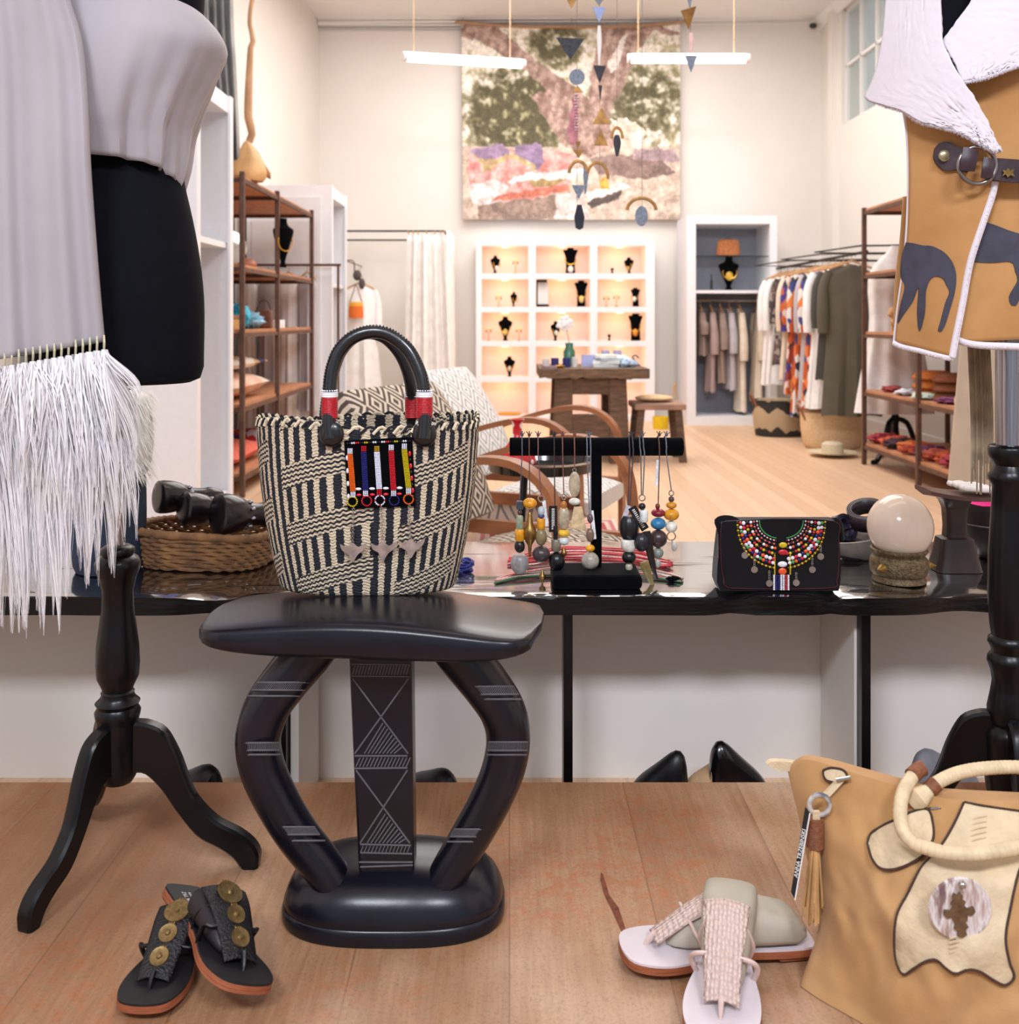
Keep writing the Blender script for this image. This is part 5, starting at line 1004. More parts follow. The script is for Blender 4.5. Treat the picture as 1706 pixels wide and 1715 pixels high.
    for x, y, L in ((1247, 912, 14), (1263, 932, 18), (1288, 957, 16), (1333, 960, 12), (1360, 936, 14), (1374, 914, 14)):
        mb = MB(); 
        for q in range(int(L/3)): mb.torus(P(x, y+q*3, gf(x, y)-.004), 1.6*k, .0004, 8, 4, Matrix.Rotation(PI/2 if q % 2 else .6, 3, 'X'))
        mb.lathe([(0, -.0006), (5.6*k, -.0006), (5.6*k, .0006), (0, .0006)], P(x, y+L+4, gf(x, y)-.004), 18, m=Matrix.Rotation(PI/2, 3, 'X')); mb.build('coin_drop', M('coin_metal', (176, 168, 160), .35, .8), t)
clutch()
# ---- ostrich egg on a cast ring
c = onB(1507, 984); k = 2.0/F; Yg = c.y+.055
t = thing('cast_ring_stand', 'round cast brass ring with spikes holding the pale egg', 'ring stand', (P(1505, 0, Yg).x, Yg, BZ)); cx = P(1505, 0, Yg).x
r_ = .0575; MB().lathe([(r_*.8, .001), (r_*.92, .001), (r_*.9, .006), (r_*.86, .012), (r_*.95, .018), (r_, .03), (r_*.97, .045), (r_*.86, .052), (r_*.92, .058), (r_*.98, .064), (r_*.9, .067), (r_*.78, .06), (r_*.8, .03)], (cx, Yg, BZ), 48, sm=40).build('ring_body', M('pitted_brass', (112, 96, 72), .45, .75, var=.4, vs=130, bump=1, bs=260, bd=.003), t)
for a in (-PI/2-.95, -.12):
    d = Vector((math.cos(a), math.sin(a), 0)); q = Vector((cx, Yg, BZ+.032))+d*r_*.92; MB().tube([q, q+d*.02], [.012, .0005], 14).build('spike', brass, t)
egm, nt, b = newmat('egg_shell'); b.inputs['Roughness'].default_value = .16; b.inputs['Base Color'].default_value = C4((222, 202, 184)); b.inputs['Subsurface Weight'].default_value = .1; bumpn(nt, b, ntex(nt, coords(nt), 420, 2), .06, .001)
ec = P(1507, 882, Yg); tag(MB().ell(ec, (.0645, .0645, .0665), 48).build('ostrich_egg', egm), 'large glossy cream ostrich egg resting on a cast brass ring', 'egg')
# stone bowl with rolled belts
c = onB(1425, 946); c.y += .06; c = Vector((P(1440, 0, c.y).x, c.y, BZ+.001)); t = thing('stone_bowl', 'shallow grey stone bowl behind the clutch and egg', 'bowl', c)
rows = []
for r, z in ((0, 0), (.03, 0), (.055, .012), (.075, .034), (.088, .058), (.084, .06), (.07, .036), (.05, .018), (0, .01)): rows.append([c+Vector((r*math.cos(a), r*.85*math.sin(a), z*(1+.3*math.cos(a-0.2)))) for a in [2*PI*i/40 for i in range(41)]])
MB().grid(rows).build('bowl_body', M('grey_stone', (136, 128, 120), .6, var=.3, vs=20, bump=.3, bs=60), t)
def belt(label, c, R, r0, wdt, turns, mt, tilt):
    t = thing('rolled_belt', label, 'belt', c, 'rolled leather belts in the stone bowl'); mb = MB(); rows = []; n = int(40*turns)
    for i in range(n+1): a = 2*PI*i/40; r = r0+(R-r0)*i/n; rows.append([tilt@Vector((r*math.cos(a), r*math.sin(a), z))+Vector(c) for z in (-wdt/2, wdt/2)])
    mb.grid(rows).build('leather_coil', mt, t, solid=.0028)
    return t
dl = M('dark_plum_leather', (52, 38, 46), .4, var=.3, vs=40, bump=.3); dl2 = M('navy_leather', (40, 38, 60), .4, var=.3, vs=40, bump=.3)
belt('dark brown rolled belt standing tallest behind the egg', P(1452, 862, c.y+.01), .042, .03, .036, 3, dl, Matrix.Rotation(.35, 3, 'X')@Matrix.Rotation(-.25, 3, 'Y'))
belt('navy rolled belt at the left of the stone bowl', P(1408, 885, c.y+.01), .03, .018, .034, 3, dl2, Matrix.Rotation(1.1, 3, 'X')@Matrix.Rotation(.5, 3, 'Y'))
belt('dark rolled belt lying lowest in the stone bowl', P(1424, 918, c.y-.005), .034, .012, .03, 4, dl, Matrix.Rotation(.15, 3, 'X'))
# wooden headrest with white cloth
c = onB(1598, 968); c = Vector((P(1598, 0, 2.15).x, 2.15, BZ+.001)); k = 2.15/F; t = thing('carved_headrest', 'dark carved wooden headrest with flared foot at the right of the bench', 'headrest', c); hw = M('dark_headrest_wood', (46, 30, 28), .4, var=.3, vs=16)
def Z2(y): return ZC-(y-HY)*k
rows = []
for y, hx, hy in ((965, 38, 30), (960, 38, 30), (930, 32, 26), (900, 27, 20), (898, 17, 16), (880, 16, 15), (850, 18, 16), (838, 23, 18), (832, 28, 22)): rows.append([Vector((c.x+hx*k*max(-1, min(1, 1.25*math.cos(a))), 2.15+hy*k*max(-1, min(1, 1.25*math.sin(a))), max(BZ+.001, Z2(y)))) for a in [2*PI*i/32 for i in range(32)]])
MB().grid(rows, closed=True).add(rows[0], [tuple(range(32))]).build('pedestal', hw, t)
rows = []
for i in range(25):
    u = -1+i/12; x = c.x+u*56*k+.004; zt_ = Z2(829)+.0045*u*u-.0065*u; rows.append([Vector((x, 2.15+v*.05*(1-.12*u*u), zt_+dz)) for v, dz in ((-1, -.004), (-1, .004), (0, .006), (1, .004), (1, -.004), (0, -.01))])
MB().grid(rows, closed=True).add(rows[0], [tuple(range(6))]).add(rows[-1], [tuple(range(6))]).build('curved_rest', M('headrest_top', (92, 64, 58), .35, var=.2), t)
mb = MB(); g = []
for j in range(16): g.append([Vector((c.x+.002+i/15*.075, 2.11+j/15*.085, Z2(829)+.0095-.0065*((i/15*.075)/.07)+.005+.003*noise.noise(Vector((i*.3, j*.3, 1)))+.0035*(j % 5 == 0))) for i in range(16)])
tag(mb.grid(g).build('folded_white_cloth', white_c, solid=.009, off=-1), 'folded white cloth lying on the carved headrest', 'cloth')
# dark calabash bowl with pink cloth at far right
c = Vector((P(1664, 0, 2.26).x, 2.26, BZ+.001)); t = thing('calabash_bowl', 'large dark calabash bowl with leather lacing at the right end of the bench', 'bowl', c)
MB().lathe([(0, 0), (.03, 0), (.05, .02), (.066, .05), (.074, .09), (.076, .12), (.071, .12), (.066, .08), (0, .02)], c, 40, sm=30).build('bowl_body', M('dark_calabash', (44, 34, 32), .4, var=.3, vs=12), t)
MB().torus(c+Vector((0, 0, .078)), .0735, .0015, 40, 6).build('thong', M('leather_thong', (120, 108, 100), .6), t)
tag(blob(c+Vector((0, 0, .125)), (.06, .055, .016), MATS['hot_pink_scarf'], 'x', 'pink_cloth', 'cloth', 8, .15), 'hot pink cloth filling the dark calabash bowl', 'cloth')
# ---- wicker tray of gourds
def wicker():
    c = Vector((P(352, 0, 2.22).x, 2.22, BZ+.001)); t = thing('wicker_tray', 'brown woven wicker tray on the bench left of the striped bag', 'basket', c); rnd = random.Random(4)
    w1 = M('wicker', (150, 108, 66), .7, var=.4, vs=30, bump=.6, bs=160, rgb2=(92, 62, 40)); A, B = .155, .11
    def sup(a, s): ca, sa = math.cos(a), math.sin(a); p = .62; return Vector((A*s*math.copysign(abs(ca)**p, ca), B*s*math.copysign(abs(sa)**p, sa), 0))
    for r in range(8):
        z = .007+r*.0085; s = .86+.14*(r/7)**.7; n = 120; pts = []
        for i in range(n+1): a = 2*PI*i/n; q = sup(a, s); wv = (.0022*math.sin(a*26+PI*r)); q = q*(1+wv/ .12)+Vector((0, 0, z+.0018*math.sin(a*26+PI*r+1.2))); pts.append(c+q)
        MB().tube(pts, .0053, 6, cap=False).build('woven_row', w1, t)
    pts = [c+sup(2*PI*i/100, 1.02)+Vector((0, 0, .078+.005*math.sin(2*PI*i/100*2))) for i in range(101)]
    MB().tube(pts, [.0085+.0012*math.sin(i*2.5) for i in range(101)], 10, cap=False).build('rolled_rim', w1, t)
    MB().grid([[c+sup(2*PI*i/40, s)+Vector((0, 0, .004)) for i in range(41)] for s in (0.02, .86)]).build('base', w1, t, solid=.003)
    t.rotation_euler = (0, 0, -.12)
    return c
wc = wicker()
def gourd(label, x, y, Y, r, L, d, knob=True):
    c = P(x, y, Y); t = thing('black_carved_club', label, 'wooden club', c, 'black carved clubs in the wicker tray'); d = Vector(d).normalized(); R = Vector((0, 0, 1)).rotation_difference(d).to_matrix(); dm = M('black_carved_wood', (20, 15, 18), .25, var=.4, vs=20)
    MB().lathe([(0, -.002), (r*.9, 0), (r, .012), (r*.97, .03), (r*.84, .05), (r*.6, .07), (r*.55, L*.7), (r*.62, L*.8), (r*.4, L), (0, L)], c, 30, m=R, sm=30).build('head', dm, t)
    mb = MB()
    for i in range(9): a = 2*PI*i/9; q = R@Vector((r*.66*math.cos(a), r*.66*math.sin(a), .068)); mb.ell(c+q, (.006, .006, .004), 8)
    mb.build('stud', M('stud_metal', (150, 150, 160), .3, .8), t)
gourd('rounded black carved club leftmost in the wicker tray', 264, 832, 2.22, .036, .15, (1, .9, -.16)); gourd('middle black carved club in the wicker tray', 306, 852, 2.18, .036, .13, (1, .9, -.18)); gourd('largest black carved club at the front of the wicker tray', 364, 862, 2.13, .044, .14, (1, .9, -.16))
# blue display form and fluffy scarf at the left of the bench
c = Vector((P(182, 0, 2.15).x, 2.15, BZ+.001)); t = thing('blue_display_form', 'dark blue upright display form on the bench behind the fringe', 'display form', c)
MB().lathe([(0, 0), (.058, 0), (.07, .01), (.074, .05), (.076, .12), (.074, .2), (.066, .27), (.05, .33), (.02, .36), (0, .36)], c, 36, sm=30).build('form_body', M('blue_jersey', (36, 48, 68), .85, bump=.2), t)
def tuft(center, n, L, r0, r1, z0, z1, mt, seed, name, parent=None):
    rnd = random.Random(seed); mb = MB()
    for i in range(n):
        a = rnd.uniform(0, 2*PI); z = rnd.uniform(z0, z1); rr = r0+(r1-r0)*rnd.random(); d = Vector((math.cos(a), math.sin(a), -.9+rnd.uniform(-.4, .4))).normalized()
        p = center+Vector((math.cos(a)*rr, math.sin(a)*rr*.8, z)); l = L*rnd.uniform(.6, 1.1); s = Vector((-math.sin(a), math.cos(a), 0))*.0011
        q1 = p+d*l*.5; q2 = p+d*l+Vector((0, 0, -l*.25)); mb.add([p-s, p+s, q1+s*.8, q1-s*.8, q2], [(0, 1, 2, 3), (3, 2, 4)])
    return mb.build(name, mt, parent, recalc=False)
fl = M('white_plume', (238, 238, 234), .8, var=.04)
t = thing('fluffy_white_stole', 'fluffy white stole around the dark blue display form', 'stole', c+Vector((0, 0, .36)))
MB().lathe([(.05, .2), (.075, .2), (.088, .24), (.09, .3), (.08, .35), (.06, .38), (.05, .38)], c, 30, sm=20).build('stole_lining', fl, t); o = tuft(c, 2600, .035, .074, .088, .2, .38, fl, 3, 'plumes', t); o['kind'] = 'stuff'
# ================================================================ carved black stool
def carved_stool():
    cY = 1.45; t = thing('carved_stool', 'carved black wooden stool with horn-shaped legs and incised centre panel', 'stool', (P(660, 0, cY).x, cY, .16)); bw = M('ebonised_wood', (14, 14, 24), .27, var=.35, vs=9, bump=.1, bs=120, spec=.4); k = cY/F
    cx = P(632, 0, cY).x; ang = -.1; R = Matrix.Rotation(ang, 3, 'Z'); L, D = .236, .118; rows = []; N = 64
    # seat: loft of cross sections along x
    for i in range(49):
        u = -1+i/24; e = (1-abs(u)**14.0)**.45 if abs(u) < 1 else 0; x = u*L; zt = .598-.012*u*u+.004*math.cos(PI*u); zb = .546+.018*abs(u)**4; d = D*(.25+.75*e) if e > 0 else D*.25
        if e < .25: zb = zt-.012-.1*e; 
        row = []; hm = (zt+zb)/2; hh = (zt-zb)/2
        for j in range(28):
            a = 2*PI*j/28; ca, sa = math.cos(a), math.sin(a); s = lambda v, p: math.copysign(abs(v)**p, v)
            y = d*s(ca, .32); z = hm+hh*s(sa, .4)-(.011*max(0, y/D)**1.5 if sa > 0 else 0)
            row.append(R@Vector((x, y, 0))+Vector((cx, cY, z-.055*.0)))
        rows.append(row)
    MB().grid(rows, closed=True).add(rows[0], [tuple(range(28))]).add(rows[-1], [tuple(range(28))]).build('seat', bw, t, ang=60)
    # base dome
    bx_, by_ = P(661, 0, cY).x, cY+.0; rows = []
    for z, s in ((.1612, .95), (.1612, .985), (.166, 1.0), (.176, 1.0), (.181, .985), (.1825, .97), (.187, .985), (.194, .97), (.206, .93), (.217, .86), (.227, .75), (.235, .6), (.2405, .42), (.243, .2), (.2435, .0)):
        rows.append([Vector((bx_+.157*s*math.copysign(abs(math.cos(a))**.72, math.cos(a)), by_+.098*s*math.copysign(abs(math.sin(a))**.72, math.sin(a)), z)) for a in [2*PI*i/64 for i in range(65)]])
    MB().grid(rows).add(rows[0][:-1], [tuple(range(64))]).build('base', bw, t, ang=50)
    def leg(pts, name, Y=1.41):
        A = [P(x, y, Y) for x, y, w_ in pts]; r = [w_*Y/F for _, _, w_ in pts]; MB().tube(A, r, 26, sm=48, up=(0, 1, 0), flat=1.15).build(name, bw, t)
        return rs([(*q, w_) for q, w_ in zip(v2([(a, b) for a, b, c in pts]), [c for a, b, c in pts])], 60) if 0 else None
    Lp = [(548, 1052, 40), (524, 1085, 41), (478, 1140, 41), (447, 1185, 41), (432, 1235, 40), (440, 1288, 39), (466, 1345, 37), (500, 1400, 35), (540, 1450, 33), (560, 1480, 32)]
    Rp = [(744, 1060, 40), (772, 1095, 41), (816, 1150, 41), (842, 1192, 40), (851, 1236, 38), (842, 1290, 37), (816, 1350, 35), (785, 1405, 33), (758, 1450, 32), (738, 1485, 31)]
    leg(Lp, 'horn_leg'); leg(Rp, 'horn_leg')
    # centre panel
    Yp = 1.40; a0, a1, b0, b1 = P(583, 1090, Yp), P(689, 1090, Yp), P(600, 1462, Yp), P(693, 1462, Yp)
    v = [a0, a1, b1, b0]; v = v+[q+Vector((0, .045, 0)) for q in v]; MB().add(v, [(0, 1, 2, 3), (7, 6, 5, 4), (0, 4, 5, 1), (1, 5, 6, 2), (2, 6, 7, 3), (3, 7, 4, 0)]).build('centre_panel', bw, t, smooth=False, bevel=.004)
    cv = M('incised_lines', (92, 88, 92), .8); Yl = Yp-.0005
    def ln(mb, p, q, r=.0011, Y=Yl): mb.tube([P(*p, Y), P(*q, Y)], r, 5)
    mb = MB()
    for y, w_ in ((1112, 0), (1132, 1)): ln(mb, (588, y), (686, y+1))
    for i in range(19): x = 590+i*5; ln(mb, (x, 1130), (x+5, 1114), .0008)
    for a, b_ in (((590, 1136), (683, 1262)), ((684, 1136), (594, 1262)), ((594, 1266), (682, 1266)), ((594, 1287), (682, 1286)), ((596, 1290), (686, 1412)), ((682, 1290), (603, 1412)), ((603, 1414), (688, 1416)), ((603, 1428), (690, 1430)), ((601, 1444), (691, 1444)), ((603, 1452), (691, 1449))): ln(mb, a, b_)
    for i in range(15): x = 596+i*6; ln(mb, (x, 1284), (x+7, 1269), .0009)
    for i in range(14): x = 604+i*6; ln(mb, (x, 1427), (x+4, 1417), .0008)
    for i in range(9): u = (i+1)/10; ln(mb, (637+u*40, 1206+u*50), (604+u*62, 1262), .0009)
    for i in range(9): u = (i+1)/10; ln(mb, (641+u*42, 1358+u*52), (608+u*66, 1412), .0009)
    mb.build('incised_carving', cv, t)
    def band(pts, y0, hw, dy=0, Y=1.41):
        # rings hugging the front of a leg, hatched between
        pp = rs([(a, b, c) for a, b, c in pts], 200)
        mb = MB()
        def arc(yt, amp=1.0):
            j = min(range(200), key=lambda q: abs(pp[q][1]-yt)); p = pp[j]; q2 = pp[min(199, j+2)]; d = Vector((q2[0]-p[0], q2[1]-p[1])).normalized(); n_ = Vector((1, 0)); w_ = p[2]/max(.7, abs(d.y)); out = []
            for s in range(15):
                u = -.87+1.74*s/14; x = p[0]+n_.x*w_*u*.99; y = p[1]+n_.y*w_*u*.99; out.append(P(x, y, Y-1.15*p[2]*Y/F*math.sqrt(max(0, 1-u*u*.98))*1.01-.0004))
            return out
        L = [arc(y0), arc(y0+13), arc(y0+22)]
        for l in L: mb.tube(l, .0012, 5)
        for s in range(28):
            u = s/27*13.99; i0 = int(min(13, u)); f = u-i0; p0 = L[0][i0].lerp(L[0][i0+1], f); p1 = L[1][i0].lerp(L[1][i0+1], f); mb.tube([p0, p1], .0006, 4)
        mb.build('incised_carving', cv, t)
    for y in (1143, 1243, 1385): band(Lp, y, 0)
    for y in (1150, 1243, 1388): band(Rp, y, 0)
carved_stool()
# ================================================================ striped woven basket bag
def kiondo_mat():
    m, nt, b = newmat('striped_sisal_weave'); b.inputs['Roughness'].default_value = .9
    s = nd(nt, 'ShaderNodeSeparateXYZ'); nt.links.new(coords(nt, 'UV'), s.inputs[0]); u, v = s.outputs[0], s.outputs[1]
    ob = coords(nt); wob = mth(nt, 'MULTIPLY', mth(nt, 'SUBTRACT', ntex(nt, ob, 60, 2), .5), .012)
    rib = mth(nt, 'SINE', mth(nt, 'MULTIPLY', v, 330))
    uu = mth(nt, 'ADD', mth(nt, 'ADD', u, mth(nt, 'MULTIPLY', wob, .35)), mth(nt, 'MULTIPLY', rib, .0006))
    pan = mth(nt, 'FRACT', mth(nt, 'ADD', mth(nt, 'MULTIPLY', u, 6.0), .42))
    # diagonal bands of fine horizontal stripes, broken at panel seams
    vv = mth(nt, 'FRACT', mth(nt, 'ADD', mth(nt, 'MULTIPLY', v, 4.3), mth(nt, 'MULTIPLY', pan, -.62)))
    band = mth(nt, 'MULTIPLY', mth(nt, 'LESS_THAN', vv, .4), mth(nt, 'GREATER_THAN', pan, .2))
    low = mth(nt, 'LESS_THAN', v, .055)
    band = mth(nt, 'MAXIMUM', band, low)
    hs = mth(nt, 'GREATER_THAN', mth(nt, 'SINE', mth(nt, 'ADD', mth(nt, 'MULTIPLY', mth(nt, 'ADD', v, mth(nt, 'ADD', wob, mth(nt, 'MULTIPLY', pan, -.12))), 330), mth(nt, 'MULTIPLY', mth(nt, 'SINE', mth(nt, 'MULTIPLY', u, 720)), .9))), .05)
    vs_ = mth(nt, 'GREATER_THAN', mth(nt, 'SINE', mth(nt, 'MULTIPLY', uu, 2*PI*50)), -.15)
    k = mth(nt, 'ADD', mth(nt, 'MULTIPLY', band, hs), mth(nt, 'MULTIPLY', mth(nt, 'SUBTRACT', 1, band), vs_))
    fib = ntex(nt, coords(nt, scale=(1, 1, 3)), 260, 3)
    cream = ramp(nt, fib, [(.3, C4((176, 154, 124))), (.7, C4((228, 212, 186)))]); blk = ramp(nt, fib, [(.3, C4((10, 10, 14))), (.75, C4((44, 44, 56)))])
    nt.links.new(mixc(nt, k, cream, blk), b.inputs['Base Color'])
    h = mth(nt, 'ADD', mth(nt, 'MULTIPLY', mth(nt, 'ABSOLUTE', mth(nt, 'SINE', mth(nt, 'ADD', mth(nt, 'MULTIPLY', v, 260), mth(nt, 'MULTIPLY', mth(nt, 'SINE', mth(nt, 'MULTIPLY', u, 2*PI*90)), .8)))), .6), mth(nt, 'MULTIPLY', fib, .5)); bumpn(nt, b, h, .9, .0016); return m
def basket_bag():
    Yc = 1.535; t = thing('striped_basket_bag', 'black and cream striped woven basket bag with beaded panel on the carved stool', 'bag', (P(617, 0, Yc).x, Yc, .597)); k = Yc/F; cx = 617
    prof = [(1003, 40), (1002, 100), (999, 122), (990, 138), (975, 146), (950, 153), (920, 160), (880, 168), (840, 174), (800, 179), (760, 182), (730, 184), (712, 185), (704, 184)]
    pr = rs(v2(prof), 60); rows = []; uvs = []; n = 160
    L = [0]
    for a, b_ in zip(pr, pr[1:]): L.append(L[-1]+(b_-a).length)
    def asym(y): return (y-850)*.0
    for i, q in enumerate(pr):
        y, w_ = q.x, q.y; row = []
        for j in range(n+1):
            a = 2*PI*j/n; s = lambda v, p: math.copysign(abs(v)**p, v); rx = w_*k; ry = w_*k*.52
            z = P(0, y, Yc).z; zz = z+(.0045*math.sin(a*2+.6)+.003*math.sin(a*5))*(max(0, i-40)/20)**2
            jit = 1+.006*noise.noise(Vector((a*14, i*.9, 0)))
            row.append(Vector((P(cx, 0, Yc).x+rx*s(math.cos(a), .86)*jit, Yc+ry*s(math.sin(a), .86)*jit, max(zz, .6)))); uvs.append((j/n, L[i]/L[-1]))
        rows.append(row)
    km = kiondo_mat(); MB().grid(rows, uvs=uvs).build('woven_body', km, t, solid=.005, off=-1, ang=80)
    # overcast rim
    rim = rows[-1]; mb = MB(); mbk = MB(); rnd = random.Random(2)
    for j in range(0, n, 2):
        a, b_ = rim[j], rim[(j+3) % n]; d = (b_-a); tgt = mb if (j//2) % 2 else mbk
        tgt.tube([a+Vector((0, -.003, -.006)), a+d*.5+Vector((0, 0, .0035+.001*rnd.random())), b_+Vector((0, .003, -.003))], .0023, 6, sm=6)
    mb.build('rim_stitching', M('sisal_cream', (214, 196, 168), .9, var=.2, vs=200), t); mbk.build('rim_stitching', M('sisal_black', (22, 22, 28), .9), t)
    def front(x, y):
        u = max(-1, min(1, (x-cx)/max(20, [q.y for q in pr][min(range(60), key=lambda i: abs(pr[i].x-y))]))); w_ = [q.y for q in pr][min(range(60), key=lambda i: abs(pr[i].x-y))]
        # front surface depth solved with perspective: point (X, Y) on superellipse
        Y = Yc-.1
        for _ in range(6):
            X = (x-CX)/F*Y-P(cx, 0, Yc).x; z = ZC-(y-HY)/F*Y; yy = HY+(ZC-z)*F/Yc
            w_ = [q.y for q in pr][min(range(60), key=lambda i: abs(pr[i].x-yy))]; c_ = min(.98, abs(X)/(w_*k)); ca = c_**(1/.86); sa = math.sqrt(max(0, 1-ca*ca)); Y = Yc-.52*w_*k*sa**.86
        return Y
    # handles
    blk = M('black_handle_leather', (14, 13, 18), .28, var=.3, vs=40, coat=.3, bump=.2, bs=300)
    def handle(pts, Ya, nm, stit):
        rows_ = [P(x, y, Ya(x, y)) for x, y in pts]; MB().tube(rows_, .0098, 18, sm=60).build('handle', blk, t)
        mb = MB(); pp = rs(rows_, 90)
        for i in range(4, 86): d = (pp[i+1]-pp[i-1]).normalized(); nrm = Vector((-d.z, 0, d.x)); c = pp[i]+nrm*.0085*stit; mb.ell(c+Vector((0, -.004, 0)), (.0016, .0016, .0024), 6)
        mb.build('stitching', blk, t)
    Yf = front(553, 735); f1 = lambda x, y: (Yf-.006)+(Yc-.03-Yf)*max(0, min(1, (735-y)/185))*.5
    hp = [(553, 735), (551, 712), (551, 690), (552, 655), (556, 620), (568, 588), (590, 566), (620, 556), (650, 560), (680, 582), (698, 612), (708, 645), (711, 690), (711, 712), (709, 735)]
    handle(hp, f1, 'a', 1)
    Yb = Yc+.09; f2 = lambda x, y: Yb+(Yc+.03-Yb)*max(0, min(1, (735-y)/185))*.5
    hb = [(545, 735), (545, 700), (550, 655), (557, 625), (570, 590), (592, 566), (618, 558), (645, 566), (668, 590), (682, 620), (689, 655), (690, 700), (690, 735)]
    handle(hb, f2, 'b', 1)
    rb = M('red_seed_beads', (176, 26, 40), .3, var=.35, vs=300); wb_ = M('white_seed_beads', (232, 230, 236), .3, var=.1)
    for (x, fy, yoff) in ((552, f1, 0), (711, f1, 0), (690, f2, 0)):
        Yh = fy(x, 680); kk = Yh/F; mb = MB()
        for i in range(13): mb.torus(P(x, 667+i*2.6, Yh), .0105, .0015, 20, 6)
        mb.lathe([(.0105, 666*0), (.0105, -.03)], P(x, 667, Yh), 20); mb.build('bead_cuff', rb, t)
        mb = MB()
        for i in range(3): mb.torus(P(x, 658+i*2.8, Yh), .0107, .0016, 20, 6)
        for i in range(18): a = 2*PI*i/18; mb.ell(P(x, 654, Yh)+Vector((.0105*math.cos(a), .0105*math.sin(a), 0)), .0012, 6); 
        if fy is f1:
            for i in range(18): a = 2*PI*i/18; mb.ell(P(x, 708+(i % 2)*3, Yh)+Vector((.0112*math.cos(a), .0112*math.sin(a), 0)), .0012, 6)
        mb.build('bead_cuff', wb_, t)
    for x in (555, 710):
        Yh = front(x, 728)-.004; MB().ell(P(x, 727, Yh), (.018, .009, .019), 24).build('handle_boss', blk, t)
    # beaded panel
    sk = lambda x, y: front(x, y)-.004
    pl = [(576, 738), (690, 732), (696, 848), (582, 852)]; patch(pl, sk, .003, 3).build('felt_panel', black_velvet, t)
    sets = {}
    def bead(x, y, rx, ry, c): sets.setdefault(c, []).append((x, y, rx, ry))
    O_, B_, W_, R_, Y_ = (226, 100, 20), (34, 34, 110), (226, 226, 240), (200, 30, 44), (196, 176, 20)
    for x0, y0, x1, y1, c in ((586, 762, 591, 822, O_), (609, 758, 612, 820, B_), (631, 758, 635, 818, W_), (655, 756, 659, 820, R_), (677, 754, 684, 816, Y_)):
        for i in range(25):
            u = i/24
            for d in (-3.6, -1.2, 1.2, 3.6): bead(x0+(x1-x0)*u+d, y0+(y1-y0)*u, 1.35, 1.35, c)
        tp = {O_: W_, B_: R_, W_: (190, 150, 30), R_: W_, Y_: W_}[c]
        for q in range(4):
            for d in (-3, 0, 3): bead(x0+d, y0-3-q*2.3, 1.4, 1.3, tp); bead(x1+d, y1+3+q*2.3, 1.4, 1.3, W_ if c != W_ else R_)
    for i in range(4): bead(581+i*.8, 767+i*21.5, 2.3, 4.6, W_)
    for i in range(4): bead(686+i*1.7, 760+i*20.5, 2.3, 4.8, R_); bead(686.8+i*1.7, 770+i*20.5, 2.0, 3.0, (20, 20, 26))
    for i in range(5): bead(600+i*23-0, 819-i*.6, 5, 2.4, W_) if i < 4 else 0; bead(601+i*22.5, 829-i*.6, 4.4, 2.4, R_) if i < 4 else 0
    for i in range(30): bead(582+i*3.6, 742.5-i*.14, 1.6, 1.8, ((20, 20, 26), W_, R_, (20, 20, 26), Y_, (20, 20, 26), W_)[(i//2) % 7])
    for (x, y, c) in ((590, 840, Y_), (614, 839, R_), (636, 838, W_), (660, 838, B_), (684, 836, O_)):
        for q in range(16): a = 2*PI*q/16; bead(x+8*math.cos(a), y+8*math.sin(a), 1.5, 1.5, c if (q % 4 or c != W_) else R_)
    for c, LL in sets.items():
        mb = MB()
        for x, y, rx, ry in LL: mb.ell(P(x, y, sk(x, y)-.001), (rx*k*.94, .0018, ry*k*.94), 8)
        mb.build('beadwork', M('panel_%d_%d_%d' % c, c, .25, var=.15, vs=400), t)
    sm = M('beaten_silver', (196, 186, 184), .3, .75, var=.25, vs=60)
    for (x, y0, y1, yx) in ((592, 850, 908, 590), (638, 848, 906, 641), (685, 845, 902, 687)):
        mb = MB(); n_ = 18
        for q in range(n_): u = q/(n_-1); X_, Y_p = x+(yx-x)*u, y0+(y1-y0)*u; mb.torus(P(X_, Y_p, sk(X_, Y_p)-.0035), .0018, .00045, 8, 4, Matrix.Rotation(PI/2, 3, 'X')@Matrix.Rotation(0 if q % 2 else .0, 3, 'Z') if q % 2 else Matrix.Rotation(PI/2, 3, 'Y'))
        mb.build('chain', chrome, t)
        pg = [(-21, -5), (-10, 0), (0, -7), (10, 0), (24, -8), (20, 4), (9, 13), (2, 24), (-3, 24), (-6, 13), (-17, 6)]
        patch([(yx+a, y1+8+b_) for a, b_ in smoothpoly(pg, 40)], lambda X_, Y_p: sk(X_, Y_p)-.005, .0015, 1).build('silver_wing_charm', sm, t)
basket_bag()
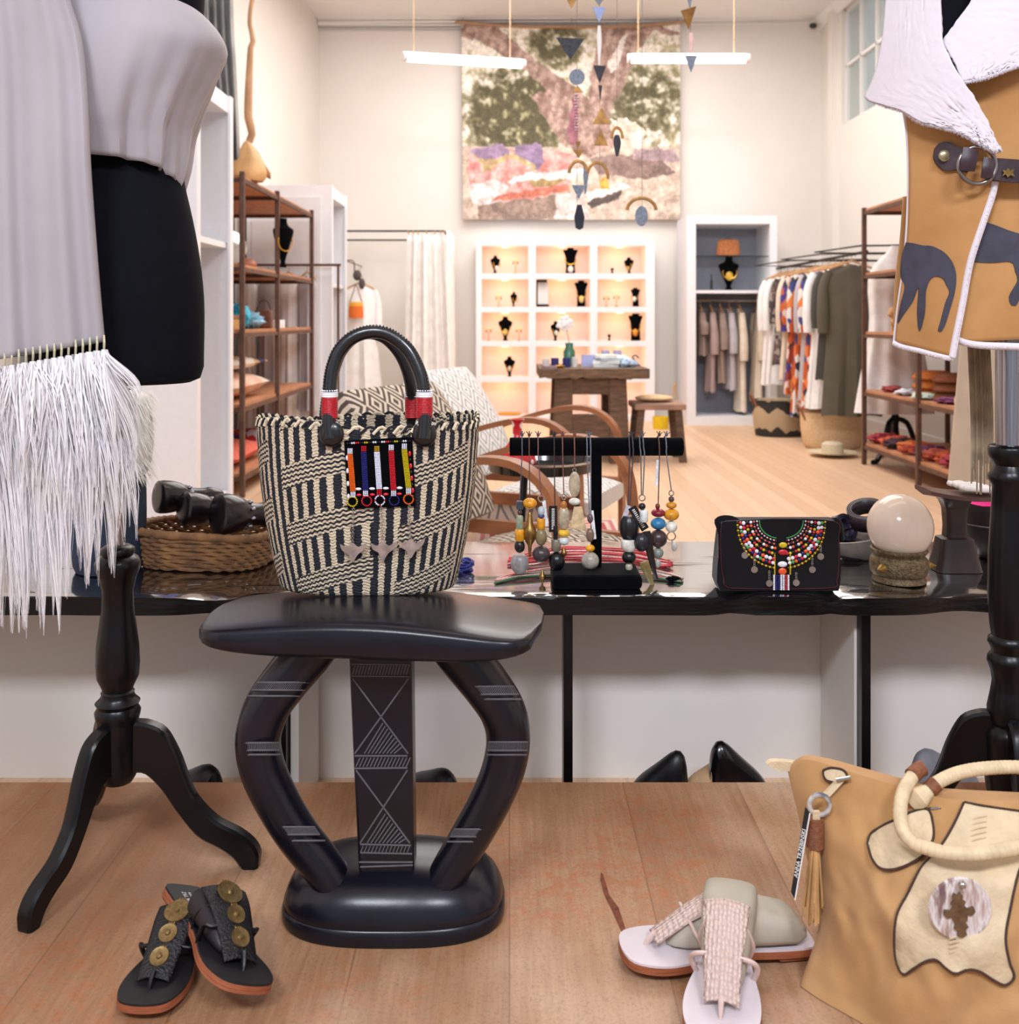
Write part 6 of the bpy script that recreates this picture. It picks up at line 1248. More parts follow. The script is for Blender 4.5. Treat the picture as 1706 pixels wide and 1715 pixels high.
# ================================================================ turned stands and dress forms
def turned(parent, cx, Y, prof, mt, name='turned_column'):
    k = Y/F; X = (cx-CX)*k; MB().lathe([(r*k, ZC-(y-HY)*k) for y, r in prof], (X, Y, 0), 36).build(name, mt, parent, ang=50)
def tripod(parent, X, Y, legs, k=1.56/F):
    top = rs(v2([(30, 1206), (52, 1208), (80, 1222), (103, 1262), (119, 1305), (134, 1336), (166, 1369), (205, 1390), (228, 1408), (238, 1425), (238, 1440), (236, 1456)]), 40)
    bot = rs(v2([(30, 1290), (50, 1293), (76, 1318), (104, 1358), (136, 1396), (172, 1416), (194, 1431), (206, 1446), (212, 1456)]), 40)
    for ang, sc in legs:
        R = Matrix.Rotation(ang, 3, 'Z'); g = []
        for q in range(5):
            pass
        def row(w_):
            return [[R@Vector((a.x*k*sc, w_, 0))+Vector((X, Y, max(.1605, ZC-(a.y-HY)*k)))] for a in top]
        rows = []
        for a, b_ in zip(top, bot):
            A = (a.x*k*sc, max(.1608, ZC-(a.y-HY)*k)); B = (b_.x*k*sc, max(.1608, ZC-(b_.y-HY)*k)); h = .0125; e = .004
            d = Vector((B[0]-A[0], B[1]-A[1])); d = d.normalized()*min(e, d.length*.3) if d.length > 1e-6 else d
            rows.append([R@Vector(v_)+Vector((X, Y, 0)) for v_ in ((A[0], -h+e, A[1]), (A[0], h-e, A[1]), (A[0]+d.x, h, A[1]+d.y), (B[0]-d.x, h, B[1]-d.y), (B[0], h-e, B[1]), (B[0], -h+e, B[1]), (B[0]-d.x, -h, B[1]-d.y), (A[0]+d.x, -h, A[1]+d.y))])
        MB().grid(rows, closed=True).add(rows[0], [tuple(range(8))]).add(rows[-1], [tuple(range(8))]).build('leg', black_satin, parent, ang=35)
def torso(parent, X, Y, prof, name, mt, ey=.8):
    MB().lathe(prof, (X, Y, 0), 44, 1, ey, sm=50).build(name, mt, parent)
jersey = M('black_jersey', (10, 11, 18), .85, var=.15, vs=60, bump=.3, bs=600, spec=.12)
LX, LY = -.602, 1.56
t = thing('dress_form', 'black dress form on a turned black tripod stand wearing the grey shawl', 'dress form', (LX, LY, .16))
turned(t, 197, LY, [(912, 0), (913, 20), (918, 27), (924, 28), (929, 25), (934, 33), (942, 37), (952, 36), (966, 30), (990, 25), (1020, 26), (1050, 30), (1080, 34), (1110, 35.5), (1132, 34), (1147, 27), (1155, 24), (1158, 27), (1162, 26), (1168, 29), (1175, 36), (1182, 32), (1190, 37), (1198, 36), (1204, 34), (1210, 34), (1290, 33), (1300, 29), (1308, 24), (1309, 0)], black_satin)
tripod(t, LX, LY, [(0.0, 1.0), (-1.93, .84), (2.25, .95)])
MB().tube([(LX, LY, .64), (LX, LY, .92)], .0085, 16).build('pole', chrome, t)
# torso shifted so its right flank matches
torso(t, LX, LY, [(0, .906), (.1, .903), (.118, .906), (.1275, .916), (.1285, .94), (.1295, .99), (.1285, 1.04), (.122, 1.1), (.111, 1.16), (.1, 1.21), (.094, 1.26), (.1, 1.33), (.12, 1.42), (.13, 1.5), (.125, 1.56), (.08, 1.62), (.048, 1.66), (.046, 1.72), (0, 1.73)], 'torso', jersey, .85)
# ---- grey shawl
wool = M('grey_wool', (166, 158, 162), .85, var=.07, vs=5, bump=.35, bs=900, bd=.0006, sheen=.25)
t = thing('grey_wool_shawl', 'grey wool shawl with white goat-hair fringe draped over the left dress form', 'shawl', (LX, 1.45, 1.3))
sil = rs(v2([(-170, 40), (-120, 48), (-70, 62), (-40, 78), (-20, 100), (0, 132), (12, 152), (25, 172), (38, 186), (52, 198), (66, 206), (80, 211), (92, 208), (112, 198), (130, 190), (150, 180), (170, 170), (200, 158), (225, 149), (267, 144), (300, 138), (324, 131)]), 60)
def wid(y):
    for a, b_ in zip(sil, sil[1:]):
        if a.x <= y <= b_.x: return a.y+(b_.y-a.y)*(y-a.x)/(b_.x-a.x+1e-9)
    return sil[-1].y if y > 300 else sil[0].y
kY = LY/F; Xc = (161-CX)*kY; rows = []; n = 120
for j in range(56):
    v = j/55; row = []
    for i in range(n):
        a = 2*PI*i/n; ca, sa = math.cos(a), math.sin(a); hem = 324-48*max(0, -sa)**.55*(1 if sa < 0 else 0) if sa < 0 else 324
        if sa < 0 and ca < 0: hem = 276
        y = -170+(hem+170)*v; w_ = wid(min(y, 322)); d = (.10+.03*math.exp(-((y-150)/120.0)**2))*min(1, w_/150.0)
        fold = (.004*math.sin(a*11+y*.01)+.003*math.sin(a*23+2))*max(0, min(1, (y-60)/220))*(1.4 if ca > .3 else .6)
        # shoulder point crease
        cr = .012*math.exp(-((y-150)/55)**2)*math.exp(-((a-(2*PI-.55))/.22)**2)
        x = (w_*kY+fold)*math.copysign(abs(ca)**.8, ca); yy = (d+fold-cr)*math.copysign(abs(sa)**.9, sa)
        row.append(Vector((Xc+x*(1-.0), LY+yy, ZC-(y-HY)*kY)))
    rows.append(row)
MB().grid(rows, closed=True).build('cape', wool, t, solid=.004, off=1)
yp = lambda x, y: 1.395-.0*x
pA = [(-75, -190), (-72, -60), (-70, 100), (-68, 300), (-66, 480), (-64, 612)]; pB = [(80, -190), (104, -60), (119, 0), (137, 60), (145, 120), (150, 200), (153, 280), (160, 380), (168, 480), (176, 571)]
rows = loftpx(pA, pB, 60, 80, lambda x, y: 1.392, lambda u, v: (.008*math.sin(u*15+.5)+.004*math.sin(u*31))*(.25+.75*v)+.03*max(0, (u-.93)/.07)**2*.6+.10*max(0, (.14-v)/.14)**1.5)
MB().grid(rows).build('front_panel', wool, t, solid=.005, off=-1)
hair = M('goat_hair', (236, 232, 236), .55, var=.05, vs=8, rgb2=(222, 214, 210)); cordm = M('hem_cord', (196, 188, 160), .8)
rnd = random.Random(12)
def hemy(x): return 607-(x+40)/216*36 if x > -40 else 607
def botm(x):
    P_ = [(-60, 1060), (20, 1045), (60, 1035), (100, 990), (150, 950), (185, 930), (205, 900), (225, 850)]
    for a, b_ in zip(P_, P_[1:]):
        if a[0] <= x <= b_[0]: return a[1]+(b_[1]-a[1])*(x-a[0])/(b_[0]-a[0])
    return 1060 if x < 0 else 850
def tassel(xc, y0, L, spread, n, Y, drift, par):
    mb = MB(); k = Y/F; cl = []
    for _ in range(7): cl.append((rnd.uniform(-1.7, 1.7), rnd.gauss(0, .8), rnd.choice((rnd.uniform(.45, .75), rnd.uniform(.8, 1.05)))))
    for i in range(n):
        cu, cd, cL = cl[i % 7]; m = 7; l = L*cL*rnd.uniform(.86, 1.03); j0 = rnd.gauss(0, 1)*.55; jd = rnd.gauss(0, .5); ph = rnd.uniform(0, 6); pts = []
        for q in range(m+1):
            v = q/m; fan = v*v*(3-2*v); open_ = math.sin(PI*min(1, v*.92+.05))
            x = xc+drift*fan+cu*spread*fan**.8+j0*spread*.75*open_+1.8*math.sin(ph*.3+cu*3+v*5)*v; y = y0+l*v
            pts.append(P(x, y, Y+(cd*fan*.012+jd*.013*open_)+.002*math.sin(ph+3*v)))
        w0 = .00085*rnd.uniform(.7, 1.3); vs = []; fs = []; yaw = rnd.uniform(-.9, .9); d = Vector((math.cos(yaw), math.sin(yaw), 0))
        for q, p in enumerate(pts): w_ = w0*(1.1-.9*(q/m)**2); vs += [p-d*w_, p+d*w_]
        for q in range(m): fs.append((2*q, 2*q+1, 2*q+3, 2*q+2))
        mb.add(vs, fs)
    return mb.build('hair_tassel', hair, par, recalc=False)
for i in range(20):
    x = -52+i*11.9; y0 = hemy(x)
    if x > 176: break
    for Yo, fr in ((1.386, rnd.uniform(.42, .6)), (1.4, 1.0), (1.41, .78)):
        full = botm(x+ (14 if x > 140 else 0))-y0-12
        o = tassel(x+rnd.uniform(-3, 3), y0+14, full*fr*rnd.uniform(.93, 1.04), 17 if fr < .7 else 19, 150, Yo, (4 if x < 120 else 14+(x-120)*.35), t)
    MB().tube([P(x, y0-10, 1.387), P(x+.5, y0+2, 1.384), P(x, y0+16, 1.388)], [.0012, .0016, .0014], 6).build('tassel_cord', cordm, t)
MB().tube([P(-66, hemy(-66)+2, 1.39), P(60, hemy(60)+1, 1.39), P(176, hemy(176), 1.395)], .0013, 6, sm=30).build('hem_braid', M('hem_braid', (80, 78, 66), .8), t)
# ---- right stand
RX, RY = (1690-CX)/F*1.6, 1.6
t = thing('dress_form', 'black dress form on a turned black stand wearing the shearling vest', 'dress form', (RX, RY, .16)); 
turned(t, 1690, RY, [(744, 0), (744, 24), (746, 31), (751, 34), (762, 33), (772, 28), (779, 24), (788, 28), (796, 34), (804, 33), (812, 27), (860, 29), (930, 33), (1000, 34), (1045, 31), (1064, 28), (1069, 33), (1076, 34), (1084, 30), (1092, 28), (1100, 34), (1108, 35), (1122, 30), (1140, 27), (1160, 30), (1185, 35), (1200, 35), (1212, 30), (1218, 38), (1228, 42), (1240, 40), (1300, 39), (1325, 36), (1330, 0)], black_satin)
tripod(t, RX, RY, [(2.9, .95), (-1.75, .78), (.6, 1.0)], 1.6/F*.98)
MB().tube([(RX, RY, .8), (RX, RY, 1.0)], .0205, 28).build('pole', M('brushed_pole', (168, 164, 168), .22, 1, var=.35, vs=90, stretch=(3, 3, .05)), t)
torso(t, RX, RY, [(0, .98), (.12, .98), (.14, .995), (.145, 1.05), (.135, 1.15), (.115, 1.25), (.12, 1.38), (.14, 1.48), (.13, 1.56), (.06, 1.62), (.05, 1.7), (0, 1.71)], 'torso', jersey, .62)
# ---- shearling vest
t = thing('shearling_vest', 'tan suede vest with shearling collar and dark animal shapes on the right dress form', 'vest', (RX, 1.5, 1.3))
sued = M('tan_suede', (166, 116, 64), .9, var=.14, vs=7, bump=.25, bs=500, sheen=.15, rgb2=(190, 140, 86)); shear = M('shearling', (222, 212, 218), .95, var=.04, vs=10, bump=.25, bs=900, bd=.0012, sheen=.3); ink = M('navy_applique', (58, 56, 70), .7, var=.25, vs=30, bump=.2)
W0 = lambda x: .085*((x-1700)/200.0)**2
yR = lambda x, y: 1.492+W0(x); yL = lambda x, y: 1.474+W0(x)*.95; yC = lambda x, y: 1.452+W0(x)*.9
def panel(A, B, Yf, mt, name, th, n=24, m=50, add=None, bump=0): return MB().grid(loftpx(A, B, n, m, Yf, add)).build(name, mt, t, solid=th, off=-1)
# back half of the vest (right side from behind) so the vest wraps the form
rows = []
for j in range(30):
    v = j/29; y = 60+(520)*v; wv = 175-20*math.sin(PI*v); rows.append([Vector(((1695-CX)/F*1.6+wv*1.6/F*math.cos(a), 1.6+.115*math.sin(a), ZC-(y-HY)/F*1.6)) for a in [-.25+(PI+.5)*i/40 for i in range(41)]])
MB().grid(rows).build('back_panel', sued, t, solid=.006)
rp_ = panel([(1628, 60), (1602, 100), (1610, 140), (1660, 300), (1640, 400), (1615, 480), (1594, 560), (1592, 574)], [(1900, 60), (1900, 140), (1900, 300), (1900, 480), (1900, 560)], yR, sued, 'right_front', .007)
MB().tube([P(x, y, yR(x, y)+.002) for x, y in ((1592, 560), (1610, 572), (1640, 578), (1680, 580), (1740, 580), (1900, 570))], .0055, 10, sm=50).build('shearling_trim', shear, t)
rg = [(1650, 372), (1664, 376), (1690, 386), (1712, 392), (1760, 400), (1800, 420), (1800, 500), (1780, 560), (1760, 500), (1730, 470), (1716, 480), (1712, 490), (1701, 512), (1693, 510), (1690, 496), (1704, 470), (1700, 455), (1697, 442), (1688, 438), (1660, 440), (1630, 437), (1632, 425), (1645, 398)]
patch(smoothpoly(rg, 90), lambda x, y: yR(x, y)-.0015, .002, 2).build('animal_applique', ink, t)
lf = panel([(1510, 170), (1517, 200), (1521, 260), (1521, 330), (1518, 400), (1510, 470), (1503, 520), (1498, 574)], [(1660, 230), (1668, 290), (1662, 320), (1645, 372), (1625, 440), (1609, 510), (1597, 560), (1590, 597)], yL, sued, 'left_front', .007)
MB().tube([P(x, y, yL(x, y)+.002) for x, y in ((1666, 305), (1660, 330), (1643, 380), (1624, 440), (1611, 510), (1600, 565), (1594, 598))], .0052, 10, sm=60).build('shearling_trim', shear, t)
MB().tube([P(x, y, yL(x, y)+.003) for x, y in ((1497, 574), (1510, 580), (1540, 587), (1570, 595), (1592, 600))], .0048, 10, sm=40).build('shearling_trim', shear, t)
MB().tube([P(x, y, yL(x, y)+.004) for x, y in ((1512, 180), (1519, 230), (1521, 320), (1516, 420), (1503, 520), (1497, 574))], .0026, 8, sm=50).build('shearling_trim', shear, t)
side = panel([(1511, 330), (1506, 400), (1500, 450), (1496, 500), (1496, 542)], [(1530, 330), (1526, 400), (1520, 470), (1515, 520), (1512, 556)], lambda x, y: 1.6, sued, 'side_panel', .006, 8, 24)
lfm = [(1517, 406), (1528, 407), (1545, 411), (1560, 412), (1580, 422), (1594, 438), (1600, 455), (1601, 470), (1598, 492), (1590, 520), (1582, 545), (1575, 556), (1571, 554), (1576, 535), (1584, 505), (1590, 490), (1585, 478), (1578, 466), (1562, 464), (1551, 484), (1549, 520), (1545, 540), (1541, 553), (1538, 552), (1536, 520), (1538, 482), (1528, 505), (1512, 528), (1503, 541), (1508, 510), (1515, 480), (1508, 462), (1510, 430)]
patch(smoothpoly(lfm, 130), lambda x, y: yL(x, y)-.0015, .002, 2).build('animal_applique', ink, t)
col = lambda A, B, Yf, nm, add=None: MB().grid(loftpx(A, B, 40, 60, Yf, add)).build(nm, shear, t, solid=.012, off=0)
fz = lambda u, v: .0012*noise.noise(Vector((u*40, v*40, 1)))
def rag(pts, s=1.2): return [(x+rnd.uniform(-s, s), y+rnd.uniform(-s, s)) for x, y in [tuple(q) for q in rs(v2(pts), 44)]]
col([(1492, -60), (1486, 0), (1482, 50), (1474, 100), (1462, 140), (1452, 165), (1480, 176), (1512, 186), (1542, 204), (1580, 213), (1612, 224), (1640, 240), (1668, 254)], [(1574, -60), (1575, 0), (1577, 50), (1579, 72), (1590, 96), (1600, 116), (1614, 138), (1628, 160), (1640, 180), (1650, 200), (1660, 220), (1668, 240), (1672, 256)], yC, 'collar', fz)
col([(1640, -60), (1626, 0), (1610, 25), (1596, 45), (1580, 70), (1588, 88), (1600, 110), (1612, 138)], [(1900, -60), (1900, 0), (1900, 20), (1900, 40), (1860, 60), (1800, 85), (1706, 110), (1650, 130)], lambda x, y: 1.466+W0(x)*.9, 'collar', fz)
panel([(1560, -60), (1565, 80)], [(1650, -60), (1600, 80)], lambda x, y: 1.5, jersey, 'undershirt', .003)
def fuzz(pts, n, L, mt, nm, dn=(0, -.3, -1)):
    pp = rs(pts, 200); mb = MB()
    for q in range(n):
        i = rnd.randrange(199); p = pp[i].lerp(pp[i+1], rnd.random())+Vector((rnd.uniform(-1, 1), rnd.uniform(-3, 3), rnd.uniform(-1, 1)))*.0012; t_ = (pp[i+1]-pp[i]).normalized()
        d = (Vector(dn).normalized()+Vector((rnd.gauss(0, .4), rnd.gauss(0, .4), rnd.gauss(0, .4)))).normalized()*L*rnd.uniform(.5, 1.1); s_ = t_*.0004; mb.add([p-s_, p+s_, p+d], [(0, 1, 2)])
    o = mb.build(nm, mt, t, recalc=False); o['kind'] = 'stuff'
fuzz([P(x, y, yC(x, y)-.002) for x, y in ((1452, 165), (1480, 176), (1512, 186), (1542, 204), (1580, 213), (1612, 224), (1640, 240), (1668, 254))], 2600, .0055, shear, 'collar_fuzz')
fuzz([P(x, y, 1.46+W0(x)*.9) for x, y in ((1612, 137), (1650, 129), (1706, 109), (1800, 84))], 1800, .0055, shear, 'collar_fuzz')
fuzz([P(x, y, yL(x, y)) for x, y in ((1666, 305), (1660, 330), (1643, 380), (1624, 440), (1611, 510), (1600, 565), (1594, 598))], 1500, .004, shear, 'trim_fuzz', (1, -.4, -.3))
fuzz([P(x, y, yL(x, y)+.001) for x, y in ((1497, 574), (1510, 580), (1540, 587), (1570, 595), (1592, 600))], 900, .005, shear, 'trim_fuzz')
fuzz([P(x, y, yR(x, y)) for x, y in ((1592, 560), (1610, 572), (1640, 578), (1680, 580), (1740, 580))], 1000, .005, shear, 'trim_fuzz')
# toggle strap
plum = M('plum_strap_leather', (54, 34, 42), .45, var=.25, vs=40, bump=.3); ys = lambda x, y: yL(x, y)-.006
patch(smoothpoly([(1566, 248), (1575, 239), (1590, 238), (1604, 246), (1620, 249), (1627, 252), (1624, 285), (1614, 287), (1600, 284), (1585, 286), (1572, 278), (1564, 264)], 50), ys, .004, 2).build('strap_tab', plum, t)
patch(smoothpoly([(1654, 268), (1664, 265), (1690, 266), (1760, 272), (1800, 274), (1800, 304), (1740, 306), (1690, 305), (1662, 300), (1650, 298)], 50), lambda x, y: 1.462+W0(x), .004, 2).build('strap_tab', plum, t)
kk = 1.465/F; MB().torus(P(1636, 277, 1.462), 31*kk, .0032, 48, 12, Matrix.Rotation(PI/2, 3, 'X')).build('strap_ring', M('pewter', (150, 140, 138), .28, 1), t)
MB().tube([P(1625, 250, 1.458), P(1622, 268, 1.4545), P(1618, 286, 1.458)], .012, 10, sm=10, flat=.3).build('strap_loop', plum, t); MB().tube([P(1656, 266, 1.457), P(1654, 282, 1.4535), P(1652, 298, 1.457)], .009, 10, sm=10, flat=.3).build('strap_loop', plum, t)
MB().ell(P(1581, 261, ys(1581, 261)-.002), (.0085, .004, .0085), 20).torus(P(1581, 261, ys(1581, 261)-.003), .0075, .0012, 20, 6, Matrix.Rotation(PI/2, 3, 'X')).build('strap_stud', M('antique_stud', (176, 160, 126), .35, .8), t)
patch([(1679, 284), (1684, 286), (1688, 281), (1692, 286), (1698, 282), (1696, 289), (1699, 296), (1692, 293), (1687, 297), (1684, 292), (1678, 295), (1681, 289)], lambda x, y: 1.458+W0(x), .001, 0).build('brass_emblem', brass, t)
# long leather fringe hanging behind the hem
mb = MB(); fm_ = M('putty_fringe', (158, 140, 116), .7, var=.3, vs=30)
for i in range(16):
    x = 1626+i*2.4; y1 = 815+rnd.uniform(-45, 14); mb.tube([P(x-6, 560, 1.66+.004*(i % 4)), P(x, 700, 1.665+.004*(i % 4)), P(x+rnd.uniform(-1, 1), y1, 1.66+.004*(i % 4))], .0014, 5, flat=.4, sm=10)
mb.build('leather_fringe', fm_, t)
# ================================================================ suede tote at the lower right
def tote():
    t = thing('suede_tote', 'large tan suede tote with python patches at the lower right', 'bag', (.5, 1.2, .16))
    su = M('honey_suede', (170, 125, 76), .92, var=.12, vs=6, bump=.3, bs=420, sheen=.15, rgb2=(196, 153, 104)); py = M('python_skin', (206, 184, 150), .6, var=.1, vs=40, bump=.9, bs=110, bd=.002)
    L_ = rs(v2([(1318, 1284), (1326, 1320), (1338, 1370), (1350, 1430), (1368, 1500), (1374, 1540), (1366, 1580), (1352, 1620), (1341, 1652)]), 60)
    T_ = rs(v2([(1318, 1284), (1350, 1272), (1390, 1282), (1440, 1298), (1490, 1312), (1540, 1326), (1590, 1338), (1706, 1345), (1850, 1350), (1960, 1340)]), 80)
    B_ = rs(v2([(1341, 1652), (1370, 1672), (1405, 1692), (1440, 1712), (1480, 1738), (1520, 1758), (1600, 1778), (1750, 1785), (1980, 1770)]), 80)
    N, Mv = 79, 59
    def pt(i, j):
        u, v = i/N, j/Mv; a, b_ = T_[i], B_[i]; q = a.lerp(b_, v); l = L_[j]; base = T_[0].lerp(B_[0], v); off = (l-base)*(1-u)**3; return q+off
    def Yb(i): return (ZC-.1612)*F/(B_[i].y-HY)
    def dep(i, j):
        u, v = i/N, j/Mv; e = min(1, u/.12)
        fold = .010*math.sin(u*20+v*5)*math.exp(-((v-.75)/.2)**2)*(1-e*.3)+.026*noise.noise(Vector((u*9, v*5, 2)))+.012*noise.noise(Vector((u*22, v*9, 5)))
        return Yb(i)+(1-v)**1.2*.10-.035*math.sin(PI*min(1, v*1.05))*math.sin(PI*min(1, .04+u*.96))**.35*e**.5+fold*v*(1-v)*4*.5
    fr = [[P(*pt(i, j), dep(i, j)) for i in range(N+1)] for j in range(Mv+1)]
    def th(i, j): u, v = i/N, j/Mv; return (.03+.1*v)*(math.sin(PI*min(.5, u*2.5+.001)) if u < .2 else (1 if u < .92 else max(0, (1-u)/.08)))
    bk = [[fr[j][i]+Vector((0, max(.004, th(i, j)), 0)) for i in range(N+1)] for j in range(Mv+1)]
    for g in (fr, bk):
        for r in g:
            for q in r: q.z = max(q.z, .1605)
    mb = MB(); loop = fr+bk[::-1]+[fr[0]]; mb.grid(loop)
    for i in (0, N): mb.add([r[i] for r in fr]+[r[i] for r in bk[::-1]], [tuple(range(2*(Mv+1)))])
    mb.build('bag_body', su, t)
    fl_ = np.array([(*pt(i, j), dep(i, j)) for j in range(Mv+1) for i in range(N+1)])
    def g(x, y):
        d = (fl_[:, 0]-x)**2+(fl_[:, 1]-y)**2; k = np.argpartition(d, 5)[:5]; w_ = 1/(d[k]+3); return float((w_*fl_[k, 2]).sum()/w_.sum())
    def skin(pts, nm='python_patch', n=90, cuts=2, off=.0045):
        sp = smoothpoly(pts, n); patch(sp, lambda x, y: g(x, y)-off, .003, cuts).build(nm, py, t)
        ring = [P(x, y, g(x, y)-off-.0005) for x, y in sp]; mb = MB(); n_ = 0
        R_ = rs(ring+[ring[0]], int(n*2.4)); st = M('brown_whipstitch', (74, 50, 40), .8)
        for i in range(0, len(R_)-1, 1): a, b_ = R_[i], R_[i+1]; mb.ell((a+b_)/2, ((b_-a).length*.42+.0004, .0016, .0017), 6, Vector((1, 0, 0)).rotation_difference((b_-a).normalized()).to_matrix() if (b_-a).length > 1e-6 else None)
        mb.build('whipstitching', st, t)
    skin([(1614, 1343), (1650, 1350), (1706, 1358), (1740, 1362), (1725, 1420), (1706, 1460), (1692, 1520), (1684, 1570), (1690, 1610), (1698, 1636), (1684, 1650), (1664, 1642), (1642, 1628), (1622, 1624), (1600, 1631), (1584, 1622), (1568, 1608), (1550, 1610), (1530, 1622), (1512, 1632), (1500, 1610), (1497, 1570), (1502, 1530), (1520, 1495), (1540, 1455), (1556, 1436), (1578, 1412), (1598, 1378)], n=130)
    skin([(1452, 1412), (1458, 1396), (1478, 1382), (1502, 1371), (1530, 1358), (1554, 1356), (1562, 1380), (1562, 1405), (1548, 1430), (1524, 1446), (1496, 1456), (1474, 1454), (1460, 1438)], n=60)
    skin([(1378, 1290), (1392, 1286), (1412, 1290), (1418, 1302), (1404, 1310), (1386, 1308), (1379, 1300)], n=30, cuts=1)
    # scale ridges down the patch
    mb = MB()
    for i in range(12): y = 1368+i*9; x0 = 1636+(i*1.2); mb.tube([P(x0-14+ (i*-1.5), y+8, g(x0, y)-.0045), P(x0-i*1.5, y+1, g(x0, y)-.0055), P(x0+16-i*1.5, y-2, g(x0, y)-.0045)], .0012, 5, sm=8) if i < 5 else mb.tube([P(1590, 1572+ (i-5)*8, g(1600, 1580)-.0045), P(1602, 1569+(i-5)*8, g(1600, 1580)-.006), P(1614, 1573+(i-5)*8, g(1600, 1580)-.0045)], .0012, 5, sm=8)
    mb.build('scale_ridge', py, t)
    # pointed ear at the top left corner
    ear = [(1284, 1281), (1292, 1276), (1312, 1276), (1332, 1278), (1345, 1283), (1330, 1290), (1312, 1292), (1296, 1288)]
    patch(smoothpoly(ear, 30), lambda x, y: 1.372, .01, 1).build('python_tip', py, t)
    # horn disc with metal ornament
    k = g(1607, 1520)/F; c = P(1607, 1521, g(1607, 1520)-.016); m, nt, b = newmat('polished_horn'); b.inputs['Roughness'].default_value = .15
    nn = ntex(nt, coords(nt, scale=(14, 1, 3), rot=(0, -.25, 0)), 4, 4, .6); nt.links.new(ramp(nt, nn, [(.32, C4((74, 66, 84))), (.44, C4((140, 112, 106))), (.52, C4((222, 214, 212))), (.62, C4((176, 150, 140))), (.72, C4((96, 76, 80)))]), b.inputs['Base Color'])
    Rr = Matrix.Rotation(PI/2, 3, 'X'); MB().lathe([(0, -.002), (50*k, -.002), (52*k, 0), (50*k, .0025), (0, .0035)], c, 48, m=Rr).build('horn_disc', m, t)
    om = M('filigree_metal', (122, 102, 78), .4, .7, var=.3, vs=100); half = [(0, 26), (5, 30), (9, 24), (7, 18), (12, 14), (9, 8), (14, 2), (24, 4), (26, -4), (20, -10), (12, -8), (12, -16), (8, -20), (12, -28), (6, -32), (8, -40), (0, -44)]
    full = half+[(-a, b_) for a, b_ in half[::-1][1:-1]]; ro = .12
    pg = [((a*math.cos(ro)-b_*math.sin(ro))*k, (a*math.sin(ro)+b_*math.cos(ro))*k) for a, b_ in full]
    MB().prism(pg, .0035, .006, Rr, c+Vector((-.003, 0, .0))).build('filigree_ornament', om, t, smooth=False)
    MB().ell(P(1611, 1482, c.y-.01), .0045, 14).build('ornament_bead', chrome, t)
    # handles
    hp = M('python_rope', (210, 188, 152), .55, var=.12, vs=60, bump=.5, bs=90)
    def rope(pts, Yv, r, nm='handle'):
        pp = rs([P(x, y, Y) for (x, y), Y in zip(pts, Yv)], 300); MB().tube(pp, [r*(1-.09*max(0, math.sin(i*.9))**6) for i in range(300)], 14).build(nm, hp, t)
    rope([(1552, 1420), (1530, 1412), (1512, 1392), (1507, 1362), (1511, 1330), (1522, 1308), (1536, 1292)][::-1]+[(1580, 1428), (1630, 1430), (1680, 1424), (1740, 1410), (1820, 1370)], [1.27, 1.255, 1.235, 1.215, 1.2, 1.19, 1.18, 1.17, 1.165, 1.165, 1.17, 1.18], .0082)
    rope([(1545, 1338), (1562, 1316), (1590, 1300), (1620, 1291), (1660, 1286), (1706, 1285), (1780, 1290), (1850, 1340)], [1.25, 1.26, 1.27, 1.28, 1.285, 1.29, 1.29, 1.28], .0082)
    wr = M('brown_cord_wrap', (124, 72, 42), .7, var=.3, vs=200)
    MB().tube([P(1526, 1300, 1.262), P(1537, 1290, 1.27), P(1545, 1286, 1.272)], .0095, 14).build('cord_wrap', wr, t); MB().tube([P(1556, 1322, 1.256), P(1568, 1312, 1.258)], .0095, 14).build('cord_wrap', wr, t)
    MB().tube([P(1530, 1342, 1.25), P(1540, 1335, 1.245), P(1552, 1325, 1.25)], [.012, .013, .0085], 12).build('handle_tab', hp, t)
    MB().torus(P(1560, 1358, 1.25), .0135, .0016, 24, 8, Matrix.Rotation(PI/2, 3, 'X')@Matrix.Rotation(.9, 3, 'X')).build('handle_ring', chrome, t)
    # clip, ring, wrapped tassel, tag
    patch([(1407, 1300), (1416, 1306), (1388, 1336), (1376, 1332)], lambda x, y: g(x, y)-.008, .003, 1).build('clip_strap', py, t)
    MB().tube([P(1400, 1306, g(1400, 1310)-.012), P(1424, 1302, g(1420, 1305)-.01)], .0025, 8).build('clip', chrome, t)
    Yt = g(1370, 1360)-.02; m, nt, b = newmat('horn_ring_mat'); b.inputs['Roughness'].default_value = .3; nt.links.new(ramp(nt, ntex(nt, coords(nt), 30, 2), [(.45, C4((196, 186, 176))), (.55, C4((90, 90, 104)))]), b.inputs['Base Color'])
    kk = Yt/F; MB().torus(P(1372, 1348, Yt), 17*kk, .0032, 30, 10, Matrix.Rotation(PI/2, 3, 'X')).build('horn_ring', m, t)
    MB().box(P(1366, 1366, Yt-.002), (.009, .005, .012)).build('tassel_loop', py, t)
    mb = MB().tube([P(1364, 1370, Yt), P(1364, 1419, Yt)], .0098, 16)
    for i in range(18): mb.torus(P(1364, 1371+i*2.7, Yt), .0101, .0012, 18, 6)
    mb.build('cord_wrap', wr, t)
    mb = MB()
    for i in range(46):
        a = rnd.uniform(0, 2*PI); r = rnd.random(); x1 = 1358+22*math.cos(a)*r; L = rnd.uniform(95, 135); mb.tube([P(1364+7*math.cos(a)*r, 1416, Yt+.006*math.sin(a)), P(1362+12*math.cos(a)*r, 1450, Yt+.012*math.sin(a)), P(x1, 1418+L, Yt+.016*math.sin(a))], .0018, 5, sm=8, flat=.4, up=(math.cos(i), math.sin(i), 0))
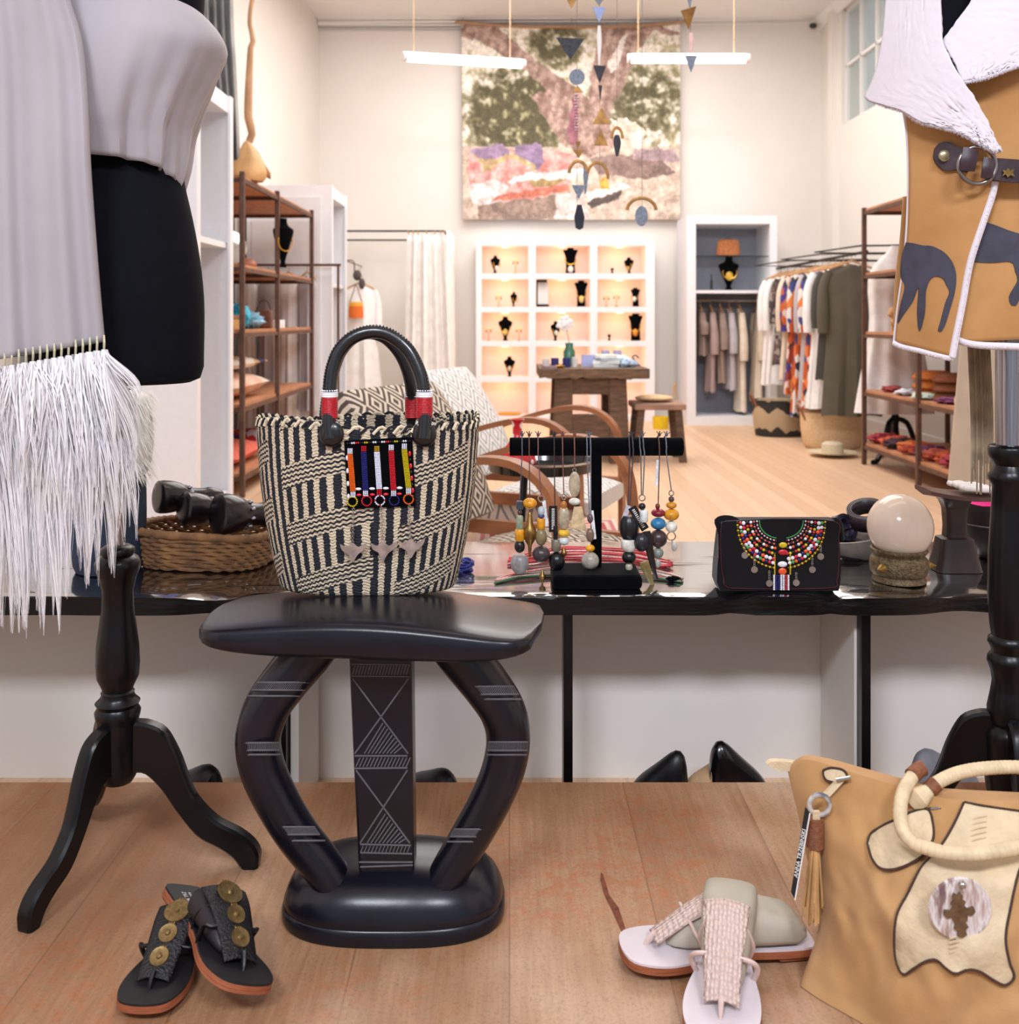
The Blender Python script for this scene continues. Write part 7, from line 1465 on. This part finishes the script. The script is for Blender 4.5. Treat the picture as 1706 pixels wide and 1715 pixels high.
    mb.build('suede_tassel', M('tassel_suede', (196, 152, 98), .85, var=.25, vs=30), t)
    tg = MB(); A, B, C_, D = P(1348, 1352, Yt-.014), P(1356, 1362, Yt-.018), P(1331, 1507, Yt-.02), P(1324, 1494, Yt-.016)
    d = Vector((.0006, .0012, 0)); 
    o = MB().add([A, B, C_, D, A+d, B+d, C_+d, D+d], [(0, 1, 2, 3), (7, 6, 5, 4), (0, 4, 5, 1), (1, 5, 6, 2), (2, 6, 7, 3), (3, 7, 4, 0)]).build('swing_tag', M('tag_black', (22, 22, 26), .5), t, smooth=False)
    ORI[o.name] = ORI[t.name]; MB().tube([B, C_], .0009, 5).build('tag_edge', white_paint, o)
    ax = (C_-B).normalized(); wv = ((A-B)+(D-C_)).normalized(); nrm = ax.cross(wv).normalized(); 
    if nrm.y > 0: nrm = -nrm
    xx = -ax; zz = nrm; yy = zz.cross(xx); m4 = Matrix((( xx.x, yy.x, zz.x, 0), (xx.y, yy.y, zz.y, 0), (xx.z, yy.z, zz.z, 0), (0, 0, 0, 1))); m4.translation = (A+B+C_+D)/4+zz*.0008
    text('ANNA TRZEBINSKI', .0072, white_paint, m4, o, 'tag_lettering')
tote()
# ================================================================ sandals
SOLE = [(-.012, -.128), (.012, -.128), (.027, -.124), (.031, -.11), (.030, -.07), (.027, -.03), (.032, .01), (.042, .05), (.045, .08), (.041, .105), (.031, .123), (.012, .13), (-.012, .13), (-.031, .123), (-.041, .105), (-.045, .08), (-.042, .05), (-.032, .01), (-.027, -.03), (-.030, -.07), (-.031, -.11), (-.027, -.124)]
def sandal(label, loc, rz, pitch, roll, in_m, edge_m, strap_m, tongue_m, group, discs=False, pad=None, mirror=1, lift=0, sc=1.0, tw=.017):
    t = thing('sandal', label, 'sandal', (0, 0, 0), group); sp = smoothpoly(SOLE, 66)
    def prz(y): return .004*max(0, (y-.05)/.08)**2
    def solid(zlo, zhi, inset, nm, mt, par=t):
        rows = []
        for s_, z in ((0, zlo), (1, zlo), (1, zhi), (0, zhi)):
            rows.append([Vector((x*(1-inset)*(s_ if s_ else .001), y*(1-inset*.4)*(s_ if s_ else .001), z+prz(y)*(1 if s_ else 0))) for x, y in sp])
        return MB().grid(rows, closed=True).build(nm, mt, par, ang=40)
    solid(.0, .0035, 0, 'outsole', edge_m); solid(.0037, .009, .015, 'midsole', edge_m); solid(.009, .0118, .02, 'insole', in_m)
    MB().b2((-.027, -.125, -.008), (.027, -.075, 0)).build('heel', edge_m, t, smooth=False, bevel=.004)
    # thong and tongue
    pth = [(.098, .012), (.093, .02), (.083, .029)]
    MB().tube([(0, y, z) for y, z in pth], [.0022, .0028, .004], 8, sm=10, flat=1.4).build('toe_thong', strap_m, t)
    zk = .8 if discs else 1
    arc = rs([(.086, .027*zk, tw*.9), (.062, .042*zk, tw*.95), (.034, .058*zk, tw*1.05), (.006, .07*zk, tw*1.2), (-.018, .075*zk, tw*1.3)], 26); rows = []
    for y, z, w_ in arc: rows.append([Vector((w_*u, y, z-.006*abs(u)**2)) for u in [-1+i/6 for i in range(13)]])
    o = MB().grid(rows).build('tongue', tongue_m, t, solid=.003); ORI[o.name] = Vector()
    for yb, ys_, zs in ((.034, .04, .053*zk), (-.002, .006, .067*zk)):
        for s in (-1, 1):
            w0 = .036 if yb > 0 else .029; pts = [(s*(w0-.003), yb-.008, .009), (s*(w0+.001), yb-.004, .022), (s*(w0+.002), yb, .034), (s*(w0-.004), ys_, zs*.84), (s*tw*.85, ys_+.002, zs-.004)]; MB().tube(pts, .0036, 10, sm=24, flat=.75).build('strap', strap_m, t)
    if discs:
        for q, (y, z, r) in enumerate(((.064, .041, .0125), (.034, .058, .0125), (.0, .072, .0175))):
            R = Matrix.Rotation(-.55 if q < 2 else -.35, 3, 'X'); c = Vector((0, y, z*zk+.004)); o = MB().lathe([(0, .004), (.0025, .0035), (.004, .001), (r*.6, .0005), (r, .0018), (r*1.02, 0), (r, -.001), (0, -.001)], c, 30, m=R).build('brass_disc', M('engraved_disc', (134, 110, 70), .4, .75, var=.25, vs=160, bump=.4, bs=500), t)
            mb = MB()
            for u in range(3): mb.torus(c+Vector(((u-1)*.0035, -r-.002, .004)), .0022, .0011, 10, 6, Matrix.Rotation(PI/2, 3, 'Y'))
            mb.build('disc_hinge', brass, t)
    if pad:
        rows = []; az = lambda y: [q.y for q in arc][min(range(26), key=lambda i: abs(arc[i].x-y))]
        y0_, y1_ = .07, (-.118 if not discs else -.045)
        for u, r in ((0, .002), (.04, .6), (.12, .85), (.35, 1), (.7, 1), (.9, .92), (.98, .6), (1, .01)):
            y = y0_+(y1_-y0_)*u; zt_ = max(.014, az(y)-.0045-.004*(1-r)) if y > -.018 else .071*zk-.3*(-.018-y); w_ = (.026+.012*u)*r; zt_ = .0125+(zt_-.0125)*min(1, .25+r)
            zc = (zt_+.0122)/2; hz = max(.0005, (zt_-.0122)/2*min(1, r*1.1))
            rows.append([Vector((w_*math.copysign(abs(math.cos(a))**.6, math.cos(a)), y, zc+hz*math.copysign(abs(math.sin(a))**.7, math.sin(a)))) for a in [2*PI*i/28 for i in range(28)]])
        MB().grid(rows, closed=True).build('shaping_cushion', pad, t)
    t.rotation_mode = 'XYZ'; t.rotation_euler = (pitch, roll, rz); t.location = loc; t.scale = (sc*mirror, sc, sc)
    return t
blk_in = M('black_insole', (14, 12, 17), .6, var=.25, vs=18, bump=.2); cogn = M('cognac_edge', (150, 84, 54), .5, var=.2, vs=40, stretch=(1, 1, 10)); wov = M('woven_black_leather', (14, 13, 19), .4, var=.5, vs=160, bump=1, bs=260, bd=.003)
def floor_pt(x, y, dz=0): q = onplat(x, y); return Vector((q.x, q.y, .1615+dz))
def place(x0, y0, x1, y1): a, b_ = floor_pt(x0, y0), floor_pt(x1, y1); d = b_-a; return (a+b_)/2, math.atan2(d.y, d.x)-PI/2, d.length
m_, rz, L = place(345, 1530, 240, 1705)
t1 = sandal('left black leather sandal lying beneath the other, brass discs on its tongue', (m_.x, m_.y, .1695), rz, .0, .0, blk_in, cogn, black_leather, wov, 'pair of black sandals with brass discs', True, None, 1, sc=.92, tw=.024)
m_, rz, L = place(282, 1510, 430, 1716)
t2 = sandal('right black leather sandal with heel resting on the other sandal', (m_.x+.012, m_.y-.03, .2), rz, -.04, -.42, blk_in, cogn, black_leather, wov, 'pair of black sandals with brass discs', True, M('black_pad', (24, 20, 27), .45, bump=.3), 1, sc=.98, tw=.025)
ORI[t2.name] = Vector(); lt = M('foil_lettering', (190, 186, 180), .4)
for q, (s_, tx) in enumerate(((.0085, 'ANNA TRZ'), (.006, 'HAND MADE IN'), (.006, 'KENYA'))):
    m4 = Matrix.Translation((0.0+.008-.009*q, -.082, .0121)) @ Matrix.Rotation(-PI/2, 4, 'Z'); o = text(tx, s_, lt, m4, t2, 'insole_lettering')
cr_in = M('blush_insole', (206, 194, 198), .5, var=.04); m, nt, b = newmat('blush_snakeskin'); b.inputs['Roughness'].default_value = .45; v = nd(nt, 'ShaderNodeTexVoronoi'); v.inputs['Scale'].default_value = 190; v.inputs['Randomness'].default_value = .35
nt.links.new(coords(nt, scale=(1, .8, .8)), v.inputs['Vector']); nt.links.new(ramp(nt, v.outputs['Distance'], [(.1, C4((218, 198, 188))), (.6, C4((198, 172, 162)))]), b.inputs['Base Color']); bumpn(nt, b, mth(nt, 'SUBTRACT', 1, v.outputs['Distance']), 1, .004); snake = m; crst = M('blush_strap', (214, 188, 180), .5); pad = M('taupe_cushion', (176, 168, 152), .85, var=.08, vs=20, bump=.2)
m_, rz, L = place(1362, 1598, 1040, 1626)
sandal('cream sandal lying sideways beneath the upright cream sandal', (m_.x, m_.y+.01, .1705), rz, 0, 0, cr_in, cogn, crst, snake, 'pair of cream snakeskin sandals', False, pad, 1, sc=1.0)
m_, rz, L = place(1222, 1500, 1197, 1722)
sandal('cream snakeskin sandal pointing to the viewer, crossed over its pair', (m_.x-.012, m_.y-.075, .192), rz, -.13, 0, cr_in, cogn, crst, snake, 'pair of cream snakeskin sandals', False, pad, 1, sc=1.02, tw=.021)

for o in bpy.data.objects:
    if o.parent and o.name.split('.')[0] in ('beadwork', 'bead_cuff', 'whipstitching', 'incised_carving', 'chain', 'stitching', 'scale_ridge', 'leather_fringe', 'suede_tassel', 'rim_stitching'): o['kind'] = 'stuff'
